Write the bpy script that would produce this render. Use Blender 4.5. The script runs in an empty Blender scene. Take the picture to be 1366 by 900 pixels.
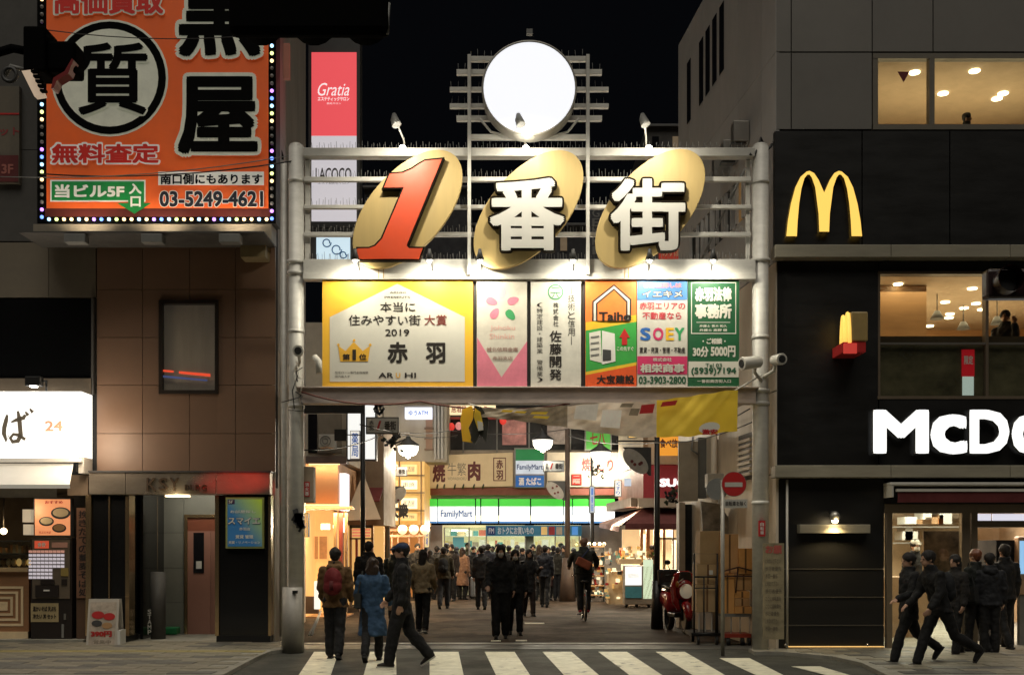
import bpy, math, random
from mathutils import Vector, Matrix
R = math.radians
random.seed(7)
SC = bpy.context.scene
COL = SC.collection

# ------------------------------------------------------------------ camera, world, light
F = 1500.0; CX = 683.0; HY = 729.0; CAMZ = 1.7     # metres seen as pixels of a 1366 px wide picture
cam_d = bpy.data.cameras.new('camera'); cam = bpy.data.objects.new('camera', cam_d); COL.objects.link(cam)
cam.location = (0, 0, CAMZ); cam.rotation_euler = (R(90), 0, 0)
cam_d.sensor_width = 36; cam_d.lens = 36*F/1366; cam_d.shift_y = (HY-450)/1366
cam_d.clip_start = .1; cam_d.clip_end = 2000
SC.camera = cam
w = bpy.data.worlds.new('World'); SC.world = w; w.use_nodes = True
bg = w.node_tree.nodes['Background']; bg.inputs[0].default_value = (.4, .45, .6, 1); bg.inputs[1].default_value = .004
sd = bpy.data.lights.new('sun', 'SUN'); sd.energy = 1.3; sd.angle = R(50); sd.color = (1, .93, .8)
so = bpy.data.objects.new('sun', sd); COL.objects.link(so); so.location = (0, 0, 20)
so.rotation_euler = (R(27), 0, R(-6))                # soft town light from high behind the camera
SC.view_settings.view_transform = 'Standard'; SC.view_settings.look = 'None'
SC.view_settings.gamma = 1; SC.view_settings.exposure = 0
try:
    SC.cycles.use_denoising = True; SC.cycles.sample_clamp_indirect = 3; SC.cycles.max_bounces = 6
    SC.cycles.caustics_reflective = False; SC.cycles.caustics_refractive = False
except Exception: pass

# ------------------------------------------------------------------ materials
def L(r, g, b):
    f = lambda c: (c/255/12.92) if c/255 <= .04045 else ((c/255+.055)/1.055)**2.4
    return (f(r), f(g), f(b))
MATS = {}
def mat(name, c, rough=.6, metal=0, em=0, emc=None, var=.18, sc=(3, 3, 3), bump=0, bs=60, spec=.5):
    """procedural material: colour broken by two noises, fine bump, optional emission (lit things, and light painted on some unlit ones)"""
    if name in MATS: return MATS[name]
    m = bpy.data.materials.new(name); m.use_nodes = True; nt = m.node_tree; N = nt.nodes; K = nt.links
    b = N['Principled BSDF']
    b.inputs['Roughness'].default_value = rough; b.inputs['Metallic'].default_value = metal
    b.inputs['Specular IOR Level'].default_value = spec
    b.inputs['Base Color'].default_value = (*c, 1)
    if var or bump:
        tc = N.new('ShaderNodeTexCoord'); mp = N.new('ShaderNodeMapping'); mp.inputs['Scale'].default_value = sc
        K.new(tc.outputs['Object'], mp.inputs['Vector'])
    if var:
        n = N.new('ShaderNodeTexNoise'); n.inputs['Scale'].default_value = 1; n.inputs['Detail'].default_value = 8
        n.inputs['Roughness'].default_value = .65
        K.new(mp.outputs[0], n.inputs['Vector'])
        r = N.new('ShaderNodeMapRange'); r.inputs[1].default_value = .3; r.inputs[2].default_value = .7
        r.inputs[3].default_value = 1-var; r.inputs[4].default_value = 1+var*.6
        K.new(n.outputs[0], r.inputs[0])
        mx = N.new('ShaderNodeVectorMath'); mx.operation = 'SCALE'; mx.inputs[0].default_value = c
        oi = N.new('ShaderNodeObjectInfo'); rr = N.new('ShaderNodeMapRange'); rr.inputs[3].default_value = .92; rr.inputs[4].default_value = 1.08; K.new(oi.outputs['Random'], rr.inputs[0])
        mm = N.new('ShaderNodeMath'); mm.operation = 'MULTIPLY'; K.new(r.outputs[0], mm.inputs[0]); K.new(rr.outputs[0], mm.inputs[1])
        K.new(mm.outputs[0], mx.inputs['Scale']); K.new(mx.outputs[0], b.inputs['Base Color'])
        r2 = N.new('ShaderNodeMapRange'); r2.inputs[1].default_value = .3; r2.inputs[2].default_value = .7
        r2.inputs[3].default_value = min(1, rough*1.2); r2.inputs[4].default_value = rough*.8
        K.new(n.outputs[0], r2.inputs[0]); K.new(r2.outputs[0], b.inputs['Roughness'])
    if bump:
        n2 = N.new('ShaderNodeTexNoise'); n2.inputs['Scale'].default_value = bs; n2.inputs['Detail'].default_value = 5
        K.new(tc.outputs['Object'], n2.inputs['Vector'])
        bp = N.new('ShaderNodeBump'); bp.inputs['Strength'].default_value = bump; bp.inputs['Distance'].default_value = .02
        K.new(n2.outputs[0], bp.inputs['Height']); K.new(bp.outputs[0], b.inputs['Normal'])
    if em:
        b.inputs['Emission Color'].default_value = (*(emc or c), 1); b.inputs['Emission Strength'].default_value = em
    MATS[name] = m; return m
def lit(name, rgb, k=1.0):
    c = L(*rgb); return mat('lit_'+name, tuple(x*.5 for x in c), .5, em=k, emc=c, var=.06)
def glass(name='glass', tint=(.9, .95, .93), refl=.12, rough=.02):
    if name in MATS: return MATS[name]
    m = bpy.data.materials.new(name); m.use_nodes = True; nt = m.node_tree; N = nt.nodes; K = nt.links
    N.clear(); o = N.new('ShaderNodeOutputMaterial'); mx = N.new('ShaderNodeMixShader'); mx.inputs[0].default_value = refl
    t = N.new('ShaderNodeBsdfTransparent'); t.inputs[0].default_value = (*tint, 1)
    g = N.new('ShaderNodeBsdfGlossy'); g.inputs['Roughness'].default_value = rough
    K.new(t.outputs[0], mx.inputs[1]); K.new(g.outputs[0], mx.inputs[2]); K.new(mx.outputs[0], o.inputs[0])
    MATS[name] = m; return m

# ------------------------------------------------------------------ scene tree helpers
def thing(name, label, cat, loc=(0, 0, 0), rz=0, group=None):
    o = bpy.data.objects.new(name, None); COL.objects.link(o); o.empty_display_size = .2
    o.location = loc; o.rotation_euler = (0, 0, rz); o['label'] = label; o['category'] = cat
    if group: o['group'] = group
    return o
def tag(o, label, cat, group=None):
    o['label'] = label; o['category'] = cat
    if group: o['group'] = group
    return o
def kids(o): return [c for c in o.children]
def copy_tree(o, parent=None):
    c = o.copy(); COL.objects.link(c); c.parent = parent
    for ch in kids(o): copy_tree(ch, c)
    return c
def wl(o):
    v = Vector((0, 0, 0))
    while o is not None: v += Vector(o.location); o = o.parent
    return v
def X(px, d): return (px-CX)*d/F
def Z(py, d): return CAMZ-(py-HY)*d/F
def G(px, py):
    d = CAMZ*F/(py-HY); return (X(px, d), d)

TMP = bpy.data.scenes.new('tmp'); TMP.view_layers[0].update(); TDG = TMP.view_layers[0].depsgraph
GLY = {}
def glyph(body, off, sh=0, res=3):
    k = (body, off, sh)
    if k in GLY: return GLY[k]
    c = bpy.data.curves.new('t', 'FONT'); c.body = body; c.offset = off; c.shear = sh; c.resolution_u = res
    o = bpy.data.objects.new('t', c); TMP.collection.objects.link(o); TDG.update()
    me = bpy.data.meshes.new_from_object(o.evaluated_get(TDG))
    r = ([tuple(v.co) for v in me.vertices], [tuple(p.vertices) for p in me.polygons])
    bpy.data.objects.remove(o); bpy.data.curves.remove(c); bpy.data.meshes.remove(me)
    GLY[k] = r; return r

class MB:
    """collects shapes in world (or local) metres; build() links them as ONE mesh object"""
    def __init__(s): s.v = []; s.f = []; s.m = []; s.sm = []; s.mats = []
    def mi(s, m):
        if m not in s.mats: s.mats.append(m)
        return s.mats.index(m)
    def add(s, vs, fs, m, smooth=False):
        n = len(s.v); s.v += [tuple(v) for v in vs]; i = s.mi(m)
        for f in fs: s.f.append(tuple(n+k for k in f)); s.m.append(i); s.sm.append(smooth)
        return s
    def box(s, x0, x1, y0, y1, z0, z1, m, b=0):
        if x0 > x1: x0, x1 = x1, x0
        if y0 > y1: y0, y1 = y1, y0
        if z0 > z1: z0, z1 = z1, z0
        vs = [(x, y, z) for z in (z0, z1) for y in (y0, y1) for x in (x0, x1)]
        return s.add(vs, [(0, 2, 3, 1), (4, 5, 7, 6), (0, 1, 5, 4), (2, 6, 7, 3), (0, 4, 6, 2), (1, 3, 7, 5)], m)
    def obox(s, c, sz, rot, m):
        """box turned by a 3x3 matrix"""
        hx, hy, hz = sz[0]/2, sz[1]/2, sz[2]/2; c = Vector(c)
        vs = [c+rot@Vector((x, y, z)) for z in (-hz, hz) for y in (-hy, hy) for x in (-hx, hx)]
        return s.add(vs, [(0, 2, 3, 1), (4, 5, 7, 6), (0, 1, 5, 4), (2, 6, 7, 3), (0, 4, 6, 2), (1, 3, 7, 5)], m)
    def pb(s, px0, px1, py0, py1, d, th, m):
        return s.box(X(px0, d), X(px1, d), d, d+th, Z(py1, d), Z(py0, d), m)
    def prism(s, poly, a0, a1, m, axis='y', side=None):
        """polygon in xz (axis y) or xy (axis z) or yz (axis x), extruded"""
        n = len(poly)
        area = sum(poly[i][0]*poly[(i+1) % n][1]-poly[(i+1) % n][0]*poly[i][1] for i in range(n))
        if area < 0: poly = poly[::-1]
        mk = {'y': lambda p, a: (p[0], a, p[1]), 'z': lambda p, a: (p[0], p[1], a), 'x': lambda p, a: (a, p[0], p[1])}[axis]
        vs = [mk(p, a0) for p in poly]+[mk(p, a1) for p in poly]
        y = axis == 'y'; fw = tuple(range(n)); k = len(s.v)
        fs = [fw if y else fw[::-1], tuple(n+i for i in (fw[::-1] if y else fw))]
        fs += [(i, i+n, (i+1) % n+n, (i+1) % n) if y else (i, (i+1) % n, (i+1) % n+n, i+n) for i in range(n)]
        s.v += vs; a, b = s.mi(m), s.mi(side or m)
        for q, f in enumerate(fs): s.f.append(tuple(k+t for t in f)); s.m.append(a if q < (1 if side else 2) else b); s.sm.append(False)
        return s
    def tube(s, pts, r, m, n=8, cap=True, smooth=True):
        pts = [Vector(p) for p in pts]; rs = r if isinstance(r, (list, tuple)) else [r]*len(pts)
        vs = []; fs = []; up = None
        for i, p in enumerate(pts):
            t = (pts[min(i+1, len(pts)-1)]-pts[max(i-1, 0)])
            t = t.normalized() if t.length > 1e-9 else Vector((0, 0, 1))
            if up is None: up = Vector((0, 0, 1)) if abs(t.z) < .9 else Vector((1, 0, 0))
            a = t.cross(up); a = a.normalized() if a.length > 1e-6 else t.orthogonal().normalized()
            b = a.cross(t).normalized(); up = b
            for k in range(n):
                q = 2*math.pi*k/n; vs.append(p+(a*math.cos(q)+b*math.sin(q))*rs[i])
        for i in range(len(pts)-1):
            for k in range(n):
                fs.append((i*n+k, i*n+(k+1) % n, (i+1)*n+(k+1) % n, (i+1)*n+k))
        s.add(vs, fs, m, smooth)
        if cap:
            j = len(s.v)-len(vs); i = s.mi(m)
            s.f.append(tuple(j+k for k in range(n))[::-1]); s.m.append(i); s.sm.append(False)
            e = j+(len(pts)-1)*n; s.f.append(tuple(e+k for k in range(n))); s.m.append(i); s.sm.append(False)
        return s
    def cyl(s, p0, p1, r, m, n=12, r1=None): return s.tube([p0, p1], [r, r if r1 is None else r1], m, n)
    def ball(s, c, r, m, n=12, k=8):
        rx, ry, rz = (r, r, r) if not isinstance(r, (tuple, list)) else r
        vs = [(c[0], c[1], c[2]-rz)]
        for i in range(1, k):
            t = math.pi*i/k-math.pi/2
            for j in range(n):
                q = 2*math.pi*j/n; vs.append((c[0]+rx*math.cos(t)*math.cos(q), c[1]+ry*math.cos(t)*math.sin(q), c[2]+rz*math.sin(t)))
        vs.append((c[0], c[1], c[2]+rz)); fs = []
        for j in range(n): fs.append((0, 1+(j+1) % n, 1+j))
        for i in range(k-2):
            for j in range(n): fs.append((1+i*n+j, 1+i*n+(j+1) % n, 1+(i+1)*n+(j+1) % n, 1+(i+1)*n+j))
        e = len(vs)-1
        for j in range(n): fs.append((e, 1+(k-2)*n+j, 1+(k-2)*n+(j+1) % n))
        return s.add(vs, fs, m, True)
    def torus(s, c, r, t, m, axis='y', n=28, k=8, r2=None):
        r2 = r2 or r
        fn = {'y': lambda a: (math.cos(a)*r, 0, math.sin(a)*r2), 'x': lambda a: (0, math.cos(a)*r, math.sin(a)*r2), 'z': lambda a: (math.cos(a)*r, math.sin(a)*r2, 0)}[axis]
        pts = [Vector(c)+Vector(fn(2*math.pi*i/n)) for i in range(n+1)]
        return s.tube(pts, t, m, k, cap=False)
    def quad(s, a, b, c, d, m, smooth=False): return s.add([a, b, c, d], [(0, 1, 2, 3)], m, smooth)
    def grid(s, fn, nu, nv, m, th=None, smooth=True):
        vs = [fn(i/nu, j/nv) for j in range(nv+1) for i in range(nu+1)]
        fs = [(j*(nu+1)+i, j*(nu+1)+i+1, (j+1)*(nu+1)+i+1, (j+1)*(nu+1)+i) for j in range(nv) for i in range(nu)]
        return s.add(vs, fs, m, smooth)
    def text(s, body, x0, x1, z0, z1, y, m, w=0, ext=.004, sh=0, side=None, box=None):
        """lettering fitted to a rectangle on a plane facing -y"""
        fat = w > .001
        vs, fs = glyph(body, 0 if fat else max(w, 0), sh)
        if not vs: return s
        us = [v[0] for v in vs]; ws = [v[1] for v in vs]
        a0, a1, b0, b1 = min(us), max(us), min(ws), max(ws)
        if fat: a0 -= w; a1 += w; b0 -= w; b1 += w
        sx = (x1-x0)/max(1e-6, a1-a0); sz = (z1-z0)/max(1e-6, b1-b0)
        # bold strokes: the glyph repeated on a small ring, each copy a hair in front of the last
        k_ = 5 if w < .025 else 8 if w < .05 else 12
        sq = w*.9 if w >= .025 else w
        ring = [(0, 0)]+([(w*math.cos(2*math.pi*i/k_), w*math.sin(2*math.pi*i/k_)) for i in range(k_)] if fat and w < .025 else [(i*w if not (i and j) else i*sq, j*w if not (i and j) else j*sq) for i in (-1, 0, 1) for j in (-1, 0, 1) if i or j] if fat else [])
        if w >= .045: ring = [(0, 0)]+[(w*abs(math.cos(t))**.7*(1 if math.cos(t) > 0 else -1), w*abs(math.sin(t))**.7*(1 if math.sin(t) > 0 else -1)) for t in [2*math.pi*i/20 for i in range(20)]]
        ed = None
        for j, (du, dv) in enumerate(ring):
            P = [(x0+(v[0]+du-a0)*sx, z0+(v[1]+dv-b0)*sz) for v in vs]; n = len(P); yy = y-ext-j*.0002
            s.add([(p[0], yy, p[1]) for p in P], fs, m)
            if ext > .012:
                if ed is None:
                    ed = {}
                    for f in fs:
                        for i in range(len(f)):
                            e = (f[i], f[(i+1) % len(f)])
                            if (e[1], e[0]) in ed: del ed[(e[1], e[0])]
                            else: ed[e] = 1
                s.add([(p[0], yy, p[1]) for p in P]+[(p[0], y, p[1]) for p in P], [(b, a, a+n, b+n) for a, b in ed], side or m)
        return s
    def pt(s, body, px0, px1, py0, py1, d, m, **k):
        return s.text(body, X(px0, d), X(px1, d), Z(py1, d), Z(py0, d), d, m, **k)
    def ptv(s, body, px0, px1, py0, py1, d, m, **k):
        """vertical lettering, one sign above the other"""
        n = len(body); h = (py1-py0)/n
        for i, ch in enumerate(body):
            if ch in ' 　': continue
            q = .1 if ch not in '|・ー1' else .42
            if ch == '|': s.pt('|', (px0+px1)/2-.5, (px0+px1)/2+.5, py0+i*h, py0+(i+1)*h, d, m, **k); continue
            if ch == '・': s.pt(ch, px0+(px1-px0)*.38, px0+(px1-px0)*.62, py0+(i+.38)*h, py0+(i+.62)*h, d, m, **k); continue
            s.pt(ch, px0, px1, py0+(i+.06)*h, py0+(i+.94)*h, d, m, **k)
        return s
    def build(s, name, parent=None, local=False, bevel=0, kind=None, label=None):
        off = Vector((0, 0, 0)) if local or parent is None else wl(parent)
        me = bpy.data.meshes.new(name)
        me.from_pydata([(v[0]-off.x, v[1]-off.y, v[2]-off.z) for v in s.v], [], s.f)
        for m in s.mats: me.materials.append(m)
        me.polygons.foreach_set('material_index', s.m); me.polygons.foreach_set('use_smooth', s.sm); me.update()
        o = bpy.data.objects.new(name, me); COL.objects.link(o)
        if parent is not None: o.parent = parent
        if bevel:
            b = o.modifiers.new('bevel', 'BEVEL'); b.width = bevel; b.segments = 2; b.limit_method = 'ANGLE'; b.angle_limit = R(40)
        if kind: o['kind'] = kind
        if label: o['label'] = label
        return o
    def top(s, name, label, cat, origin=None, group=None, **k):
        """one-mesh thing with its origin at the given point"""
        o = s.build(name, None, local=True, **k)
        if origin is None:
            xs = [v[0] for v in s.v]; ys = [v[1] for v in s.v]; zs = [v[2] for v in s.v]
            origin = ((min(xs)+max(xs))/2, (min(ys)+max(ys))/2, min(zs))
        org = Vector(origin); o.data.transform(Matrix.Translation(-org)); o.location = org
        return tag(o, label, cat, group)
def lamp(name, kind, loc, power, color=(1, .85, .6), size=.1, rot=None, spot=90, blend=.6, parent=None, shape=None, size_y=None):
    l = bpy.data.lights.new(name, kind); l.energy = power; l.color = color
    if kind == 'AREA':
        l.size = size
        if size_y: l.shape = 'RECTANGLE'; l.size_y = size_y
    else: l.shadow_soft_size = size
    if kind == 'SPOT': l.spot_size = R(spot); l.spot_blend = blend
    o = bpy.data.objects.new(name, l); COL.objects.link(o)
    if parent is not None: o.parent = parent; o.location = Vector(loc)-wl(parent)
    else: o.location = loc
    if rot: o.rotation_euler = rot
    return o

# shared materials
asphalt = mat('asphalt', (.042, .043, .034), .8, var=.35, sc=(1.2, 1.2, 1.2), bump=.35, bs=70)
asphalt_old = mat('asphalt_alley', (.05, .034, .023), .95, spec=.12, var=.5, sc=(.9, .9, .9), bump=.3, bs=50)
paint = mat('road_paint', (.8, .77, .6), .6, var=.22, sc=(5, 5, 5), bump=.2, bs=60)
def worn(m, dark, lo, hi, sc):
    """patches where a second colour shows through"""
    nt = m.node_tree; N = nt.nodes; K = nt.links; b = N['Principled BSDF']; src = b.inputs['Base Color'].links[0].from_socket
    tc = N.new('ShaderNodeTexCoord'); n = N.new('ShaderNodeTexNoise'); n.inputs['Scale'].default_value = sc; n.inputs['Detail'].default_value = 10; n.inputs['Roughness'].default_value = .75
    K.new(tc.outputs['Object'], n.inputs['Vector']); r = N.new('ShaderNodeMapRange'); r.inputs[1].default_value = lo; r.inputs[2].default_value = hi
    K.new(n.outputs[0], r.inputs[0]); mx = N.new('ShaderNodeMix'); mx.data_type = 'RGBA'; K.new(r.outputs[0], mx.inputs[0]); K.new(src, mx.inputs[6]); mx.inputs[7].default_value = (*dark, 1)
    K.new(mx.outputs[2], b.inputs['Base Color'])
worn(paint, (.07, .07, .055), .56, .66, 2.2)
m_pave = mat('paving', (.21, .19, .14), .6, var=.3, sc=(3, 3, 3), bump=.25, bs=60)
m_pave2 = mat('paving_dark', (.1, .098, .085), .6, var=.3, sc=(3, 3, 3), bump=.25, bs=60)
m_tact = mat('tactile_yellow', (.3, .25, .08), .6, var=.3)
m_kerb = mat('kerb_stone', (.25, .24, .2), .7, var=.25, bump=.2)
black = mat('black_paint', (.012, .012, .012), .4, var=.1)
blackm = mat('black_matt', (.008, .008, .008), .8, var=.1)
chrome = mat('brushed_metal', (.5, .47, .42), .22, .95, var=.15, sc=(2, 2, 30))
alu = mat('aluminium', (.35, .33, .3), .35, .8, var=.12)
offwhite = mat('off_white_paint', (.55, .53, .48), .5, var=.15)
steelw = mat('white_steel', (.6, .585, .54), .45, .1, var=.16, sc=(4, 4, 9), bump=.05)
grey = mat('grey_paint', (.2, .2, .19), .5, var=.2)
darkgrey = mat('dark_grey', (.05, .05, .05), .5, var=.2)
white = mat('white_plastic', (.75, .74, .7), .4, var=.06)
red = mat('red_plastic', (.5, .03, .03), .4, var=.1)
worn(asphalt, (.075, .072, .06), .5, .62, .9)
worn(asphalt_old, (.085, .06, .042), .5, .6, .7)
worn(steelw, (.4, .33, .25), .66, .85, 6)
def cloth_through(m, k=.45):
    """thin cloth that lets some light through"""
    nt = m.node_tree; N = nt.nodes; K = nt.links; b = N['Principled BSDF']; o = [n for n in N if n.type == 'OUTPUT_MATERIAL'][0]
    t = N.new('ShaderNodeBsdfTranslucent'); mx = N.new('ShaderNodeMixShader'); mx.inputs[0].default_value = k
    K.new(b.inputs['Base Color'].links[0].from_socket, t.inputs[0]); K.new(b.outputs[0], mx.inputs[1]); K.new(t.outputs[0], mx.inputs[2]); K.new(mx.outputs[0], o.inputs[0])
# ================================================================== GROUND
def struct(mb, name, parent=None, label=None):
    o = mb.build(name, parent); o['kind'] = 'structure'
    if label: o['label'] = label
    return o
AX = -.0927                                          # the alley runs slightly to the left of straight ahead
def sheet(name, poly, z, m, h=.05):
    return struct(MB().prism(poly, z-h, z, m, 'z'), name)
sheet('ground', [(-80, -30), (80, -30), (80, 140), (-80, 140)], -.06, asphalt_old)
road = sheet('road', [(-60, -6), (60, -6), (60, 19.62), (-60, 19.62)], -.006, asphalt)
alley = sheet('alley_paving', [(-7, 19.6), (6.5, 19.6), (6.5, 60), (-9, 60)], -.008, asphalt_old)
DL = 19.7; DR = 18.3; DG = 18.0
# painted crosswalk stripes, each one a piece of the road
def stripe(a, b, c, e):
    """a,b px of the far edge at y0; c,e px of the near edge at y=900"""
    pass
y0 = 868.6
stripes = [(419, 451.7, 398, 441, y0), (493.7, 528, 485, 529, y0), (573, 611.6, 573, 618.6, y0), (646.7, 686.4, 662, 707.4, y0),
           (723.7, 762.2, 753, 799.6, y0), (798.4, 836.3, 840.5, 884, y0), (875, 913.4, 925, 968, y0), (960, 999.7, 1010, 1046, 877), (1056, 1094, 1104, 1135, 888)]
for a, b, c, e, yy in stripes:
    A, B = G(a, yy), G(b, yy); C_, E_ = G(c, 900), G(e, 900)
    def ext(P, Q, y=9.0):
        t = (P[1]-y)/(P[1]-Q[1]); return (P[0]+(Q[0]-P[0])*t, y)
    q = MB().prism([ext(A, C_), ext(B, E_), B, A], -.006, .0, paint, 'z').build('crosswalk_stripe', road)
gut = struct(MB().prism([(X(430, 19.75)-.9, 19.62), (X(960, 19.75)+.6, 19.62), (X(960, 19.75)+.6, 19.86), (X(430, 19.75)-.9, 19.86)], -.05, .012, mat('gutter_stone', (.42, .4, .34), .6, var=.2), 'z'), 'gutter_line')
struct(MB().prism([(-4.2, 18.75), (4.2, 18.75), (4.2, 19.61), (-4.2, 19.61)], -.06, -.001, mat('concrete_gutter', (.12, .115, .1), .6, var=.3, bump=.2), 'z'), 'gutter_apron')
for (px0, px1, py) in ((700, 726, 830.5), (688, 703, 853.5), (655, 668, 854)):
    a, b = G(px0, py), G(px1, py)
    struct(MB().box(a[0], b[0], a[1]-.1, a[1]+.12, -.008, .0, paint), 'road_marking')
# pavements: one slab each, laid with tiles that are pieces of it
def pavement(name, poly, tiles, mats, gap=.012):
    base = sheet(name, poly, .05, m_kerb, .12)
    tl = {}
    def inside(x, y):
        c = False; n = len(poly)
        for i in range(n):
            (x1, y1), (x2, y2) = poly[i], poly[(i+1) % n]
            if (y1 > y) != (y2 > y) and x < (x2-x1)*(y-y1)/(y2-y1)+x1: c = not c
        return c
    x0, x1, ya, yb, w_, h_ = tiles; r = 0; n = 0
    y = ya
    while y < yb and n < 300:
        x = x0+(w_/2 if r % 2 else 0)
        while x < x1 and n < 300:
            if all(inside(x+dx, y+dy) for dx in (.02, w_-.02) for dy in (.02, h_-.02)):
                k = random.choice((0, 0, 0, 1)) if mats[1] is not None else 0
                if mats[2] and y+h_/2 > mats[3][0] and y+h_/2 < mats[3][1]: k = 2
                if k not in tl:
                    tl[k] = MB().box(gap/2, w_-gap/2, gap/2, h_-gap/2, 0, .007, mats[k]).build('paving_tile', base); t = tl[k]
                else:
                    t = tl[k].copy(); COL.objects.link(t)
                t.location = (x, y, .05+random.uniform(-.001, .002)); n += 1
            x += w_
        y += h_; r += 1
    return base
lp = [(-20, 10), (X(160, 12), 12)]
lp = [(-30, 9.5), (X(250, 13), 13.0), G(300, 903), G(318, 893), G(342, 880), G(362, 871.5), (X(392, 18.4), 18.25), (X(404, 18.4), 18.3), (X(404, 19.7), 19.64), (X(296, 19.7), 19.72), (X(296, 22), 21.9), (-30, 21.9)]
pl = pavement('pavement', lp, (-9.3, -3.6, 14.6, 19.7, .6, .3), [m_pave, m_pave2, m_tact, (17.62, 17.9)])
rp = [(30, 9.5), (30, 26), (X(1036, DR), 26), (X(1036, DR), DR), (X(1002, 18.1), 18.3), (X(1002, 18), 17.75), G(1045, 873), G(1110, 879), G(1150, 888), G(1180, 903), (X(1225, 13), 13.0)]
pr = pavement('pavement', rp, (4.5, 9.6, 14.6, 18.25, .6, .3), [m_pave, m_pave2, None, (0, 0)])

# ================================================================== RIGHT BUILDING (fast food restaurant)
m_clad = mat('beige_cladding', (.17, .16, .147), .55, var=.12, sc=(.8, .8, .8))
m_cladw = mat('pale_cladding', (.2, .19, .18), .6, var=.12, sc=(.7, .7, .7))
m_blackw = mat('black_cladding', (.0075, .0072, .0068), .45, var=.25, sc=(1, 1, 4))
m_band = mat('stone_band', (.3, .275, .21), .5, var=.25, sc=(1, 1, 6))
m_joint = mat('joint_dark', (.01, .01, .01), .9, var=0)
rb = thing('restaurant_building', 'tall restaurant building on the right with black lower floors and beige upper cladding', 'building', (X(1035, DR), DR, 0))
d = DR; XR = 11.0                                     # right end in metres, past the frame
# core behind the cladding: piers and slabs leaving three rooms open
xL = X(1035, d); T = .12
def wallbox(px0, px1, py0, py1, m=m_joint, y0=d+.1, y1=d+.3):
    x1 = XR if px1 is None else X(px1, d)
    return (X(px0, d), x1, y0, y1, Z(py1, d), Z(py0, d), m)
core = MB()
W1 = (1165, None, 71, 172); W2 = (1172, None, 363, 530); W3 = (1180, None, 645, 868)
for (a, b, c, e) in ((1036, 1165, -180, 868), (1165, None, -180, 71), (1165, None, 173, 363), (1165, 1172, 363, 530), (1165, None, 530, 645), (1165, 1180, 645, 868)):
    core.box(*wallbox(a, b, c, e))
core.build('wall', rb)
def cladding(px0, px1, py0, py1, m, th=.1, g=.018, name='cladding_panel', y=d):
    x1 = XR if px1 is None else X(px1, y)
    return MB().box(X(px0, y)+g/2, x1-g/2, y, y+th, Z(py1, y)+g/2, Z(py0, y)-g/2, m).build(name, rb)
for (a, b) in ((1035, 1055.5), (1055.5, 1163.5), (1163.5, 1244.7), (1244.7, 1410), (1410, None)):
    cladding(a, b, -74, 69.5, m_clad); cladding(a, b, -180, -75, m_clad)
for (a, b) in ((1035, 1055.5), (1055.5, 1163.5)): cladding(a, b, 70, 173, m_clad)
for (a, b) in ((1033, 1150), (1150, 1267), (1267, None)): cladding(a, b, 174, 331, m_blackw, .13, y=d-.03)
cladding(1036, 1172, 348, 621, m_blackw)
cladding(1172, None, 348, 362.5, m_blackw); cladding(1172, None, 531, 621, m_blackw)
for (y_0, y_1) in ((638, 758.5), (758.5, 796), (796, 833.5), (833.5, 868)): cladding(1038, 1180, y_0, y_1, m_blackw)
for yy in (758.5, 796, 833.5):
    MB().box(X(1040, d), X(1178, d), d-.012, d+.05, Z(yy, d)-.008, Z(yy, d)+.008, mat('joint_strip', (.12, .11, .09), .35, .4)).build('joint_strip', rb)
for (y_0, y_1) in ((331, 347.5), (621.5, 637.5)):
    for a, b in ((1030, 1183), (1183, 1340), (1340, None)):
        x1 = XR if b is None else X(b, d)-.006
        MB().box(X(a, d), x1, d-.22, d+.1, Z(y_1, d), Z(y_0, d), m_band).build('stone_band', rb, bevel=.008)
# side wall facing the alley, 6.6 m deep, panelled, with windows
LEN = 6.6
def sw(t): return (xL+AX*t, d+t)                      # point along the side wall foot
def side_quad(t0, t1, z0, z1, m, out=0, th=.1, name='side_panel', par=None):
    a, b = sw(t0), sw(t1)
    return MB().prism([(a[0]-out, a[1]), (b[0]-out, b[1]), (b[0]-out+th, b[1]), (a[0]-out+th, a[1])], z0, z1, m, 'z').build(name, par or rb)
zj = Z(70, d); ztop = Z(-180, d)
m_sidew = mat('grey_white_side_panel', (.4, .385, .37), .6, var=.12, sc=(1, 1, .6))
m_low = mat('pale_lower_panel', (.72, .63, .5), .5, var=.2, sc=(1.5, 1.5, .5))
side_quad(.12, LEN, 0, ztop, m_joint, -.06, .12, 'side_wall')
ts = [0.0, .75, 2.1, 3.3, 4.5, 5.6, LEN]
wz = {(1, 'a'): 1, (2, 'a'): 1, (3, 'a'): 1}
for i in range(6):
    t0, t1 = ts[i]+.008, ts[i+1]-.008
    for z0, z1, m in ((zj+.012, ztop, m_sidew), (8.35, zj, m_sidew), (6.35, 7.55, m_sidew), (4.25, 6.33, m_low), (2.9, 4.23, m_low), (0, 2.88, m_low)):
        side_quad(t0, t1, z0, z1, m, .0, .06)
    if i in (0, 5): side_quad(t0, t1, 7.56, 8.34, m_sidew, .0, .06)
m_dimwin = mat('dim_warm_window', (.08, .05, .02), .2, em=.35, emc=L(150, 110, 60), var=.5, sc=(2, 2, 2))
m_darkwin = mat('dark_window', (.01, .01, .012), .12, var=0)
for t0 in (.9, 1.35, 1.8, 2.5, 3.1, 3.9, 4.6):
    wf = MB()
    wd = side_quad(t0, t0+.32, 7.58, 8.32, m_dimwin if t0 < 1.9 else m_darkwin, -.02, .03, 'window')
    side_quad(t0-.06, t0, 7.56, 8.34, m_sidew, .03, .1, 'window_frame', rb); side_quad(t0+.32, t0+.38, 7.56, 8.34, m_sidew, .03, .1, 'window_frame', rb)
for t0 in (3.0, 3.5, 4.0, 4.5, 5.5):
    side_quad(t0, t0+.3, zj+1.0, zj+2.3, m_darkwin, .01, .03, 'window')
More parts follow.
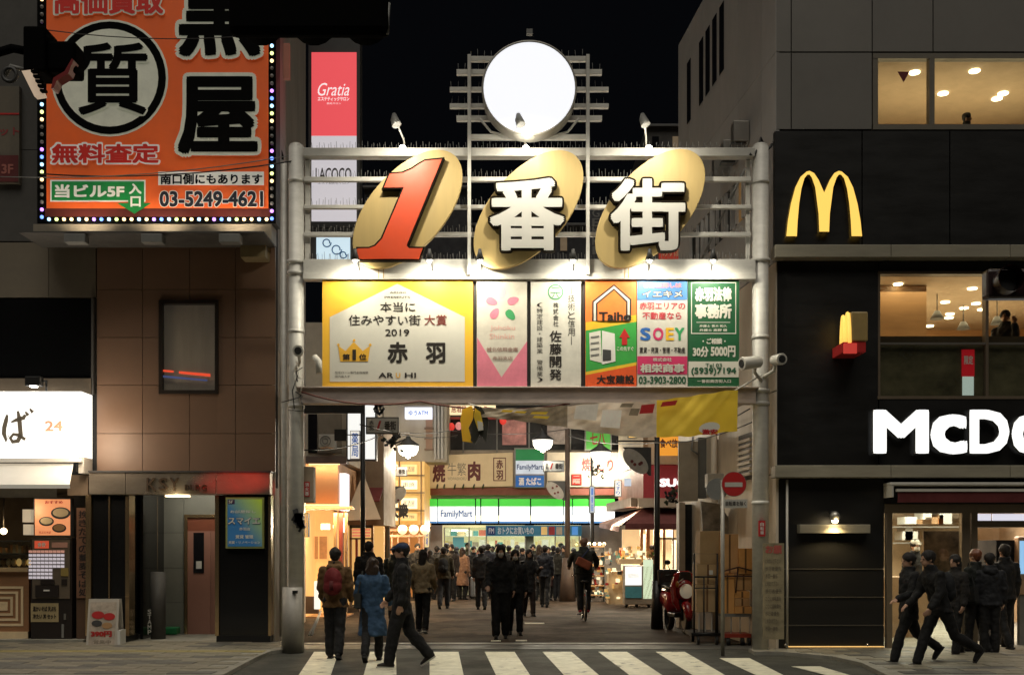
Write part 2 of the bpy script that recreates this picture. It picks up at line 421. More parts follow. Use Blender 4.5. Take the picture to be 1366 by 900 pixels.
for t, z in ((1.5, 8.95), (2.15, 8.85), (2.75, 8.75)):   # vent hoods on the side wall
    p = sw(t); v = thing('vent_hood', 'small metal vent hood on the side wall, '+{1.5: 'nearest to the street', 2.15: 'middle one of three', 2.75: 'deepest in the alley'}[t], 'vent', (p[0], p[1], z), group='vent hoods on the side wall')
    MB().box(-.28, 0, -.13, .13, -.16, .2, alu).build('hood', v, local=True, bevel=.01)
    MB().box(-.3, -.05, -.1, .1, -.2, -.165, darkgrey).build('grille', v, local=True)
# pipes and grille low on the side wall
for t, r, zt in ((.5, .05, 6.2), (.85, .035, 6.2), (3.4, .06, 4.2)):
    p = sw(t); MB().cyl((p[0]-.08, p[1], .05), (p[0]-.08, p[1], zt), r, m_low, 10).build('pipe', rb)
MB().box(-.04, 0, 0, 1, 0, .6, grey)
lv = []
for k in range(7):
    p = sw(1.3); lv.append(side_quad(1.25, 2.0, 2.95+k*.1, 3.0+k*.1, m_low, .05, .05, 'louvre'))
side_quad(1.2, 2.05, 2.9, 3.7, darkgrey, .005, .02, 'louvre_back')

# --- rooms: a shell each, ceiling lights, warm lamps
def room(name, px0, py0, py1, yb, zf, zc, mw, mf, mc, px1=None, y0=d+.3):
    x0 = X(px0, d); x1 = XR-.05 if px1 is None else X(px1, d)
    b = MB()
    b.box(x0-.1, x1+.1, y0, yb, zf-.1, zf, mf); b.box(x0-.1, x1+.1, y0, yb, zc, zc+.1, mc)
    b.box(x0-.1, x1+.1, yb, yb+.1, zf-.1, zc+.1, mw); b.box(x0-.2, x0-.1, y0, yb, zf-.1, zc+.1, mw); b.box(x1+.1, x1+.2, y0, yb, zf-.1, zc+.1, mw)
    return b.build(name, rb)
m_wood = mat('warm_wood', (.42, .24, .11), .5, var=.2, sc=(1, 1, 6))
m_ceil = mat('warm_ceiling', (.4, .3, .2), .7, var=.1)
m_floor = mat('room_floor', (.2, .14, .09), .5)
bulb = mat('bulb_warm', (.8, .7, .5), .5, em=9, emc=(1, .8, .5), var=0)
bulbw = mat('bulb_white', (.8, .8, .75), .5, em=14, emc=(1, .93, .8), var=0)
def downlight(x, y, z, r=.09, m=bulb):
    return MB().tube([(x, y, z), (x, y, z-.02)], r, m, 12).build('downlight', rb)
room('upper_room', 1170, 79, 165, 22.3, 8.2, 9.78, m_ceil, m_floor, m_ceil)
for px, py in ((1220, 96), (1300, 94), (1258, 124), (1338, 124), (1400, 96), (1330, 131)):
    dd = (9.78-CAMZ)*F/(HY-py); downlight(X(px, dd), dd, 9.775)
room('first_floor_room', 1172, 363, 530, 24.5, 4.0, 6.42, m_wood, m_floor, m_ceil)
MB().box(X(1174, 20.3), X(1236, 20.3), 20.3, 20.42, 4.0, 6.41, m_wood).build('wood_partition', rb)
for px, py in ((1198, 378), (1297, 384), (1261, 402), (1302, 404), (1267, 418), (1286, 410), (1240, 434), (1310, 412), (1350, 390), (1266, 423), (1281, 440)):
    dd = (6.42-CAMZ)*F/(HY-py)
    if dd < 24.3: downlight(X(px, dd), dd, 6.415, .085)
def arealamp(x, y, z, p, sx, sy, col=(1, .74, .42)):
    return lamp('room_lamp', 'AREA', (x, y, z), p, col, sx, size_y=sy, parent=rb)
arealamp(X(1330, d), 20, 8.5, 75, 4.0, 1.5).rotation_euler = (R(180), 0, 0); arealamp(X(1330, d), 21.5, 6.3, 200, 4.5, 3.2); arealamp(X(1330, d), 21.5, 5.0, 130, 4.5, 3.2).rotation_euler = (R(180), 0, 0)
for px, dd_, hh in ((1262, 21.2, .62), (1300, 22.2, .62), (1240, 23, .62)):
    MB().box(X(px, dd_)-.35, X(px, dd_)+.35, dd_, dd_+.5, 4.0+1.02, 4.0+1.06, m_wood).box(X(px, dd_)-.02, X(px, dd_)+.02, dd_+.2, dd_+.25, 4.0, 5.02, darkgrey).build('table', rb)
for px, dd_ in ((1250, 21), (1285, 22), (1330, 21.5)):
    MB().cyl((X(px, dd_), dd_, 6.42), (X(px, dd_), dd_, 6.1), .01, black, 5).tube([(X(px, dd_), dd_, 6.1), (X(px, dd_), dd_, 5.95)], [.05, .13], darkgrey, 12).build('pendant_shade', rb)
for px in (1205, 1268, 1315): MB().box(X(px, 24.4), X(px+20, 24.4), 24.42, 24.47, 5.3, 5.9, mat('wall_picture', (.4, .2, .1), .5, var=.8, sc=(3, 3, 3))).build('wall_picture', rb)
# window frames and glass
gl = glass()
def window(px0, px1, py0, py1, mull, m=grey, fw=5, sill=0):
    x0 = X(px0, d); x1 = XR if px1 is None else X(px1, d); z0, z1 = Z(py1, d), Z(py0, d); f = fw*d/F
    wn = MB(); wn.box(x0, x1, d+.0, d+.14, z1-f, z1, m); wn.box(x0, x1, d-.01, d+.15, z0, z0+f, m)
    wn.box(x0, x0+f, d+.005, d+.145, z0+f, z1-f, m); wo = wn.build('window', rb)
    for q in mull: MB().box(X(q, d)-f*.5, X(q, d)+f*.5, d+.003, d+.143, z0+f, z1-f, m).build('mullion', wo)
    xs = [x0+f]+[X(q, d) for q in mull]+[x1]
    for a, b in zip(xs, xs[1:]): MB().box(a, b, d+.07, d+.08, z0+f, z1-f, gl).build('pane', wo)
    return wo
w1 = window(1164.5, None, 71, 173, (1243.5,), mat('window_frame_beige', (.17, .15, .12), .45), 7)
MB().prism([(X(1199, d), Z(94, d)), (X(1215, d), Z(94, d)), (X(1207, d), Z(108, d))], d+.05, d+.06, mat('fire_triangle', (.12, .01, .01), .5), 'y').build('access_triangle', w1)
MB().box(X(1172, 21.5), X(1366, 21.5)+2, 21.5, 22, 8.2, Z(155, 21.5), m_wood).build('counter', rb)
w2 = window(1170.5, None, 361.5, 532, (1317,), mat('window_frame_bronze', (.13, .1, .07), .4), 4)
z = Z(457, d); MB().box(X(1174, d), XR-.1, d+.35, d+.8, z, Z(443, d), mat('dark_counter', (.09, .055, .03), .4)).build('window_counter', rb)
MB().box(X(1174, d), XR-.1, d+.01, d+.06, Z(459, d), Z(456.5, d), alu).build('rail', w2)
MB().box(X(1174, d), X(1316, d), d+.1, d+.12, Z(529, d), Z(459.5, d), mat('frosted_film', (.2, .15, .09), .25, var=.6, sc=(1.5, 1, 2))).build('film', w2)
MB().box(X(1319, d), XR-.1, d+.1, d+.12, Z(529, d), Z(459.5, d), mat('frosted_film')if 0 else MATS['frosted_film']).build('film', w2)
pm = MB(); pm.pb(1283, 1300, 466, 502, d+.085, .01, mat('poster_red', (.5, .02, .03), .4, em=.35, emc=L(220, 30, 40))); pm.pb(1284, 1299, 502, 527, d+.085, .01, lit('poster_white', (215, 225, 215), .6))
pm.pt('限定', 1286, 1298, 474, 486, d+.08, white, w=.03); pm.build('standing_poster', rb)
# ground floor entrance
zt = Z(645, d)
room('ground_floor_room', 1180, 645, 868, 25.5, .02, 3.25, mat('shop_wall_tan', (.45, .32, .2), .6), m_floor, mat('shop_ceiling', (.5, .42, .33), .6))
arealamp(X(1330, d), 21.5, 3.15, 480, 4.5, 4, (1, .84, .62)); lamp('kitchen_lamp', 'AREA', (X(1265, 23.6), 23.6, 3.1), 160, (1, .95, .85), 4, size_y=.6, parent=rb)
ent = MB(); m_fr = mat('door_frame_bronze', (.2, .16, .11), .4, .3)
ent.box(X(1180, d), XR, d+.0, d+.14, Z(684, d), Z(672, d), m_fr)
for q, ww in ((1187, 7), (1289, 11), (1300.5, 8)): ent.box(X(q, d)-ww*d/F/2, X(q, d)+ww*d/F/2, d+.005, d+.13, .05, Z(684, d), m_fr)
ent.box(X(1302, d), XR, d+.01, d+.12, Z(703, d), Z(694, d), m_fr)
eo = ent.build('entrance_frame', rb)
MB().box(X(1191, d), X(1283, d), d+.06, d+.07, .05, Z(684, d), gl).build('pane', eo)
MB().box(X(1180.5, d), X(1183, d), d+.06, d+.07, .05, Z(684, d), gl).build('pane', eo)
tr = MB(); tr.box(X(1303, d), X(1337, d)-.01, d+.4, d+.42, Z(694, d), Z(684, d), lit('transom', (225, 225, 240), .9)); tr.box(X(1338, d), XR-.5, d+.4, d+.42, Z(694, d), Z(684, d), MATS['lit_transom']); tr.build('lit_transom', rb)
MB().box(X(1180, d), XR, d+.0, d+.13, Z(672, d), zt, m_blackw).build('fascia', rb)
# inside: poster, counter, kitchen shelves, black partition
bx = MB(); bx.box(X(1232, 19.2), X(1286, 19.2), 19.2, 19.25, 1.05, Z(708, 19.2), mat('burger_poster', (.3, .2, .12), .5, var=.9, sc=(4, 4, 4))); bx.build('food_poster', rb)
bx = MB(); bx.box(X(1185, 20.5), X(1240, 20.5), 20.5, 21.1, .02, 1.15, mat('tan_counter', (.5, .34, .2), .5)); bx.build('service_counter', rb)
bx = MB()
for i in range(16):
    a = random.uniform(1192, 1345); zz = random.choice((2.2, 2.55, 1.85)); wdt = random.uniform(.1, .35)
    bx.box(X(a, 24.6), X(a, 24.6)+wdt, 24.6, 25.1, zz, zz+random.uniform(.1, .3), random.choice((white, alu, offwhite, m_wood, mat('lit_steel', (.7, .68, .6), .4, em=.5, emc=L(235, 220, 190)), mat('orange_box', (.6, .25, .08), em=.15), white)))
for zz in (1.8, 2.15, 2.5): bx.box(X(1190, 24.6), X(1345, 24.6), 24.55, 25.1, zz-.03, zz, alu)
bx.build('kitchen_shelving', rb)
for i, a in enumerate((1205, 1240, 1318)):
    MB().box(X(a, 24), X(a+28, 24), 23.9, 23.95, 2.5, 2.85, lit('menu_board', (255, 225, 180), 1.1)).build('menu_screen', rb)
MB().box(X(1329, 19), X(1353, 19), 19, 19.9, .05, Z(720, 19), blackm).build('black_partition', rb)
k = thing('order_kiosk', 'white touch screen order kiosk at the far right inside the entrance', 'kiosk', (X(1372, 18.9), 18.9, .05))
q = MB(); q.box(X(1357, 18.9), X(1395, 18.9), 18.85, 19.05, .9, Z(715, 18.9), mat('kiosk_shell', (.55, .36, .22), .4)); q.build('shell', k, bevel=.03)
q = MB(); q.box(X(1360, 18.85), X(1392, 18.85), 18.83, 18.845, 1.25, 1.8, lit('kiosk_screen', (150, 200, 240), .9)); q.build('screen', k)
q = MB(); q.box(X(1362, 18.85), X(1378, 18.85), 18.9, 19.0, .05, .92, grey); q.build('stand', k)
# awning over the door
aw = thing('door_awning', 'folded dark red awning with white cassette over the restaurant door', 'awning', (X(1182, d), d-.1, Z(646, d)))
m_aw = mat('red_awning_cloth', (.1, .012, .012), .8, var=.2)
MB().box(X(1178, d), XR, d-.35, d-.0, Z(648.5, d), Z(644.5, d), offwhite).build('cassette', aw, bevel=.01)
MB().box(X(1184, d), XR, d-.45, d-.38, Z(657, d), Z(653.5, d), offwhite).build('front_bar', aw)
MB().box(X(1178, d), X(1180.5, d), d-.42, d-.02, Z(664, d), Z(649, d), offwhite).build('bracket', aw)
MB().box(X(1186, d), XR, d-.43, d-.4, Z(671, d), Z(657.5, d), m_aw).build('valance', aw)
# ---- signs
def arch_poly(px0, px1, py0, py1, d):
    """golden double arch as a stack of curved legs"""
    cx = (px0+px1)/2; out = []
    def leg(xa, xb, inner):
        pass
    N_ = 22; H = py1-py0; w2 = (px1-px0)/2
    top = []; bot = []
    # outer contour of one arch: half ellipse-like parabola from foot to foot, mirrored
    def arch(x_left, x_right, th_foot, th_top, yb_in):
        c = (x_left+x_right)/2; a = (x_right-x_left)/2; O = []; I = []
        for i in range(N_+1):
            t = math.pi*i/N_; s_ = math.cos(t); O.append((c-a*s_, py1-H*math.sin(t)**.72))
            ai = a-th_foot; I.append((c-ai*s_, py1-(H-th_top)*math.sin(t)**.72))
        return O, I
    return arch(px0, cx+6, 16, 8, py1), arch(cx-6, px1, 16, 8, py1)
m_gold = mat('golden_light', L(255, 200, 90), .5, em=.95, emc=L(255, 208, 100), var=.04)
def arches(d, px0, px1, py0, py1, th, m, ms, parent):
    for O, I in arch_poly(px0, px1, py0, py1, d):
        b = MB(); n = len(O)
        vo = [(X(p[0], d), Z(p[1], d)) for p in O]; vi = [(X(p[0], d), Z(p[1], d)) for p in I]
        vs = [(x, d, z) for x, z in vo+vi]+[(x, d+th, z) for x, z in vo+vi]
        fr = []; sd_ = []
        for i in range(n-1):
            fr.append((i, n+i, n+i+1, i+1)); sd_ += [(i, i+1, 2*n+i+1, 2*n+i), (n+i, 3*n+i, 3*n+i+1, n+i+1)]
        b.add(vs, fr, m); b.v = b.v[:-len(vs)]; b.add(vs, sd_+[(0, 2*n, 3*n, n), (n-1, 2*n-1, 4*n-1, 3*n-1)], ms)
        b.build('arch', parent)
s_ = thing('arches_sign', 'large glowing golden double arch sign on the black fascia', 'sign', (X(1099, d), d-.15, Z(315, d)))
q = MB(); dd = d-.14
def curve_leg(pts_o, pts_i, b):
    n = len(pts_o); vs = [(X(x, dd), dd, Z(y, dd)) for x, y in pts_o+pts_i]+[(X(x, dd), dd+.1, Z(y, dd)) for x, y in pts_o+pts_i]
    k0 = len(b.v); b.v += vs; a_, c_ = b.mi(m_gold), b.mi(mat('gold_side', (.5, .35, .08), .5))
    for i in range(n-1):
        for f, mm in (((i, i+1, n+i+1, n+i), a_), ((i, 2*n+i, 2*n+i+1, i+1), c_), ((n+i, n+i+1, 3*n+i+1, 3*n+i), c_)):
            b.f.append(tuple(k0+t for t in f)); b.m.append(mm); b.sm.append(False)
# outline measured in px: outer legs 1049..1150, centre foot 1092..1107, top 228, feet 315 (centre foot 309)
O1 = [(1049, 315), (1051, 295), (1055, 272), (1061, 250), (1068, 236), (1076, 229), (1080, 228), (1086, 231), (1092, 240), (1099.5, 257)]
I1 = [(1063, 315), (1064, 295), (1066, 272), (1069, 252), (1073, 238), (1077, 233), (1080, 233), (1083, 237), (1087.5, 250), (1092, 285)]
I1b = I1+[(1093, 309)]; O1b = O1+[(1099.5, 309)]
curve_leg(O1b, I1b, q)
mir = lambda P: [(2*1099.5-x, y) for x, y in P]
curve_leg(mir(O1b)[::-1], mir(I1b)[::-1], q)
q.build('double_arch', s_)
s_ = thing('restaurant_name_sign', 'big white illuminated block letters on the black wall above the door', 'sign', (X(1300, d), d-.12, Z(606, d)))
wl_ = mat('white_letters', (.8, .8, .78), .4, em=1.25, emc=(1, 1, .97), var=0)
for ch, a, b, t_, u_ in (('M', 1163, 1237, 547, 605), ('c', 1239, 1288, 553, 606), ('D', 1291, 1344, 547, 605), ('o', 1347, 1396, 553, 606), ('n', 1400, 1440, 553, 605), ('a', 1444, 1486, 553, 606), ('l', 1490, 1503, 547, 605), ('d', 1507, 1550, 547, 606)):
    MB().pt(ch, a, b, t_, u_, d-.09, wl_, w=.036, ext=.07, side=grey).build('letter', s_)
s_ = thing('projecting_arches_sign', 'small projecting golden arch sign on a red base on the black wall', 'sign', (X(1136, d), d-.2, Z(481, d)))
q = MB(); a_, b_ = X(1127, d), X(1148, d)
for xx in (X(1128, d-.4), ):
    for yy0 in (d-.62, d-.38):
        pts = [(xx, yy0+.22*t, Z(466, d)+.48*math.sin(math.pi*t)**.6) for t in [i/12 for i in range(13)]]
        q.tube(pts, .03, m_gold, 6)
q.build('double_arch', s_)
q = MB(); q.box(X(1130, d-.4), X(1148, d-.4)+.05, d-.62, d-.14, Z(464, d), Z(426, d), mat('gold_block', (.35, .25, .1), .4)); q.build('arch_block', s_, bevel=.02)
q = MB(); q.box(X(1120, d-.4), X(1137, d-.4), d-.64, d-.6, Z(480, d), Z(467, d), mat('red_lit_base', (.5, .05, .04), .5, em=.5, emc=L(225, 70, 60))); q.box(X(1120, d-.4), X(1148, d-.4)+.02, d-.6, d-.0, Z(478, d), Z(465, d), red); q.build('base', s_)
# wall lamp above the projecting shelf
s_ = thing('wall_lamp', 'lit round wall lamp above the flat ledge on the black wall', 'lamp', (X(1108, d), d-.1, Z(690, d)))
q = MB(); q.cyl((X(1108, d), d, Z(684, d)), (X(1108, d), d-.22, Z(684, d)), .03, darkgrey, 10); q.ball((X(1108, d), d-.25, Z(689, d)), .085, mat('lamp_metal', (.4, .38, .34), .3, .7)); q.build('lamp_head', s_)
MB().ball((X(1108, d), d-.25, Z(693.5, d)), .055, mat('bulb_hot', (1, .9, .7), .5, em=40, emc=(1, .78, .45), var=0), 10, 6).build('bulb', s_)
lamp('lamp_light', 'SPOT', (X(1108, d), d-.33, Z(700, d)), 32, (1, .74, .36), .04, (R(14), 0, 0), 130, .9, s_)
lamp('lamp_glow', 'POINT', (X(1108, d), d-.33, Z(694, d)), 2.2, (1, .74, .36), .04, parent=s_)
MB().box(X(1063, d), X(1156, d), d-.2, d, Z(711, d), Z(699.5, d), m_band).top('wall_ledge', 'flat pale ledge fixed to the black wall under the wall lamp', 'ledge', (X(1110, d), d, Z(711, d)), bevel=.008)
# ground uplight glow strip along the foot of the wall
q = MB(); q.box(X(1048, d), X(1178, d), d-.06, d-.02, .075, .09, mat('floor_strip', (.8, .5, .2), .5, em=.8, emc=(1, .6, .2), var=.6)); q.build('foot_light_strip', rb)
for px in (1048, 1157): MB().ball((X(px, d-.15), d-.15, .12), .025, chrome).top('bollard_light', 'tiny metal spotlight at the foot of the black wall, '+('left one' if px < 1100 else 'right one'), 'light')
# ================================================================== LEFT BUILDING
d = DL
lb = thing('tiled_building', 'brown tiled building on the left with shops at its foot', 'building', (X(250, d), d, 0))
m_tile = mat('brown_wall_tile', (.19, .115, .075), .42, var=.14, sc=(.8, .8, .8), bump=.02, bs=25)
m_gtile = mat('grey_wall_tile', (.16, .135, .1), .5, var=.12)
m_dkt = mat('dark_grey_wall', (.07, .066, .06), .6, var=.15)
m_gran = mat('black_granite', (.012, .012, .012), .12, var=.5, sc=(40, 40, 40))
XLm = -13.0; xR = X(367, d)
def lbox(px0, px1, py0, py1, m, y0=0, th=.1, name='wall', par=None, g=0, bevel=0):
    x0 = XLm if px0 is None else X(px0, d)
    return MB().box(x0+g, X(px1, d)-g, d+y0, d+y0+th, Z(py1, d)+g, Z(py0, d)-g, m).build(name, par or lb, bevel=bevel)
# structural core with the window, entrance and shop left open
for a, b, c, e in ((None, 366.5, -200, 400), (None, 213, 400, 525), (290, 366.5, 400, 525), (None, 366.5, 525, 650), (122, 130, 650, 858)):
    lbox(a, b, c, e, m_joint, .06, .2)
tx = [129, 190, 253, 314, 367.5]; ty = [322, 386, 450, 513.5, 578, 630]
for i in range(4):
    for j in range(5):
        a, b, c, e = tx[i], tx[i+1], ty[j], ty[j+1]
        rects = [(a, b, c, e)]
        def cut(rs, wx0, wx1, wy0, wy1):
            o = []
            for (a, b, c, e) in rs:
                if b <= wx0 or a >= wx1 or e <= wy0 or c >= wy1: o.append((a, b, c, e)); continue
                if a < wx0: o.append((a, wx0, c, e))
                if b > wx1: o.append((wx1, b, c, e))
                if c < wy0: o.append((max(a, wx0), min(b, wx1), c, wy0))
                if e > wy1: o.append((max(a, wx0), min(b, wx1), wy1, e))
            return o
        for (ra, rb_, rc_, re_) in cut(rects, 213, 290, 400, 525):
            gx = .005*d*0+.005; MB().box(X(ra, d)+(gx if ra == a else -.001), X(rb_, d)-(gx if rb_ == b else -.001), d, d+.055, Z(re_, d)+(gx if re_ == e else -.001), Z(rc_, d)-(gx if rc_ == c else -.001), m_tile).build('wall_tile', lb)
for a, b in ((None, 65), (65, 128)): lbox(a, b, 323, 397, m_gtile, 0, .055, 'wall_tile', g=.005)
for a, b in ((None, 50), (50, 128), (128, 248), (248, 367.5)):
    for c, e in ((-200, -60), (-60, 66), (66, 200), (200, 322)): lbox(a, b, c, e, m_dkt, 0, .055, 'wall_panel', g=.006)
lbox(None, 122, 399, 524, mat('black_glass', (.006, .006, .006), .15, var=0), .0, .055, 'dark_glass_panel')
MB().box(X(123, d), X(126, d), d-.05, d+.05, Z(526, d), Z(398, d), alu).build('edge_trim', lb)
lbox(None, 124, 505, 526, mat('bronze_ledge', (.22, .17, .12), .4, .4), -.05, .1, 'ledge')
# window with a drawn blind, glowing strips painted as coloured reflections in the glass
wn = MB(); m_fd = mat('window_frame_dark', (.02, .014, .01), .4)
for a, b, c, e in ((211.5, 216, 400, 525), (286.5, 291, 400, 525), (216, 286.5, 400, 405), (216, 286.5, 520, 525)): wn.pb(a, b, c, e, d-.03, .12, m_fd)
wo = wn.build('window', lb)
MB().pb(216, 286.5, 405, 520, d+.1, .02, mat('blind_cloth', (.4, .34, .28), .8, em=.05, var=.15, sc=(6, 6, .6))).build('blind', wo)  # faint emission imitates light behind the blind
MB().pb(216, 286.5, 405, 520, d+.03, .008, glass('glass_dark', (.97, .97, .95), .08, .05)).build('pane', wo)
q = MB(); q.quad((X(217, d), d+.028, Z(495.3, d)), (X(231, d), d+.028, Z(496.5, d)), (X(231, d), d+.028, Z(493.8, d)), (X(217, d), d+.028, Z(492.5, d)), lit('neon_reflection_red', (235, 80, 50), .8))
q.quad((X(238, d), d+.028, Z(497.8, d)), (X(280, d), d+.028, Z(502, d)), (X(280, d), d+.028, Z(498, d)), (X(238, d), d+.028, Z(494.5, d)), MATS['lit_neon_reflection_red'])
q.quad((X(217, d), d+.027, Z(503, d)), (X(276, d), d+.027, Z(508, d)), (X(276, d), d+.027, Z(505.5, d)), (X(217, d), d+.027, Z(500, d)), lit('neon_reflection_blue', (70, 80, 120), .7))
q.build('painted_reflection', wo)
# side wall to the alley
def sl(t): return (xR+AX*t, d+t)
def lside(t0, t1, z0, z1, m, out=0, th=.1, name='side_panel'):
    a, b = sl(t0), sl(t1)
    return MB().prism([(a[0]+out-th, a[1]), (a[0]+out, a[1]), (b[0]+out, b[1]), (b[0]+out-th, b[1])], z0, z1, m, 'z').build(name, lb)
lside(.06, 5.9, 0, Z(-200, d), m_joint, -.05, .12, 'side_wall')
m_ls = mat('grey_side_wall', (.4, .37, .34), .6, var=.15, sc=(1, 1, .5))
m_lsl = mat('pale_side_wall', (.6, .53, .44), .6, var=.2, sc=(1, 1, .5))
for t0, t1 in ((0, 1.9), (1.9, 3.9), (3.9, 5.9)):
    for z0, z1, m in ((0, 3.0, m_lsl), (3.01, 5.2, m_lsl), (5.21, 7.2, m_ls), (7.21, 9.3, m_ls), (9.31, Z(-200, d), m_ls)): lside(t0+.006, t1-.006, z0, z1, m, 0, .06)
lside(1.0, 1.35, 7.4, 9.0, m_darkwin, .004, .02, 'window'); lside(3.0, 3.6, 7.4, 9.0, m_darkwin, .004, .02, 'window')
for t, z0, z1, r in ((.4, .1, 8.6, .04), (.9, .1, 5.5, .03), (2.6, .1, 9.5, .05)):
    p = sl(t); MB().cyl((p[0]+.07, p[1], z0), (p[0]+.07, p[1], z1), r, offwhite, 10).build('drain_pipe', lb)
lside(1.3, 1.42, 10.45, 11.1, mat('small_lit_sign', (.3, .12, .08), .5, em=.25), .12, .12, 'side_sign')
# entrance: reflecting metal fascia with raised letters
m_fas = mat('mirror_fascia', (.42, .36, .29), .3, .75, var=.3, sc=(1.2, 1, 3), bump=.25, bs=3)
for a, b in ((126.5, 174.5), (175, 293.5), (294, 364.5)):
    lbox(a, b, 631, 660, m_fas, -.28, .3, 'fascia', bevel=.006)
lbox(126, 366, 629, 631.2, darkgrey, -.3, .32, 'fascia_cap')
nm = thing('building_name_letters', 'raised metal letters of the building name on the mirror fascia over the entrance', 'letters', (X(235, d), d-.3, Z(656, d)))
m_let = mat('letter_metal', (.09, .06, .04), .4, .3)
for ch, a, b, t_ in (('K', 196, 209, 637), ('S', 212, 224, 637), ('Y', 227, 239, 637), ('B', 247, 252.5, 646), ('L', 254, 259, 646), ('D', 261, 267, 646), ('G', 269, 276, 646)):
    MB().pt(ch, a, b, t_, 654, d-.285, m_let, w=.01, ext=.03).build('letter', nm)
# pillars
for a, b, px in ((130, 151, 0), (153, 173, 0), (297, 361.5, 0)):
    lbox(a, b, 661, 846, m_gran, -.2, .6, 'granite_pillar')
lbox(128, 175, 846, 858, black, -.22, .6, 'plinth'); lbox(293, 364, 846, 860, black, -.22, .6, 'plinth')
m_gs = mat('gold_steel', (.7, .5, .28), .2, .9, var=.25, sc=(3, 3, 3))
for a, b in ((151.2, 152.8), (173.4, 178.5), (291.5, 296.6), (361.8, 365.5), (121, 128)):
    lbox(a, b, 661, 846, m_gs, -.24, .3, 'metal_jamb')
# recess behind the entrance
dr = d+1.6
rc = MB(); m_gw = mat('grey_green_tile', (.2, .2, .175), .35, var=.15, sc=(2, 2, 2))
for i, (a, b) in enumerate(((205, 212), (212.5, 245), (245.5, 296))):
    for c, e in ((655, 710), (710.5, 757), (757.5, 803), (803.5, 848)):
        if i == 2 and c > 660: continue
        MB().pb(a, b+.0, c, e, dr, .06, m_gw).build('lobby_tile', lb)
MB().pb(246, 297, 655, 686, dr+.004, .06, m_gw).build('lobby_tile', lb)
MB().pb(178, 300, 640, 852, dr+.08, .1, m_joint).build('lobby_back', lb)
MB().box(X(177, d), X(181, d), d+.4, dr, 0, Z(640, d), m_gran).build('lobby_side', lb); MB().box(X(292, d), X(296, d)+.2, d+.4, dr, 0, Z(640, d), m_gw).build('lobby_side', lb)
MB().box(X(176, d), X(298, d), d+.02, dr, Z(664, d)+.5, Z(664, d)+.55, m_gw).build('lobby_ceiling', lb)
dor = MB(); m_pink = mat('pink_lift_door', (.34, .17, .13), .35, var=.08)
dor.pb(246, 250, 686, 848, dr-.05, .1, m_gs); dor.pb(250, 293, 686, 690, dr-.05, .1, m_gs); do = dor.build('lift_door', lb)
MB().pb(250, 293, 690, 708, dr-.02, .04, mat('door_head_red', (.22, .07, .04), .35)).build('door_head', do)
for a, b in ((250, 281), (281.4, 293)): MB().pb(a, b, 708, 848, dr-.02, .03, m_pink).build('door_leaf', do)
MB().pb(258, 272, 710, 764, dr-.03, .02, m_darkwin).build('door_window', do)
MB().pb(261.5, 269, 748, 758, dr-.035, .006, white).build('notice', do)
MB().box(X(225, d), X(255, d), d-.2, d-.05, Z(660.5, d)-.03, Z(660.5, d)-.005, mat('added_glow_warm', (1, .8, .5), em=5, emc=(1, .75, .4), var=0)).build('added_glow_bar', lb)  # added glowing bar and point lamp, imitate lobby glow on the fascia
lamp('added_fascia_glow', 'POINT', (X(240, d), d-.42, Z(664, d)), 3.5, (1, .78, .45), .05, parent=lb)
lm = lamp('lobby_lamp', 'AREA', (X(240, d), d+.9, Z(664, d)+.45), 16, (1, .92, .75), .8, size_y=.5, parent=lb)
q = MB(); q.pb(196, 210, 662, 848, d+1.2, .02, mat('shiny_panel', (.45, .33, .2), .25, .6, var=.7, sc=(2, 2, 1.2))); q.build('mirror_panel', lb)
# fire cylinder sign, green mat
q = MB(); q.cyl((X(199, d), d+.5, .05), (X(199, d), d+.5, 1.25), .13, m_dkt, 16); o = q.top('printed_column', 'dark grey round column with red white lettering in the entrance', 'column')
q = MB(); q.ptv('STAMP', 197, 202, 812, 846, d+.36, offwhite, w=.02); q.build('lettering', o)
MB().box(X(211, dr)+.02, X(243, dr), dr-.35, dr-.1, .07, .2, mat('green_plastic', (.02, .2, .07), .4)).top('green_tray', 'low green plastic tray on the floor before the grey tiled wall', 'tray', bevel=.02)
# SMAIE sign
s_ = thing('estate_agent_sign', 'blue green shop sign with katakana lettering on the black granite pillar', 'sign', (X(326, d), d-.25, Z(731, d)))
m_sm = bpy.data.materials.new('blue_green_print'); m_sm.use_nodes = True
nt = m_sm.node_tree; b_ = nt.nodes['Principled BSDF']; tc = nt.nodes.new('ShaderNodeTexCoord'); sp = nt.nodes.new('ShaderNodeSeparateXYZ')
ad = nt.nodes.new('ShaderNodeMath'); cr = nt.nodes.new('ShaderNodeValToRGB'); nt.links.new(tc.outputs['Generated'], sp.inputs[0])
nt.links.new(sp.outputs['X'], ad.inputs[0]); nt.links.new(sp.outputs['Z'], ad.inputs[1]); nt.links.new(ad.outputs[0], cr.inputs[0])
cr.color_ramp.elements[0].position = .4; cr.color_ramp.elements[0].color = (*L(40, 90, 130), 1); cr.color_ramp.elements[1].position = 1.0; cr.color_ramp.elements[1].color = (*L(150, 170, 40), 1)
ad2 = nt.nodes.new('ShaderNodeMath'); ad2.operation = 'MULTIPLY'; ad2.inputs[1].default_value = .5; nt.links.new(ad.outputs[0], ad2.inputs[0]); nt.links.new(ad2.outputs[0], cr.inputs[0])
nt.links.new(cr.outputs[0], b_.inputs['Base Color']); nt.links.new(cr.outputs[0], b_.inputs['Emission Color']); b_.inputs['Emission Strength'].default_value = .35
q = MB(); ds = d-.28; q.pb(301, 352, 663, 731, ds, .07, mat('lime_frame', (.3, .32, .1), .5)); q.build('frame', s_)
MB().pb(303.5, 349.5, 665.5, 728.5, ds-.008, .008, m_sm).build('face', s_)
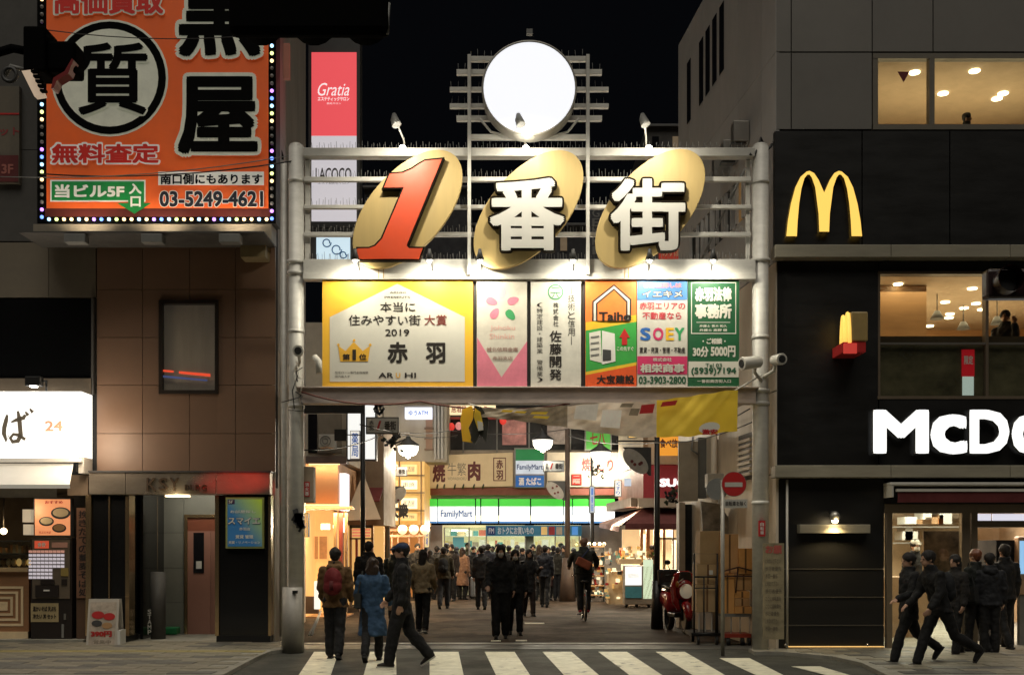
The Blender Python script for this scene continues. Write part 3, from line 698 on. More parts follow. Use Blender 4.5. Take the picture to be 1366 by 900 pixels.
q = MB(); ds -= .01; q.pb(304, 313, 666, 672, ds, .002, mat('purple', L(70, 30, 80))); q.pt('5F', 305, 311, 667, 671, ds-.003, white, w=.03); q.pt('お部屋探し', 307, 341, 680, 684, ds, white, w=.02)
q.pt('スマイエ', 303.8, 347.5, 689, 700, ds, mat('navy', L(30, 40, 80)), w=.06); q.pt('スマイエ', 304.5, 346.5, 689.5, 699, ds-.004, white, w=.025); q.pt('赤羽店', 319, 334, 703, 707, ds, white, w=.03)
q.pt('賃貸 管理', 314, 338, 713, 718, ds, white, w=.04); q.pt('売買・リノベーション', 305, 347, 721, 725, ds, white, w=.03); q.build('lettering', s_)
# the red patch on the fascia is cast by an added spot, built further below
# ---- soba shop
sb = thing('soba_sign', 'big glowing white shop sign with brushed soba lettering and the number 24', 'sign', (X(60, d), d-.5, Z(612, d)))
dso = d-.5
MB().box(XLm, X(123.5, d), dso, d-.0, Z(612, d), Z(527, d), mat('soba_box', (.8, .78, .7), .5, em=1.35, emc=(1, .97, .9), var=.03)).build('light_box', sb, bevel=.01)
ink = mat('ink_brown', L(95, 85, 70), .6, em=.6, emc=L(95, 85, 70))
q = MB(); q.pt('そ', -42, -4, 548, 590, dso, ink, w=.03)
# brush-drawn ba
def brush(q, pts, rs, m=ink):
    P = [(X(a, dso), dso-.008, Z(b, dso)) for a, b in pts]
    vs = []; fs = []
    for i, p in enumerate(P):
        a = Vector(P[min(i+1, len(P)-1)])-Vector(P[max(i-1, 0)]); a.normalize(); nrm = Vector((-a.z, 0, a.x))*rs[i]*dso/F
        vs += [Vector(p)+nrm, Vector(p)-nrm]
    fs = [(2*i, 2*i+1, 2*i+3, 2*i+2) for i in range(len(P)-1)]
    q.add(vs, fs, m)
brush(q, [(10, 553), (8.5, 560), (6, 570), (5.5, 578), (9, 588), (12, 580)], [1.5, 2.8, 3, 3, 2.6, .5])
brush(q, [(15, 563), (22, 560), (32, 557), (34, 553)], [1, 2.4, 2.8, 2])
brush(q, [(24, 548), (26, 558), (27, 570), (28, 580), (24, 588), (17, 589), (14, 584), (18, 579), (25, 580), (34, 586)], [1.5, 3, 3, 3, 3, 2.6, 2.2, 2, 2.4, 2])
brush(q, [(34, 549), (38, 554)], [1.2, 2.4]); brush(q, [(40, 545), (44, 550)], [1.2, 2.4])
q.pt('24', 60, 84, 561, 575, dso-.004, mat('salmon_ink', L(235, 160, 130), em=.6, emc=L(240, 160, 125)), w=.03)
fa = mat('faint_ink', L(215, 205, 190), em=.7, emc=L(225, 220, 205))
q.pt('時間営業', 60, 86, 579, 587, dso-.004, fa, w=.01); q.pt('年中無休', 60, 86, 589, 597, dso-.004, fa, w=.01); q.build('lettering', sb)
lamp('sign_spill', 'AREA', (X(70, d), dso-.02, Z(540, d)), 6, (1, .9, .75), 2.2, (R(180), 0, 0), size_y=.3, parent=sb)
s_ = thing('floodlight', 'small black floodlight on a bracket above the white soba sign', 'lamp', (X(60, d), d-.4, Z(525, d)))
q = MB(); q.box(X(51, d), X(71, d), d-.55, d-.4, Z(520, d), Z(508, d), black); q.build('housing', s_, bevel=.01); MB().box(X(57, d), X(65, d), d-.54, d-.45, Z(521.5, d), Z(520, d), bulbw).build('lens', s_)
q = MB(); q.cyl((X(76, d), d-.45, Z(527, d)), (X(76, d), d-.45, Z(512, d)), .02, black, 8); q.cyl((X(70, d), d-.45, Z(513, d)), (X(77, d), d-.45, Z(513, d)), .015, black, 8); q.build('bracket', s_)
for px in (92, 20): lamp('flood_light', 'SPOT', (X(px, d), d-.42, Z(524, d)), 26, (1, .8, .58), .06, (R(-122), 0, R(0)), 150, .8, s_)
lamp('added_wall_glow', 'POINT', (X(134, d), d-.8, Z(592, d)), 55, (1, .8, .58), .3, parent=s_)  # added bare point lamp, brightens the tiles beside the soba sign
m_awn = mat('white_awning_cloth', (.7, .67, .6), .7, em=.18, emc=(1, .9, .75), var=.06)  # weak emission imitates light coming through the cloth
s_ = thing('shop_awning', 'white sloping awning under the glowing soba sign', 'awning', (X(55, d), d-.5, Z(650, d)))
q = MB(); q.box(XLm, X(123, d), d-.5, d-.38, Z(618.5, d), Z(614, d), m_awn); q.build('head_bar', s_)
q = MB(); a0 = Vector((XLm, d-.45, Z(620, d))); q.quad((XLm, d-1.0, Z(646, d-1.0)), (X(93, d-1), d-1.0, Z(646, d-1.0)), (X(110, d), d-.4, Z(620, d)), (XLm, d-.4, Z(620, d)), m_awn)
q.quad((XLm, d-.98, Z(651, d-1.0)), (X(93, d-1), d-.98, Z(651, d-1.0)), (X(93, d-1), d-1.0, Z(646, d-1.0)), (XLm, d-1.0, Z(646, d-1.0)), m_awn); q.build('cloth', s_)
q = MB(); q.box(X(117, d), X(124, d), d-.42, d-.02, Z(633, d), Z(612, d), offwhite); q.box(X(110, d), X(119, d), d-.3, d-.05, Z(630, d), Z(620, d), darkgrey); q.build('bracket', s_)
q = MB(); q.grid(lambda u, v: (XLm+(X(92, d)-XLm)*u, d-.55+.05*math.sin(u*9), Z(652+v*(13+9*(1-u)**2), d)), 24, 4, mat('grey_cloth', (.12, .11, .09), .8)); q.build('rolled_blind', s_)
lbox(96, 123, 634, 661, mat('tan_box', (.25, .18, .12), .6), -.2, .2, 'bulkhead')
# shop interior
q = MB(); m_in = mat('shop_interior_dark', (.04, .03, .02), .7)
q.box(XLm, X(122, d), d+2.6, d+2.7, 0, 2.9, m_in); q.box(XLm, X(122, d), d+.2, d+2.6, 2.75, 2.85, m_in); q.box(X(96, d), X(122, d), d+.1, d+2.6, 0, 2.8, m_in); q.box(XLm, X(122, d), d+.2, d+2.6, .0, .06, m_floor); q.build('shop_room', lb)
s_ = thing('shop_counter', 'wooden shop counter with nested square inlay at the left edge', 'counter', (X(10, d), d, 0))
MB().box(XLm, X(39, d), d-.02, d+.5, .05, Z(762, d), mat('counter_wood', (.3, .15, .07), .5, sc=(1, 1, 8))).build('body', s_)
MB().box(XLm, X(40, d), d-.1, d+.55, Z(762, d), Z(757, d), mat('counter_top', (.5, .36, .2), .4)).build('top', s_)
cream = mat('cream_inlay', (.75, .58, .36), .5)
cx, cy = 4, 808
for k, hw in enumerate((27, 20, 13, 6)):
    q = MB(); t_ = 3.2; cm_ = cream
    a, b, c, e = cx-hw, cx+hw, cy-hw*.98, cy+hw*.98; y_ = d-.02
    for (aa, bb, cc, ee) in ((a, b, c, c+t_), (a, b, e-t_, e), (a, a+t_, c+t_, e-t_), (b-t_, b, c+t_, e-t_)): q.pb(aa, bb, cc, ee, y_-.012, .012, cm_)
    if k == 3: q.pb(a+t_, b-t_, c+t_, e-t_, y_-.008, .008, cm_)
    q.build('inlay_square', s_)
MB().box(XLm, X(39, d), d-.06, d+.1, .1, .22, cream).build('kick_board', s_)
s_ = thing('food_display', 'glass food display with yellow baskets and bowls on the wooden counter', 'display', (X(12, d), d+.1, Z(757, d)))
q = MB()
yl = mat('yellow_warm', (.75, .5, .15), .5, em=.35, emc=(1, .6, .2)); 
for i in range(9): q.ball((X(-25+i*7, d), d+.25, Z(752, d)+.03), (.05, .05, .07), random.choice((yl, m_wood, cream)), 8, 5)
q.build('dishes', s_)
MB().box(XLm, X(38, d), d+.05, d+.06, Z(757, d), Z(722, d), gl).build('pane', s_)
q = MB()
for z_ in (722, 739): q.box(XLm, X(38, d), d+.08, d+.4, Z(z_, d), Z(z_, d)+.02, chrome)
for i in range(9): q.box(X(-25+i*7, d), X(-21+i*7, d), d+.2, d+.3, Z(739, d)+.02, Z(728+random.uniform(-3, 3), d), random.choice((yl, cream, m_wood)))
q.build('shelf', s_)
for i, (px, py) in enumerate(((5, 708), (-18, 706))):
    s_ = thing('pendant_bulb', ('bare glowing bulb over the soba counter, right one', 'bare glowing bulb over the soba counter at the very edge of the picture')[i], 'lamp', (X(px, d+.9), d+.9, Z(py, d+.9)), group='bare bulbs over the counter')
    MB().ball((X(px, d+.9), d+.9, Z(py, d+.9)), .06, mat('bulb_orange', (1, .8, .5), em=12, emc=(1, .7, .35), var=0), 10, 6).build('bulb', s_)
    MB().cyl((X(px, d+.9), d+.9, Z(py, d+.9)+.06), (X(px, d+.9), d+.9, 2.75), .01, black, 6).build('cord', s_)
    lamp('bulb_light', 'POINT', (X(px, d+.9), d+.75, Z(py, d+.9)-.1), 12, (1, .66, .32), .06, parent=s_)
s_ = thing('white_lantern', 'small white paper lantern behind the counter beside the menu board', 'lantern', (X(35, d+.4), d+.4, Z(715, d+.4)))
q = MB(); q.pb(30, 41, 679, 696, d+.4, .15, mat('lantern_paper', (.6, .5, .35), em=.35, emc=(1, .8, .55))); q.pb(31, 41, 699, 713, d+.4, .15, MATS['lantern_paper']); q.build('shade', s_)
# lit menu board, vending machine, wooden sign, sandwich board
def bowl(q, cx, cy, r, d_, m1, m2):
    P = [(X(cx+r*math.cos(t), d_), Z(cy+r*.62*math.sin(t), d_)) for t in [2*math.pi*i/18 for i in range(18)]]
    q.prism(P, d_-.004, d_, m1, 'y'); P = [(X(cx+r*.8*math.cos(t), d_), Z(cy-.6+r*.45*math.sin(t), d_)) for t in [2*math.pi*i/18 for i in range(18)]]
    q.prism(P, d_-.007, d_-.004, m2, 'y')
orp = mat('menu_orange', (.6, .25, .12), .5, em=.75, emc=L(235, 150, 100), var=.25, sc=(3, 3, 3))
dm = d-.14
s_ = thing('lit_menu_board', 'glowing orange picture menu with noodle bowls above the ticket machine', 'sign', (X(70, d), dm, Z(716, d)))
MB().pb(45, 95, 664, 715, dm, .12, darkgrey).build('frame', s_); MB().pb(46.5, 93.5, 665.5, 713.5, dm-.006, .006, orp).build('face', s_)
q = MB(); bowl(q, 81, 684, 13, dm-.006, darkgrey, cream); bowl(q, 62, 695, 10, dm-.006, darkgrey, cream); bowl(q, 79, 704, 9.5, dm-.006, darkgrey, m_wood)
q.pt('おすすめ', 60, 84, 667.5, 671.5, dm-.006, red, w=.03); q.pt('天ぷらそば', 52, 68, 708, 711.5, dm-.006, red, w=.02); q.build('pictures', s_)
lamp('menu_spot', 'POINT', (X(49, d), dm-.25, Z(680, d)), 4, (1, .8, .5), .03, parent=s_)
s_ = thing('ticket_machine', 'dark food ticket vending machine with rows of lit buttons under the menu board', 'vending machine', (X(67, d), dm, .05))
m_vm = mat('machine_dark', (.02, .014, .012), .4); m_vf = mat('machine_grey', (.14, .11, .08), .4)
MB().pb(41, 96, 717, 857, dm, .4, m_vm).build('body', s_, bevel=.01)
MB().pb(43, 93, 719, 798, dm-.02, .02, m_vf).build('front_panel', s_)
q = MB(); q.pb(46, 65, 721, 731, dm-.026, .006, mat('sign_red_lit', (.5, .06, .03), em=.5, emc=L(220, 90, 60))); q.pb(69, 90, 723, 730, dm-.026, .006, mat('plate_brown', (.3, .15, .1), em=.2)); q.pt('食券', 50, 61, 723, 729, dm-.027, white, w=.03); q.build('plates', s_)
bt = {}
for r_ in range(8):
    for c_ in range(9):
        if r_ > 4 and c_ > 5: continue
        x_, y_ = 44+c_*5.3, 733.5+r_*4.9
        key = 'a' if (r_ == 0) else 'b'
        if key not in bt:
            bt[key] = MB().box(0, 4.3*d/F, 0, .015, 0, 3.3*d/F, mat('button_pic', (.5, .3, .25), em=.5, emc=L(210, 150, 130), var=.5, sc=(30, 30, 30)) if key == 'a' else mat('button_lit', (.6, .58, .6), em=.55, emc=L(215, 205, 215), var=.5, sc=(25, 25, 25))).build('button', s_, local=True); b_ = bt[key]
        else: b_ = bt[key].copy(); COL.objects.link(b_)
        b_.location = Vector((X(x_, d), dm-.035, Z(y_+3.3, d)))-wl(s_)
q = MB(); q.pb(47, 78, 780, 796, dm-.045, .025, m_vm); q.pb(54, 72, 773, 779, dm-.04, .02, m_vm); q.pb(81, 91, 757, 768, dm-.035, .015, mat('plate_yellow', (.3, .22, .06))); q.pb(82, 89, 772, 780, dm-.035, .015, m_vm); q.pb(58, 66, 786, 788, dm-.05, .005, white); q.build('coin_unit', s_)
q = MB(); q.pb(41, 78, 804, 829, dm-.01, .01, mat('menu_card', (.38, .3, .16), .5)); q.pt('温かいそば 天ぷら', 44, 75, 808, 815, dm-.01, m_vm, w=.04); q.pt('冷たい 丼 セット', 44, 75, 818, 825, dm-.01, m_vm, w=.04); q.build('menu_card', s_)
q = MB(); q.pb(85, 88, 818, 826, dm-.02, .02, alu); q.pb(82, 85, 832, 850, dm-.015, .015, grey); q.build('locks', s_)
s_ = thing('vertical_wood_sign', 'tall reddish wooden board with vertical brush lettering beside the ticket machine', 'sign', (X(111, d), d-.1, Z(797, d)))
MB().pb(102, 121, 677, 797, d-.16, .05, mat('sign_wood', (.2, .1, .06), .5, sc=(2, 2, 8))).build('board', s_)
q = MB(); q.ptv('挽きたての蕎麦そば処', 105, 118, 680, 795, d-.16, mat('dark_ink', (.015, .01, .01), .6), w=.02); q.build('lettering', s_)
MB().pb(102, 121, 797, 857, d-.13, .05, mat('low_wood', (.09, .05, .03), .5)).build('wood_post', lb)
s_ = thing('sandwich_board', 'small white sandwich board with noodle pictures standing on the pavement', 'sign', (X(136, 18.9), 18.9, .06))
da = 18.9; q = MB()
def lean(px0, px1, py0, py1, m, o=0):
    z0, z1 = Z(py1, da), Z(py0, da); k = lambda z: da+(z-.1)*.16-o
    return [(X(px0, da), k(z0), z0), (X(px1, da), k(z0), z0), (X(px1, da), k(z1), z1), (X(px0, da), k(z1), z1)]
m_wf = mat('board_frame', (.5, .46, .4), .4)
a = lean(115, 156, 799, 865, 0); b = [(p[0], p[1]+.04, p[2]) for p in a]
q.add(a+b, [(0, 1, 2, 3), (7, 6, 5, 4), (0, 4, 5, 1), (1, 5, 6, 2), (2, 6, 7, 3), (3, 7, 4, 0)], m_wf); q.build('front_leaf', s_)
q = MB(); a = [(p[0], 2*da-p[1]+.32, p[2]) for p in a]; b = [(p[0], p[1]+.03, p[2]) for p in a]; q.add(a+b, [(0, 1, 2, 3), (7, 6, 5, 4), (0, 4, 5, 1), (1, 5, 6, 2), (2, 6, 7, 3), (3, 7, 4, 0)], m_wf); q.build('rear_leaf', s_)
q = MB(); q.add(lean(118, 153, 803, 861, 0, .006), [(0, 1, 2, 3)], mat('board_print', (.5, .42, .34), .5, var=.5, sc=(5, 5, 5)))
for (cx_, cy_, r_) in ((129, 820, 8.5), (144, 822, 8), (128, 831, 7), (142, 834, 7)):
    y_ = da+(Z(cy_, da)-.1)*.16-.012; P = [(X(cx_+r_*math.cos(t), da), y_+(-r_*.6*math.sin(t)*da/F)*.16-.002, Z(cy_+r_*.6*math.sin(t), da)) for t in [2*math.pi*i/16 for i in range(16)]]; q.add(P, [tuple(range(16))[::-1]], random.choice((m_wood, red, darkgrey)))
y_ = da+(Z(847, da)-.1)*.16-.02
q.text('390円', X(121, da), X(149, da), Z(849, da), Z(841, da), y_+.012, red, w=.06); q.text('営業中', X(125, da), X(148, da), Z(858, da), Z(853, da), y_-.005, ink, w=.02); q.build('poster', s_)
MB().box(X(157, da), X(161, da), da-.02, da+.25, .06, .3, white).build('weight', s_)
# glow on the pavement in front of the shop is from these lamps; small stone step
MB().box(XLm, X(120, d), d-.32, d-.0, .05, .1, m_kerb).build('door_step', lb)
# left edge sign of upper floors
s_ = thing('floor_sign', 'dim sign with katakana and 3F at the left edge beside the orange billboard', 'sign', (X(10, d), d-.1, Z(245, d)))
dn = d-.1
MB().box(XLm, X(29, d), dn, d, Z(246, d), Z(118, d), mat('sign_face_beige', (.14, .12, .09), .5)).build('face', s_)
q = MB(); q.box(XLm, X(28, d), dn-.01, dn, Z(245, d), Z(210, d), mat('maroon_face', (.1, .015, .015), .5)); q.box(XLm, X(29, d), dn-.008, dn, Z(156, d), Z(154, d), red)
q.pt('ット', 0, 26, 170, 181, dn, mat('maroon_text', (.25, .03, .03)), w=.03); q.pt('3F', 2, 18, 219, 232, dn-.012, mat('dim_pink', (.3, .1, .08)), w=.03); q.build('lettering', s_)

# ---- orange billboard
db = 19.2
bb = thing('orange_billboard', 'huge orange pawn shop billboard edged with coloured lights', 'billboard', (X(210, db), db, Z(298, db)))
m_or = mat('billboard_orange', L(238, 105, 45), .45, em=.1, emc=L(240, 100, 40), var=.06)  # faint glow mixed into this and the prints, imitating floodlight
MB().pb(50, 368, -60, 298, db, .35, m_dkt).build('box', bb)
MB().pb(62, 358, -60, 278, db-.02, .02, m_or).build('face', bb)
MB().pb(60, 360, 278, 289, db-.018, .018, mat('dark_red_strip', (.12, .02, .015), .5)).build('lower_strip', bb)
bk = mat('billboard_black', (.006, .006, .006), .95, spec=.03, var=0); bw = mat('billboard_white', (.75, .74, .64), .6, em=.12, emc=L(200, 205, 180)); br = mat('billboard_red', L(205, 40, 30), .5, em=.1)
bwt = mat('billboard_white_low', (.75, .74, .68), .5, em=.2)  # lower white: stronger painted glow than the upper one
y_ = db-.02
q = MB()
def disc(q, cx, cy, r, y, m, th=.005, d_=db, n=40, rz=None): q.prism([(X(cx+r*math.cos(t), d_), Z(cy+(rz or r)*math.sin(t), d_)) for t in [2*math.pi*i/n for i in range(n)]], y-th, y, m, 'y')
disc(q, 147, 105, 78, y_, bw); disc(q, 147, 105, 75, y_-.006, bk); disc(q, 147, 105, 65, y_-.012, bw); q.build('round_emblem', bb)
y2 = y_-.02
def twin(q, s, a, b, c, e, w1, w2, m1, m2, g=3):
    q.pt(s, a-g, b+g, c-g, e+g, y2, m1, w=w1, ext=.006); q.pt(s, a, b, c, e, y2-.01, m2, w=w2, ext=.006)
q = MB(); twin(q, '質', 103, 197, 57, 154, .045, .022, bw, bk, 2); twin(q, '屋', 237, 344, 102, 206, .085, .034, bw, bk, 5); twin(q, '黒', 238, 348, -40, 76, .08, .03, bw, bk, 5)
twin(q, '高価買取', 72, 218, -16, 19, .08, .035, bw, br, 2.5)
twin(q, '無料査定', 69, 212, 192, 218, .08, .035, bwt, br, 2.5)
q.build('lettering', bb)
q = MB(); q.pb(211, 352, 229, 247, y2, .01, bwt); q.pt('南口側にもあります', 214, 350, 232, 246, y2-.004, bk, w=.03)
q.pt('03-5249-4621', 212, 352, 254, 277, y2, bwt, w=.07); q.pt('03-5249-4621', 213, 351, 255, 276, y2-.008, mat('navy_black', (.01, .012, .025)), w=.03)
q.build('phone_lettering', bb)
gr = mat('entry_green', L(20, 130, 60), .5, em=.15)
q = MB(); q.pb(67, 194, 240, 269, y2+.01, .01, bwt); q.pb(69, 192, 242, 267, y2, .01, gr); q.prism([(X(158, db), Z(272, db)), (X(202, db), Z(272, db)), (X(180, db), Z(286, db))], y2-.0, y2+.01, gr, 'y'); q.pb(171, 192, 266, 278, y2-.002, .01, gr)
q.pt('当ビル5F', 73, 166, 246, 264, y2-.006, bwt, w=.04); q.pt('入', 172, 189, 245, 259, y2-.006, bwt, w=.04); q.pt('口', 174, 188, 262, 276, y2-.006, bwt, w=.04); q.build('entrance_panel', bb)
# lights along the edge (colours cycle), alternate ones unlit
cols = [('violet', (.55, .25, 1)), ('blue', (.15, .3, 1)), ('sky', (.4, .7, 1)), ('lime', (.75, .9, .3)), ('amber', (1, .7, .35)), ('off', None), ('off', None), ('off', None)]
cm = [mat('dot_'+n, (.3, .3, .3) if c is None else c, .4, em=0 if c is None else 2.2, emc=c, var=0) for n, c in cols]
pts = [(56.5, y) for y in range(-40, 294, 10)]+[(x, 293) for x in range(66, 358, 10)]+[(363, y) for y in range(-38, 294, 10)]
bulbs = {}
for i, (px, py) in enumerate(pts):
    c_ = i % 8 if px < 60 or px > 360 else [0, 1, 2, 3, 4, 4, 2, 5][i % 8]
    m = cm[c_] if c_ < 5 or py != 293 else cm[4]
    if m.name not in bulbs: bulbs[m.name] = MB().ball((0, 0, 0), .032, m, 8, 5).build('edge_bulb', bb, local=True); o = bulbs[m.name]
    else: o = bulbs[m.name].copy(); COL.objects.link(o)
    o.location = Vector((X(px, db), db-.02, Z(py, db)))-wl(bb)
q = MB()
for a, b, c, e in ((50, 62, -60, 298), (358, 368, -60, 298), (62, 358, 289, 298)): q.pb(a, b, c, e, db-.01, .01, bk)
q.build('light_channel', bb)
# trough with three flood lamps under the board
m_tr = mat('beige_trough', (.3, .26, .2), .5, .1, var=.2)
MB().box(X(46, db), X(363, db), db-.05, db+.35, Z(322, db), Z(300, db), m_tr).build('trough', bb)
MB().box(X(46, db), X(363, db), db-.62, db+.3, Z(324, db), Z(322, db), m_dkt).build('trough_tray', bb)
for px in (104, 206, 309):
    fl = MB().box(X(px-14, db-.5), X(px+14, db-.5), db-.66, db-.46, Z(323, db-.5)-.04, Z(315, db-.5), grey).build('flood_lamp', bb, bevel=.01)
    lamp('board_light', 'SPOT', (X(px, db-.5), db-.56, Z(313, db-.5)), 230, (1, .83, .6), .06, (R(156), 0, 0), 130, .8, bb)
MB().box(X(327, d), X(360, d), d-.35, d, Z(350, d), Z(322, d), mat('tan_junction', (.3, .24, .13), .6)).top('junction_box', 'beige junction box under the right corner of the billboard', 'box', bevel=.01)
# red on the mirror fascia comes from an added spot, not a signal lens
# ================================================================== GATE
d = DG
g = thing('gate_arch', 'tall white steel street gate spanning the alley mouth', 'gate', (0, d, 0))
zT = Z(192, d)
def post(px, r, zt=zT, m=steelw, extra=()):
    q = MB(); q.cyl((X(px, d), d+.15, 0), (X(px, d), d+.15, zt), r, m, 24); q.ball((X(px, d), d+.15, zt), (r, r, .07), m, 16, 6)
    return q.build('post', g)
post(393, .122); post(1017, .13)
q = MB(); q.cyl((X(374, d), d+.3, 0), (X(374, d), d+.3, zT-.2), .045, steelw, 12); q.build('side_post', g)
for px, a in ((393, ((238, .135), (347, .15), (362, .15), (440, .13), (540, .135))), (1017, ((240, .14), (345, .155), (448, .14), (520, .15), (537, .15), (670, .14)))):
    for py, r in a: MB().cyl((X(px, d), d+.15, Z(py, d)-.03), (X(px, d), d+.15, Z(py, d)+.03), r, steelw, 24).build('collar', g)
MB().cyl((X(388.5, d), d+.12, 0), (X(388.5, d), d+.12, Z(783, d)), .165, mat('post_casing', (.34, .32, .29), .5, .1, var=.2), 24).build('post_casing', g)
MB().box(X(391, d), X(398, d), d-.06, d-.03, Z(791, d), Z(787, d), black).build('hatch', g)
def beam(px0, px1, py0, py1, th=.2, y0=.0, name='beam', m=steelw): return MB().box(X(px0, d), X(px1, d), d+y0, d+y0+th, Z(py1, d), Z(py0, d), m).build(name, g, bevel=.006)
def ibeam(px0, px1, py0, py1, y0=0, m=steelw):
    q = MB(); x0, x1, z0, z1 = X(px0, d), X(px1, d), Z(py1, d), Z(py0, d)
    q.prism([(d+y0, z0), (d+y0+.24, z0), (d+y0+.24, z0+.03), (d+y0+.05, z0+.03), (d+y0+.05, z1-.03), (d+y0+.24, z1-.03), (d+y0+.24, z1), (d+y0, z1)], x0, x1, m, 'x')
    return q.build('beam', g, bevel=.004)
beam(404.5, 1007, 197, 208, .2)
for a, b in ((234, 240), (271.5, 276.5), (308, 313.5)): beam(404.5, 1003, a, b, .08, .06, 'rail')
beam(404.5, 1008, 345.5, 364, .16); beam(404.5, 1008, 364.7, 373, .2, -.04)
beam(400, 1008, 518, 538, .24, -.02, m=mat('pinkish_beam', (.62, .52, .47), .55, .05, var=.3, sc=(2, 2, 8)))
beam(396, 1012, 516.2, 518, .34, -.08, 'beam_cap', mat('pinkish_beam', (.4, .33, .3)))
for a, b in ((404.5, 411), (998, 1003.5)): beam(a, b, 208.5, 345, .08, .16, 'upright')
for a, b in ((624, 628.5), (781.5, 786)): MB().box(X(a, d), X(b, d), d-.1, d-.02, Z(368, d), Z(76, d), steelw).build('upright', g, bevel=.004)
for a, b, c, e in ((600, 812, 116.5, 121.5), (600, 812, 138.5, 144), (609, 803, 93, 99.5), (609, 803, 154.5, 161), (626, 786, 75.5, 81.5), (626, 786, 179.5, 186)):
    MB().box(X(a, d), X(b, d), d-.015, d+.07, Z(e, d), Z(c, d), steelw).build('rail', g, bevel=.004)
# bird spikes: too small to pick apart
q = MB()
def spikes(a, b, py, h=9, st=4.1, y=.1):
    x = a
    while x < b:
        for k in ((-1,) if int(x*10) % 2 else (1,)):
            xx = X(x+random.uniform(-.5, .5), d); z = Z(py, d); q.cyl((xx, d+y+k*.03, z), (xx+random.uniform(-.012, .012), d+y+k*.06, z+h*d/F*random.uniform(.8, 1.1)), .0032, grey, 4)
        x += st
spikes(412, 1000, 197, 9); 
for py in (234, 271.5, 308): spikes(412, 626, py, 9, 4.1); spikes(630, 780, py, 9); spikes(788, 1000, py, 9)
spikes(412, 1004, 345.5, 10)
for a, b, py in ((602, 645, 116.5), (768, 810, 116.5), (602, 640, 138.5), (770, 810, 138.5), (611, 650, 93), (764, 801, 93), (611, 648, 154.5), (766, 801, 154.5), (628, 660, 75.5), (750, 784, 75.5)): spikes(a, b, py, 12, 9, .03)
so_ = q.build('bird_spikes', g); so_['kind'] = 'stuff'
# diagonal braces at the right end, cables
for (a, b, c, e) in ((940, 345, 1000, 215),):
    MB().cyl((X(a, d), d+.9, Z(b, d)), (X(c, d), d+.35, Z(e, d)), .02, grey, 6).build('brace', g)
for (a, b, c, e, yy) in ((408, 214, 408, 345, .5), (996, 214, 996, 345, .5)):
    pass
# ---- round sign (blank: no figure on it)
s_ = thing('round_sign', 'round glowing white sign high above the gate', 'sign', (X(706, d), d-.3, Z(180, d)))
def pdisc(cx, cy, r, y0, y1, m, n=56, side=None): 
    return MB().prism([(X(cx+r*math.cos(t), d-.43), Z(cy+r*math.sin(t), d-.43)) for t in [2*math.pi*i/n for i in range(n)]], d+y0, d+y1, m, 'y', side)
pdisc(706, 117.5, 63, -.42, -.11, mat('drum_metal', (.4, .38, .34), .4, .3)).build('drum', s_)
q = MB(); q.torus((X(706, d-.43), d-.43, Z(117.5, d-.43)), 62.3*(d-.43)/F, .018, mat('drum_metal', (0, 0, 0)), 'y', 56, 6); q.build('rim', s_)
pdisc(706, 117.5, 61.5, -.435, -.42, mat('round_face', (.8, .8, .85), .5, em=.86, emc=(.93, .95, 1), var=.03, sc=(1, 1, 1)), side=white).build('face', s_)
MB().box(X(702, d), X(710, d), d-.3, d-.2, Z(56, d), Z(50, d), grey).build('top_bracket', s_)
q = MB(); q.tube([(X(640, d), d-.06, Z(160, d)), (X(655, d), d-.06, Z(178, d)), (X(690, d), d-.06, Z(187, d)), (X(722, d), d-.06, Z(187, d)), (X(757, d), d-.06, Z(178, d)), (X(772, d), d-.06, Z(160, d))], .02, steelw, 6); q.build('hoop', s_)
# ---- gold ovals
m_ov = mat('gold_oval', (.52, .38, .15), .5, .0, var=.1, sc=(6, 6, .5))
th = R(41); A_, B_ = 95.5, 50.5
def oval_pts(cx, cy, s=1, n=60):
    P = []
    for i in range(n):
        t = 2*math.pi*i/n; u, v = A_*s*math.cos(t), B_*s*math.sin(t)
        P.append((cx+u*math.sin(th)+v*math.cos(th), cy-u*math.cos(th)+v*math.sin(th)))
    return P
ovs = {}
for nm_, cx, cy in (('first', 543.5, 279), ('second', 705, 279.5), ('third', 867.5, 278)):
    pos = {'first': 'gold oval plaque behind the orange numeral 1', 'second': 'gold oval plaque behind the middle white character', 'third': 'gold oval plaque behind the right white character'}[nm_]
    P = [(X(a, d-.2), Z(b, d-.2)) for a, b in oval_pts(cx, cy)]
    ovs[nm_] = MB().prism(P, d-.2, d-.12, m_ov, 'y').top('oval_plaque', pos, 'plaque', (X(cx, d), d-.16, Z(cy+78, d)), 'oval plaques on the gate', bevel=.008)
def rust(px, py0, py1): pass
m_rust = mat('rust_streak', (.45, .25, .06), .7, var=.4)
for a in (505.5, 512, 833, 838): MB().box(X(a, d)-.006, X(a, d)+.006, d-.047, d-.044, Z(372, d), Z(356, d), m_rust).build('rust_streak', g)
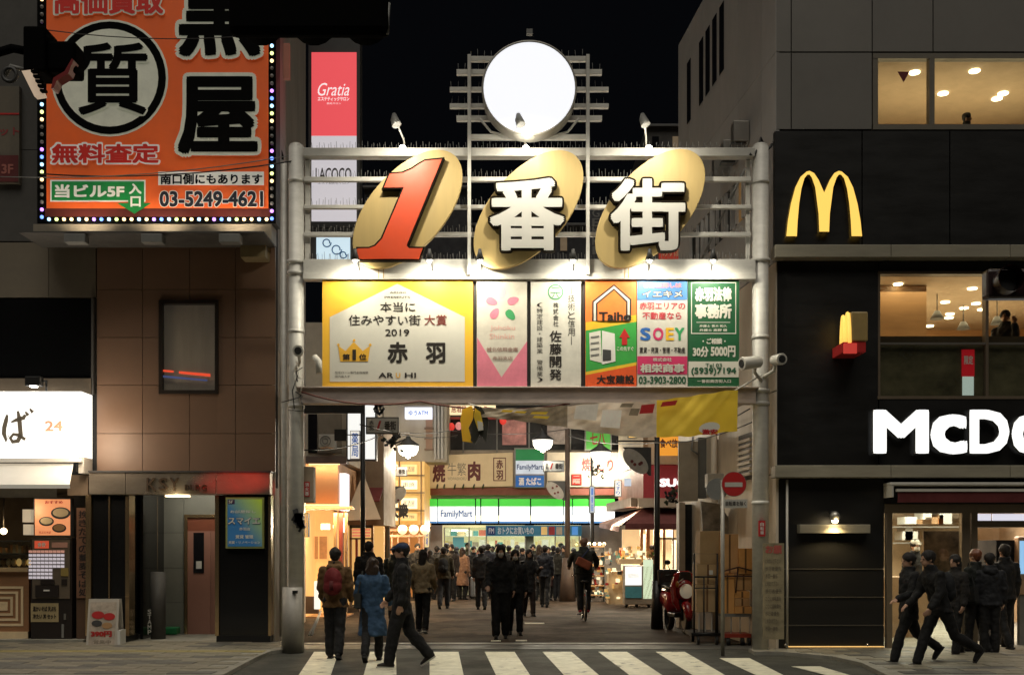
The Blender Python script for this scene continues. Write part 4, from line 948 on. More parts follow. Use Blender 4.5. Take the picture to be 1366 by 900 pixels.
# ---- numeral 1
one = [(566.8, 213), (588.8, 210.8), (541.5, 326), (545, 330), (563, 330), (558, 343.8), (471.4, 343.8), (476.3, 330.3), (492, 330), (500, 327), (509.3, 317), (538.7, 248), (512, 248.4), (519.5, 230.5), (536, 229.5), (549, 224), (558, 218)]
def offs(P, o):
    n = len(P); cxy = []; 
    ar = sum(P[i][0]*P[(i+1) % n][1]-P[(i+1) % n][0]*P[i][1] for i in range(n)); sg = 1 if ar > 0 else -1
    for i in range(n):
        a, b, c = Vector(P[i-1]), Vector(P[i]), Vector(P[(i+1) % n]); e1 = (b-a).normalized(); e2 = (c-b).normalized()
        n1 = Vector((e1.y, -e1.x))*sg; n2 = Vector((e2.y, -e2.x))*sg; m_ = (n1+n2)
        m_ = m_.normalized()*min(3, 1/max(.35, m_.normalized().dot(n1))) if m_.length > 1e-4 else n1
        cxy.append((b.x+m_.x*o, b.y+m_.y*o))
    return cxy
m_oran = mat('sign_orange', L(228, 82, 42), .45, var=.06, em=.06)
m_edge = mat('sign_dark_edge', (.014, .01, .006), .8, spec=.1)
s_ = thing('numeral_one', 'orange raised numeral 1 on the left gold oval', 'letter', (X(530, d), d-.45, Z(344, d)))
MB().prism([(X(a, d-.38), Z(b, d-.38)) for a, b in offs(one, 2.4)], d-.32, d-.2, m_edge, 'y').build('edge', s_)
MB().prism([(X(a, d-.39), Z(b, d-.39)) for a, b in offs(one, .2)], d-.335, d-.318, m_oran, 'y').build('face', s_)
m_cw = mat('letter_white', (.72, .71, .66), .45, var=.05)
for ch, a, b, c, e, lb_ in (('番', 653, 753, 237, 333, 'white raised character on the middle gold oval'), ('街', 815, 915, 238, 333, 'white raised character on the right gold oval')):
    s_ = thing('raised_character', lb_, 'letter', (X((a+b)/2, d), d-.45, Z(e, d)), group='white characters on the gate')
    MB().text(ch, X(a-2.5, d-.37), X(b+2.5, d-.37), Z(e+2.5, d-.33), Z(c-2.5, d-.33), d-.2, m_edge, w=.055, ext=.12, side=m_edge).build('edge', s_)
    MB().text(ch, X(a, d-.385), X(b, d-.385), Z(e, d-.385), Z(c, d-.345), d-.321, m_cw, w=.027, ext=.014, side=m_cw).build('face', s_)
# ---- gooseneck lamps on the top beam
def lamp_label(i): return ['left', 'middle', 'right'][i]
for i, px in enumerate((540, 701, 862)):
    s_ = thing('gooseneck_lamp', lamp_label(i)+' gooseneck lamp shining on the gold oval from the top beam', 'lamp', (X(px, d), d, Z(197, d)), group='gooseneck lamps on the gate')
    q = MB(); q.tube([(X(px, d), d+.02, Z(197, d)), (X(px-1, d), d-.1, Z(188, d)), (X(px-5, d), d-.35, Z(182, d)), (X(px-9, d), d-.5, Z(176, d))], .016, steelw, 6); q.build('arm', s_)
    q = MB(); q.tube([(X(px-10, d), d-.5, Z(168, d)), (X(px-9, d), d-.52, Z(176, d)), (X(px-6, d), d-.55, Z(184, d))], [.03, .065, .075], grey, 12); q.build('lamp_head', s_)
    MB().ball((X(px, d), d-.36, Z(208.5, d)), .05, mat('bulb_cool', (1, 1, .9), em=45, emc=(1, .95, .82), var=0), 10, 6).build('bulb', s_)
    lamp('oval_light', 'SPOT', (X(px+3, d), d-1.35, Z(194, d)), 150, (1, .92, .74), .08, (R(48), 0, 0), 120, .8, s_)
    lamp('oval_glow', 'POINT', (X(px, d), d-.4, Z(206, d)), 8, (1, .93, .75), .05, parent=s_)
# ---- conical spotlights over the panels
for i, px in enumerate((478, 575, 641, 763, 863, 946)):
    w_ = ['over the left end of the yellow panel', 'over the right half of the yellow panel', 'over the pink panel', 'over the white panel', 'over the blue and white panel', 'over the green panel'][i]
    s_ = thing('panel_spotlight', 'small conical spotlight on the gate beam '+w_, 'lamp', (X(px, d), d-.3, Z(356, d)), group='conical spotlights over the panels')
    q = MB(); q.tube([(X(px, d), d-.36, Z(340, d)), (X(px, d), d-.36, Z(345, d)), (X(px, d), d-.36, Z(355, d))], [.025, .035, .075], darkgrey, 14); q.build('shade', s_)
    q = MB(); q.cyl((X(px+2, d), d-.04, Z(362, d)), (X(px+1, d), d-.34, Z(344, d)), .01, darkgrey, 6); q.build('arm', s_)
    MB().ball((X(px, d), d-.36, Z(355.5, d)), .035, bulbw, 8, 5).build('bulb', s_)
    lamp('panel_light', 'SPOT', (X(px, d), d-.38, Z(357, d)), 78, (1, .92, .72), .05, (R(24), 0, 0), 165, .6, s_)
    lamp('beam_glow', 'POINT', (X(px, d), d-.32, Z(358, d)), 7, (1, .95, .8), .04, parent=s_)
# ---- the six panels
dp = d+.02
def panel(label, px0, px1, m, py0=373.6, py1=515.5):
    s_ = thing('advertisement', label, 'sign', (X((px0+px1)/2, dp), dp, Z(py1, dp)))
    MB().pb(px0, px1, py0, py1, dp, .06, m).build('board', s_); return s_
def poly(q, P, y, m, th=.004): q.prism([(X(a, dp), Z(b, dp)) for a, b in P], y-th, y, m, 'y')
pw = mat('print_white', (.68, .66, .58), .5, var=.05); pk = mat('print_black', (.02, .015, .012), .5)
p1 = panel('wide yellow award panel with white house shape and crown', 430, 631, mat('panel_yellow', L(245, 190, 60), .5, var=.04))
q = MB(); poly(q, [(440, 512-3), (440, 423), (530, 378.5), (620, 423), (620, 509)], dp, pw); q.build('house_shape', p1)
q = MB(); y_ = dp-.005; pg = mat('print_gold', L(235, 180, 60), .5)
q.pt('ARUHI', 520, 541, 389, 391.5, y_, pk); q.pt('PRESENTS', 513, 547, 395, 398, y_, pk)
q.pt('本当に', 507, 554, 403, 416, y_, pk, w=.012); q.pt('住みやすい街', 465, 561, 420, 434, y_, pk, w=.012); q.pt('大賞', 566, 596, 420, 434, y_, mat('print_maroon', L(130, 60, 50)), w=.012); q.pt('2019', 514, 546, 439, 448, y_, pk, w=.01)
q.pt('赤', 517, 544, 456, 484, y_, pk, w=.03); q.pt('羽', 568, 594, 457, 484, y_, pk, w=.03)
q.pt('AR', 505, 525, 497, 504, y_, pk, w=.02); q.pt('U', 528, 534, 497, 504, y_, pg, w=.02); q.pt('HI', 540, 555, 497, 504, y_, pk, w=.02)
q.pt('住宅ローン専門金融機関', 447, 491, 495, 498.5, y_, pk); q.pt('国内最大手', 447, 467, 500.5, 503.5, y_, pk)
poly(q, [(454, 482), (451, 461), (461, 468), (472, 456), (484, 468), (494, 461), (491, 482)], y_, pg)
q.pt('第', 457, 467, 472, 480, y_-.005, pk, w=.03); q.pt('位', 479, 489, 472, 480, y_-.005, pk, w=.03); q.pt('1', 470, 475, 466, 480, y_-.005, pk, w=.012)
for cx_, cy_ in ((451.5, 460), (472.5, 454), (494, 460)): disc(q, cx_, cy_, 1.8, y_, pg, .004, dp, 12)
q.build('lettering', p1)
p2 = panel('narrow white and pink panel with a five petal flower', 636, 703, mat('panel_cream', (.66, .62, .53), .5))
q = MB(); pkn = mat('print_pink', L(225, 130, 150), .5); poly(q, [(636.5, 450), (669, 503), (703, 455), (703, 515), (636.5, 515)], dp, pkn)
def petal(q, cx_, cy_, ang, l, w_, m, y):
    P = []
    for i in range(14):
        t = 2*math.pi*i/14; u = l*math.cos(t); v = w_*math.sin(t)*(1-.25*math.cos(t)); P.append((cx_+u*math.cos(ang)-v*math.sin(ang), cy_+u*math.sin(ang)+v*math.cos(ang)))
    poly(q, P, y, m)
for k_, (px, py, an) in enumerate(((670, 390, 90), (656, 402, 20), (684.5, 401, -20), (660, 418, -55), (681, 420, 50))):
    petal(q, px, py, R(an), 8, 5.2, mat('print_green', L(70, 160, 100), .5) if k_ == 4 else (pkn if k_ else mat('print_light_pink', L(235, 175, 185), .5)), dp)
lp_ = mat('print_pale_red', L(225, 175, 165), .5); q.pt('Johoku', 654, 687, 434, 442, dp, lp_); q.pt('Shinkin', 653, 686, 445, 452, dp, lp_); q.pt('城北信用金庫', 649, 691, 463, 469, dp-.001, mat('print_brown', L(150, 110, 100)), w=.01); q.pt('赤羽支店', 657, 684, 475, 480, dp-.005, MATS['print_brown'], w=.01); q.build('lettering', p2)
p3 = panel('narrow white panel with vertical black brush lettering and green emblem', 708, 775, mat('panel_white', (.66, .64, .57), .5))
q = MB(); pgn = mat('print_emblem_green', L(70, 150, 100), .5)
for rr in (10.5,):
    n_ = 30; P = [(741+rr*math.cos(2*math.pi*i/n_), 389.5+rr*math.sin(2*math.pi*i/n_)) for i in range(n_)]; P2 = [(741+8.8*math.cos(2*math.pi*i/n_), 389.5+8.8*math.sin(2*math.pi*i/n_)) for i in range(n_)]
    vs = [(X(a, dp), dp-.004, Z(b, dp)) for a, b in P+P2]; q.add(vs, [(i, i+n_, (i+1) % n_+n_, (i+1) % n_) for i in range(n_)], pgn)
q.pt('二', 734, 748, 383, 391, dp, pgn, w=.02); q.pt('八', 736, 746, 390, 397, dp, pgn, w=.02)
q.ptv('|技術と信用|', 757.5, 767, 381, 460, dp, pk, w=0); q.ptv('株式会社', 738, 745, 403, 436, dp, pk, w=.01); q.ptv('佐藤開発', 733, 749, 440, 508, dp, pk, w=.02); q.ptv('(特定建設・建築業 警備業)', 716, 724, 403, 510, dp, pk, w=0); q.build('lettering', p3)
p4 = panel('orange and green construction company panel with house roof emblem', 781, 849, mat('panel_orange', L(240, 130, 60), .5))
q = MB(); gy = mat('print_lime', L(235, 190, 50), .5); gg = mat('print_leaf', L(60, 160, 70), .5); po = mat('print_orange2', L(225, 90, 40), .5)
poly(q, [(781.3, 430), (849, 420), (849, 429), (781.3, 441)], dp, gy); poly(q, [(781.3, 441), (849, 429), (849, 483), (781.3, 496)], dp, gg); poly(q, [(781.3, 496), (849, 483), (849, 487), (781.3, 500)], dp, gy); poly(q, [(781.3, 500), (849, 487), (849, 515), (781.3, 515)], dp, po)
for o_, m_, y_ in ((0, pk, .004), (2, pw, .008), (5, pk, .012), (7, mat('panel_orange', (0, 0, 0)), .016)):
    poly(q, [(790+o_, 428-o_*.0), (790+o_, 402+o_*.5), (819, 379+o_*1.2), (842-o_, 399+o_*.6), (842-o_, 428)], dp-y_+.004, m_)
q.pt('Taiho', 799, 842, 416, 428, dp-.016, pk, w=.03); poly(q, [(786, 444), (801, 441), (803, 484), (787, 480)], dp-.004, pw); poly(q, [(803, 441), (820, 445), (821, 482), (803, 486)], dp-.005, white)
poly(q, [(804, 466), (815, 467), (815, 480), (804, 481)], dp-.01, darkgrey); 
for k_ in range(4): poly(q, [(788, 449+k_*8), (799, 447.5+k_*8), (799, 449.5+k_*8), (788, 451+k_*8)], dp-.009, grey)
poly(q, [(833, 438), (840, 450), (836.5, 450), (836.5, 460), (829.5, 460), (829.5, 450), (826, 450)], dp-.006, red); q.pt('この先すぐ', 823, 845, 462, 468, dp-.004, pw, w=.02); q.pt('大宝建設', 796, 846, 500, 512, dp-.004, pk, w=.03); q.build('artwork', p4)
p5 = panel('white real estate panel with blue head and colourful letters', 850, 917, mat('panel_white', (0, 0, 0)))
q = MB(); pb_ = mat('print_blue', L(85, 140, 205), .5); pm_ = mat('print_magenta', L(215, 60, 110), .5); poly(q, [(850.3, 374), (916.7, 374), (916.7, 400), (850.3, 400)], dp, pb_); poly(q, [(850.3, 475), (916.7, 475), (916.7, 499), (850.3, 499)], dp, pm_)
q.pt('お部屋探しは', 858, 909, 377, 384, dp-.004, mat('print_rose', L(235, 150, 160)), w=.05); q.pt('イエキメ', 856, 911, 387, 397, dp-.004, pk, w=.055); q.pt('イエキメ', 857, 910, 388, 396.5, dp-.009, pw, w=.02)
q.pt('赤羽エリアの', 853, 914, 403, 413, dp, mat('print_red2', L(205, 70, 80)), w=.02); q.pt('不動産なら', 857, 909, 416, 426, dp, MATS['print_red2'], w=.02)
for ch, a, b, cc in (('S', 854, 868, (50, 110, 190)), ('O', 871, 885, (215, 60, 110)), ('E', 888, 899, (240, 190, 50)), ('Y', 900, 913, (60, 160, 100))): q.pt(ch, a, b, 437, 454, dp, mat('letter_'+ch, L(*cc), .5), w=.03)
q.pt('賃貸・売買・管理・不動産', 853, 914, 463, 471, dp, pk, w=.02); q.pt('株式会社', 871, 896, 477, 482, dp-.004, pw, w=.02); q.pt('相栄商事', 854, 913, 485, 497, dp-.004, pw, w=.045); q.pt('03-3903-2800', 852, 915, 502, 512, dp, mat('print_dgreen', L(30, 90, 60)), w=.03); q.build('lettering', p5)
p6 = panel('dark green law office panel with white lettering', 918, 986, mat('panel_green', L(30, 90, 55), .5))
q = MB(); 
for a, b, c, e in ((922, 982, 376.5, 377.6), (922, 982, 444, 445.2), (922, 923, 377.6, 444), (981, 982, 377.6, 444)): q.pb(a, b, c, e, dp-.004, .004, pw)
q.pt('赤羽法律', 927, 976, 383, 402, dp, pw, w=.05); q.pt('事務所', 927, 976, 405, 425, dp, pw, w=.05); q.pb(929, 974, 429.5, 430.2, dp-.003, .003, pw); q.pt('弁護士 青木 和久', 933, 970, 433, 436.5, dp, pw, w=.02); q.pt('弁護士 高野 健', 933, 970, 438.5, 442, dp, pw, w=.02)
q.pt('・ご相談・', 937, 968, 451, 459, dp, pw, w=.04); q.pt('30分', 924, 945, 462, 476, dp, pw, w=.04); q.pt('5000円', 948, 981, 461, 476, dp, pw, w=.04); q.pb(918.5, 985.6, 482, 503, dp-.004, .004, pw); q.pt('Tel 03', 941, 963, 484.5, 489.5, dp-.004, MATS['print_dgreen'], w=.02); q.pt('(5939)7194', 922, 982, 490, 501, dp-.004, MATS['print_dgreen'], w=.03); q.pt('一番街商店街入口', 930, 975, 506, 510.5, dp, pw, w=.02); q.build('lettering', p6)
# dark uprights and small flags between panels
for a, b in ((631.6, 635.4), (703.6, 707.4), (775.6, 780.4)): beam(a, b, 373.5, 516, .08, .1, 'panel_post', darkgrey)
# ---- cameras
def camera_obj(px, py, label, dx=0, dy=-1, s=.82, yy=0):
    s_ = thing('security_camera', label, 'camera', (X(px, d), d-.2+yy, Z(py, d)), group='security cameras on the gate posts')
    c = Vector((X(px, d), d-.25+yy, Z(py, d))); v = Vector((dx, dy, -.1)).normalized()
    q = MB(); q.tube([c-v*.2*s, c-v*.17*s, c+v*.17*s, c+v*.18*s], [.07*s, .1*s, .11*s, .105*s], offwhite, 18); q.build('housing', s_)
    q = MB(); q.tube([c+v*.182*s, c+v*.19*s], [.07*s, .07*s], blackm, 16); q.build('lens', s_)
    q = MB(); tgt = Vector((X(393 if px < 700 else 1017, d), d+.05, c.z-.25)); q.tube([c-v*.1*s, c-v*.1+Vector((0, .1, -.15)), tgt], .03, offwhite, 8); q.build('bracket', s_)
camera_obj(402, 472, 'white security camera facing the street on the left gate post', .15, -1)
camera_obj(1033, 483, 'white security camera facing the street on the right gate post', .2, -1)
camera_obj(997, 487, 'white security camera turned into the alley beside the green panel', -.6, -.25, .95)
q = MB(); q.tube([(X(421, d), d-.1, Z(477, d)), (X(427, d), d-.15, Z(484, d)), (X(428, d), d-.15, Z(500, d))], [.05, .055, .05], offwhite, 10); q.top('white_loudspeaker', 'small white hooded device next to the left security camera', 'device')
# tangle of cables and boxes on the left post
q = MB()
for i in range(7):
    a = random.uniform(392, 412); b = random.uniform(480, 530)
    q.tube([(X(a, d), d-.08, Z(b, d)), (X(a+random.uniform(-12, 12), d), d-.2, Z(b+random.uniform(0, 25), d)), (X(a+random.uniform(-20, 10), d), d-.05, Z(b+random.uniform(10, 45), d))], .009, random.choice((black, offwhite, grey)), 5)
o = q.top('cable_tangle', 'tangle of cables on the left gate post under the camera', 'cables'); o['kind'] = 'stuff'
def cable(P, label, r=.012, m=black, dd=None):
    pts = [(X(a, y), y, Z(b, y)) for a, b, y in P]
    out = []
    for i in range(len(pts)-1):
        for k in range(8):
            t = k/8; p = Vector(pts[i]).lerp(Vector(pts[i+1]), t); p.z -= 4*t*(1-t)*.12; out.append(p)
    out.append(Vector(pts[-1])); MB().tube(out, r, m, 5).top('cable', label, 'cable', group='overhead cables')
cable([(390, 215, 18.05), (55, 232, 19.0)], 'thin cable crossing the orange billboard low down', .012)
cable([(60, 40, 17), (368, 44, 19)], 'thin cable crossing the top of the billboard', .008)
cable([(0, 236, 17), (385, 208, 18)], 'pale thin cable running left from the gate post top', .008, grey)
cable([(400, 522, 17.9), (560, 535, 17.95), (760, 538, 18)], 'dark red cable sagging along the bottom gate beam', .014, mat('cable_red', (.12, .03, .02)))
cable([(1000, 205, 18), (1015, 184, 18.1), (1030, 192, 18.2)], 'black looped cable over the right gate post', .022)
# meter boxes on posts
s_ = thing('meter_box', 'beige post box with a red plate on the left gate post', 'box', (X(410, d), d+.3, Z(670, d)))
q = MB(); q.box(X(401, d+.3), X(419, d+.3), d+.25, d+.45, Z(670, d+.3), Z(622, d+.3), mat('box_beige', (.35, .28, .2), .6)); q.build('case', s_, bevel=.01)
q = MB(); q.pb(405.5, 413, 642, 662, d+.24, .01, red); q.ptv('消火器', 407, 412, 643, 661, d+.24, white, w=.02); q.build('plate', s_)
q = MB()
for i in range(14): q.obox((X(399+random.uniform(-5, 5), d), d-.02, Z(694+random.uniform(-10, 10), d)), (random.uniform(.03, .1), .05, random.uniform(.06, .16)), Matrix.Rotation(random.uniform(-.7, .7), 3, 'Y'), random.choice((black, darkgrey)))
o = q.top('cable_bundle', 'black bundle of cable boxes strapped to the left gate post', 'cables'); o['kind'] = 'stuff'
s_ = thing('post_plate', 'small red plate with white characters on the right gate post', 'sign', (X(1016, d), d-.02, Z(715, d)))
q = MB(); q.pb(1012, 1021, 694, 715, d-.02, .03, red); q.build('plate', s_); q = MB(); q.ptv('自転車', 1014, 1019, 696, 713, d-.021, white, w=.02); q.build('lettering', s_)
# ---- torn banner under the beam
bn = thing('hanging_banner', 'long wrinkled banner under the gate beam, grey and beige with a yellow right end', 'banner', (X(800, 17.6), 17.6, Z(560, 17.6)))
def interp(T, x):
    for (a, b), (c, e) in zip(T, T[1:]):
        if a <= x <= c: return b+(e-b)*(x-a)/(c-a)
    return T[0][1] if x < T[0][0] else T[-1][1]
TOP = [(640, 543), (700, 545), (755, 541), (800, 537), (860, 536), (920, 528), (980, 520)]; BOT = [(640, 556), (700, 562), (755, 570), (800, 578), (850, 583), (920, 582), (984, 574)]
dbn = 17.55
def banner(a, b, m, nm, n=60):
    def fn(u, v):
        x = a+(b-a)*u; y = interp(TOP, x)*(1-v)+interp(BOT, x)*v
        w_ = .03*math.sin(x*.05+v*3)+.006*math.sin(x*.13-v*7+1)+.004*math.sin(x*.3+v*17)
        return (X(x, dbn)+.0, dbn+w_, Z(y+.6*math.sin(x*.2), dbn))
    return MB().grid(fn, n, 14, m).build(nm, bn)
m_bg = mat('banner_olive', (.32, .27, .2), .8, var=.4, sc=(6, 6, 6)); m_bb = mat('banner_beige', (.9, .78, .64), .8, var=.3, sc=(3, 3, 5)); m_by = mat('banner_yellow', (1.0, .72, .07), .7, var=.05, sc=(3, 3, 3))
cloth_through(m_bg); cloth_through(m_bb); cloth_through(m_by)
banner(640, 757, m_bg, 'olive_strip'); banner(757, 876, m_bb, 'beige_strip'); banner(876, 984, m_by, 'yellow_strip')
def bpt(x, v, o=.075): return (X(x, dbn), dbn-o, Z(interp(TOP, x)*(1-v)+interp(BOT, x)*v, dbn))
for (x0, x1, v0, v1, m) in ((668, 682, .2, .4, m_by), (686, 700, .25, .4, m_by), (707, 728, .3, .45, m_by), (710, 730, .55, .7, m_by), (765, 795, .05, .6, mat('banner_pale', (.95, .88, .78), .8, var=.2, sc=(4, 4, 4))), (800, 826, .25, .8, MATS['banner_pale']), (838, 850, .2, .4, m_bg), (852, 870, .1, .35, red), (826, 842, .05, .16, m_bg), (880, 900, .08, .2, red)):
    MB().add([bpt(x0, v1), bpt(x1, v1), bpt(x1+3, v0), bpt(x0+3, v0)], [(0, 1, 2, 3)], m).build('printed_patch', bn)
q = MB(); y_ = dbn-.09; q.add([bpt(945+14*math.cos(t), .86+.14*math.sin(t), .09) for t in [2*math.pi*i/16 for i in range(16)]], [tuple(range(16))[::-1]], pw); q.text('激安', X(935, dbn), X(956, dbn), Z(580.5, dbn), Z(573, dbn), dbn-.095, red, w=.05); q.build('price_patch', bn)
q = MB(); q.cyl((X(980, dbn), dbn, Z(521, dbn)), (X(1016, d), d, Z(500, d)), .012, offwhite, 6); q.cyl((X(640, dbn), dbn, Z(543, dbn)), (X(625, d), d, Z(538, d)), .012, offwhite, 6); q.build('cord', bn)
s_ = thing('torn_cloth', 'crumpled yellow and black cloth hanging from the gate beam beside the banner', 'cloth', (X(635, 17.6), 17.6, Z(592, 17.6)))
for k_, (pp, m) in enumerate((([(617, 546), (629, 541), (634, 552), (625, 570), (630, 590), (617, 588), (614, 560)], m_by), ([(633, 541), (642, 543), (652, 560), (649, 590), (640, 580), (634, 592), (628, 588)], mat('cloth_black', (.03, .03, .02), .8)), ([(634, 545), (641, 550), (645, 568), (637, 572), (632, 556)], m_by), ([(637, 562), (644, 564), (645, 574), (638, 575)], pw))):
    MB().prism([(X(a, 17.6), Z(b, 17.6)) for a, b in pp], 17.6-.02-.03*k_, 17.6+.05-.03*k_, m, 'y').build('cloth', s_)
# ================================================================== ALLEY
def bld(label, px, d_, name='shop_building', cat='building'): return thing(name, label, cat, (X(px, d_), d_, 0))
def qb(name, par, *a, **k):
    m = MB(); m.pb(*a); return m.build(name, par, **k)
# ---- convenience store at the far end (d 39)
d = 39.0
m_far = mat('far_wall_beige', (.32, .27, .21), .7, var=.2); m_fard = mat('far_wall_dark', (.05, .045, .04), .7)
cs = bld('convenience store building closing the far end of the alley', 690, d)
MB().box(X(560, d), X(850, d), d+.3, d+8, Z(600, d), Z(520, d), m_fard).build('upper_wall', cs)
for a, b, c, e in ((565, 850, 600, 664), (563, 590, 700, 795), (700, 712, 700, 795), (775, 850, 700, 795)): qb('wall', cs, a, b, c, e, d+.1, .2, m_far)
qb('ledge', cs, 563, 840, 650, 660, d-.4, .6, mat('red_brown_ledge', (.25, .07, .05), .6))
m_fl = mat('family_white', (.6, .62, .65), .4, em=.85, emc=(.93, .97, 1), var=.02); m_fg = lit('family_green', (70, 205, 65), .8); m_fb = lit('family_blue', (80, 140, 200), .8)
s_ = thing('store_fascia_sign', 'long glowing green and white convenience store sign across the far end', 'sign', (X(690, d), d-.6, Z(698, d)))
for i, (a, b) in enumerate(((565, 582), (584, 633), (635, 640), (642, 664), (666, 707), (709, 751), (753, 763), (765, 785), (787, 820))):
    q = MB(); q.pb(a, b, 675, 693.5, d-.6, .5, m_fl); q.pb(a, b, 665, 675, d-.6, .5, m_fg); q.pb(a, b, 695, 697, d-.6, .5, m_fb); q.pb(a, b, 693.5, 695, d-.6, .5, m_fl); q.build('light_panel', s_)
q = MB(); q.pt('FamilyMart', 588, 630, 680, 691.5, d-.6, mat('family_letter', L(20, 80, 150), em=.12, emc=L(40, 110, 190)), w=.01, ext=.02); q.build('lettering', s_)
# interior
q = MB(); m_ci = mat('store_inside', (.55, .55, .4), .6, em=.6, emc=L(240, 225, 165), var=.5, sc=(1.5, 1.5, 1.5))  # interior brightness put into walls and some goods as emission
q.pb(590, 775, 700, 797, d+4, .1, m_ci); q.box(X(588, d), X(778, d)+.2, d+.3, d+4, 2.7, 2.8, m_ci); q.box(X(588, d), X(778, d)+.2, d+.3, d+4, -.0, .03, m_far); q.build('store_room', cs)
for i in range(26):
    a = random.uniform(592, 768); r_ = random.choice((.6, 1.0, 1.4, 1.8))
    pass
q = MB()
for zz in (.5, .9, 1.3, 1.7, 2.1):
    q.box(X(594, d+2), X(776, d+2), d+1.6, d+2, zz-.02, zz, white); x = X(594, d+2)
    while x < X(774, d+2):
        wd = random.uniform(.08, .3); q.box(x, x+wd*.85, d+1.65, d+1.9, zz, zz+random.uniform(.15, .3), random.choice((mat('pack_pale', (.6, .6, .45), em=.45, emc=L(235, 225, 170), var=.4), cream, cream, mat('pack_yellow', (.6, .5, .2), em=.3, emc=L(230, 200, 110)), m_far, mat('pack_teal', (.1, .3, .3), em=.1), mat('pack_red', (.45, .12, .08), em=.1), white, white))); x += wd
q.build('shelf_goods', cs)['kind'] = 'stuff'
for a in (592, 625, 648, 700, 740, 772): qb('window_mullion', cs, a, a+1.6, 703, 797, d+.05, .08, alu)
qb('pane', cs, 593, 772, 703, 797, d+.08, .01, gl)
for a in (602, 655, 705, 745): qb('ceiling_light', cs, a, a+22, 706, 709, d+2.5, .3, mat('tube_white', (1, 1, 1), em=4, emc=(1, 1, .85), var=0))
lamp('store_lamp', 'AREA', (X(690, d), d+1.2, 2.65), 160, (1, .95, .75), 5, size_y=2, parent=cs)
lamp('store_front_lamp', 'AREA', (X(690, d), d-.62, Z(700, d)), 170, (1, .96, .85), 6, (R(-35), 0, 0), size_y=.4, parent=cs)
s_ = thing('store_banner', 'teal advertising banner over the convenience store window', 'banner', (X(712, d), d-.1, Z(715, d)))
qb('sheet', s_, 648, 776, 700.5, 714.5, d-.12, .05, mat('teal_banner', L(50, 110, 130), .5, em=.35, emc=L(50, 110, 130), var=.3))
q = MB(); q.pt('おトクにお買いもの', 664, 712, 702.5, 712.5, d-.12, white, w=.03)
for k_, a in enumerate((722, 732, 742, 752, 763)): q.pb(a, a+8, 702, 713, d-.13, .01, (yl, red, cream, m_far, m_fb)[k_])
q.pb(650, 661, 702, 713, d-.13, .01, mat('navy_square', L(25, 50, 100), em=.2)); q.pt('FM', 652, 659, 704, 711, d-.135, white, w=.02); q.build('print', s_)
qb('poster', cs, 604, 619, 716, 732, d+.02, .02, lit('poster_teal', (70, 120, 120), .8))
# upper floor: dark restaurant windows with posters, lanterns
q = MB(); q.pb(596, 833, 540, 600, d+.25, .05, mat('dark_upper_window', (.03, .03, .03), .2, var=.4)); q.build('window_band', cs)
for a in (597, 617, 662, 705, 760, 782): qb('window_bar', cs, a, a+1.8, 545, 604, d+.1, .15, grey)
qb('window_bar', cs, 597, 833, 556, 559, d+.1, .16, mat('red_bar', (.3, .05, .05)))
s_ = thing('upper_poster', 'reddish photo poster in the upper restaurant window', 'poster', (X(685, d), d, Z(593, d))); qb('sheet', s_, 670, 702, 560, 593, d+.02, .05, mat('poster_pinkred', (.45, .2, .17), .6, em=.22, var=.8, sc=(2, 2, 2)))
s_ = thing('window_poster', 'small square poster in a dark frame right of the big street lamp', 'poster', (X(745, d), d, Z(590, d))); qb('sheet', s_, 730, 758, 562, 592, d+.02, .05, mat('poster_grey', (.3, .25, .22), .6, em=.1, var=.8, sc=(2, 2, 2)))
s_ = thing('lit_ceiling_sign', 'warm lit sign just under the gate beam at the far building', 'sign', (X(628, d), d-.2, Z(552, d))); qb('light_box', s_, 597, 661, 538, 552, d-.2, .3, lit('warm_white_box', (255, 230, 180), 1.0)); q = MB(); q.pt('居酒屋 やきとり', 602, 650, 541, 550, d-.2, red, w=.02); q.build('lettering', s_)
for i, (px, py) in enumerate(((602, 569), (612, 568), (671, 561))):
    s_ = thing('paper_lantern', ('small red lantern at the left end of the upper window', 'small pink lantern second from the left in the upper window', 'small red lantern above the photo poster')[i], 'lantern', (X(px, d-.2), d-.2, Z(py+5, d-.2)))
    MB().ball((X(px, d-.2), d-.2, Z(py, d-.2)), (.12, .12, .14), lit('lantern_red', (225, 60, 50), .7) if i != 1 else lit('lantern_pink', (230, 150, 140), .7), 12, 8).build('shade', s_)
# yakiniku board
s_ = thing('yakiniku_board', 'long beige barbecue restaurant board with big maroon characters above the convenience store', 'sign', (X(627, d), d-.5, Z(652, d)))
m_yb = mat('board_beige', (.5, .4, .26), .6, em=.35, emc=L(190, 160, 110), var=.12); m_mar = mat('maroon_print', (.12, .02, .02), .6)
MB().prism([(X(570, d), Z(652, d)), (X(570, d), Z(609, d)), (X(684, d), Z(605, d)), (X(684, d), Z(649, d))], d-.55, d-.4, m_yb, 'y').build('board', s_)
q = MB(); q.pt('焼', 577, 594, 617, 643, d-.55, m_mar, w=.04); q.pt('肉', 624, 641, 615, 641, d-.55, m_mar, w=.04); q.pt('牛繁', 597, 622, 617, 634, d-.55, ink, w=.0); q.pt('WEWASHOKU', 597, 622, 636, 640, d-.55, ink)
for a, b, c, e in ((658, 675, 610, 611.2), (658, 675, 640, 641.2), (658, 659.2, 610, 641), (674, 675, 610, 641)): q.pb(a, b, c, e, d-.56, .01, m_mar)
q.ptv('赤羽', 662, 671, 612, 640, d-.55, m_mar, w=.03); q.build('lettering', s_)
for px in (584, 593, 607, 618, 632, 644): MB().cyl((X(px, d), d-.5, Z(652, d)), (X(px+2, d), d-.9, Z(648, d)), .03, darkgrey, 6).build('clip_lamp', s_)
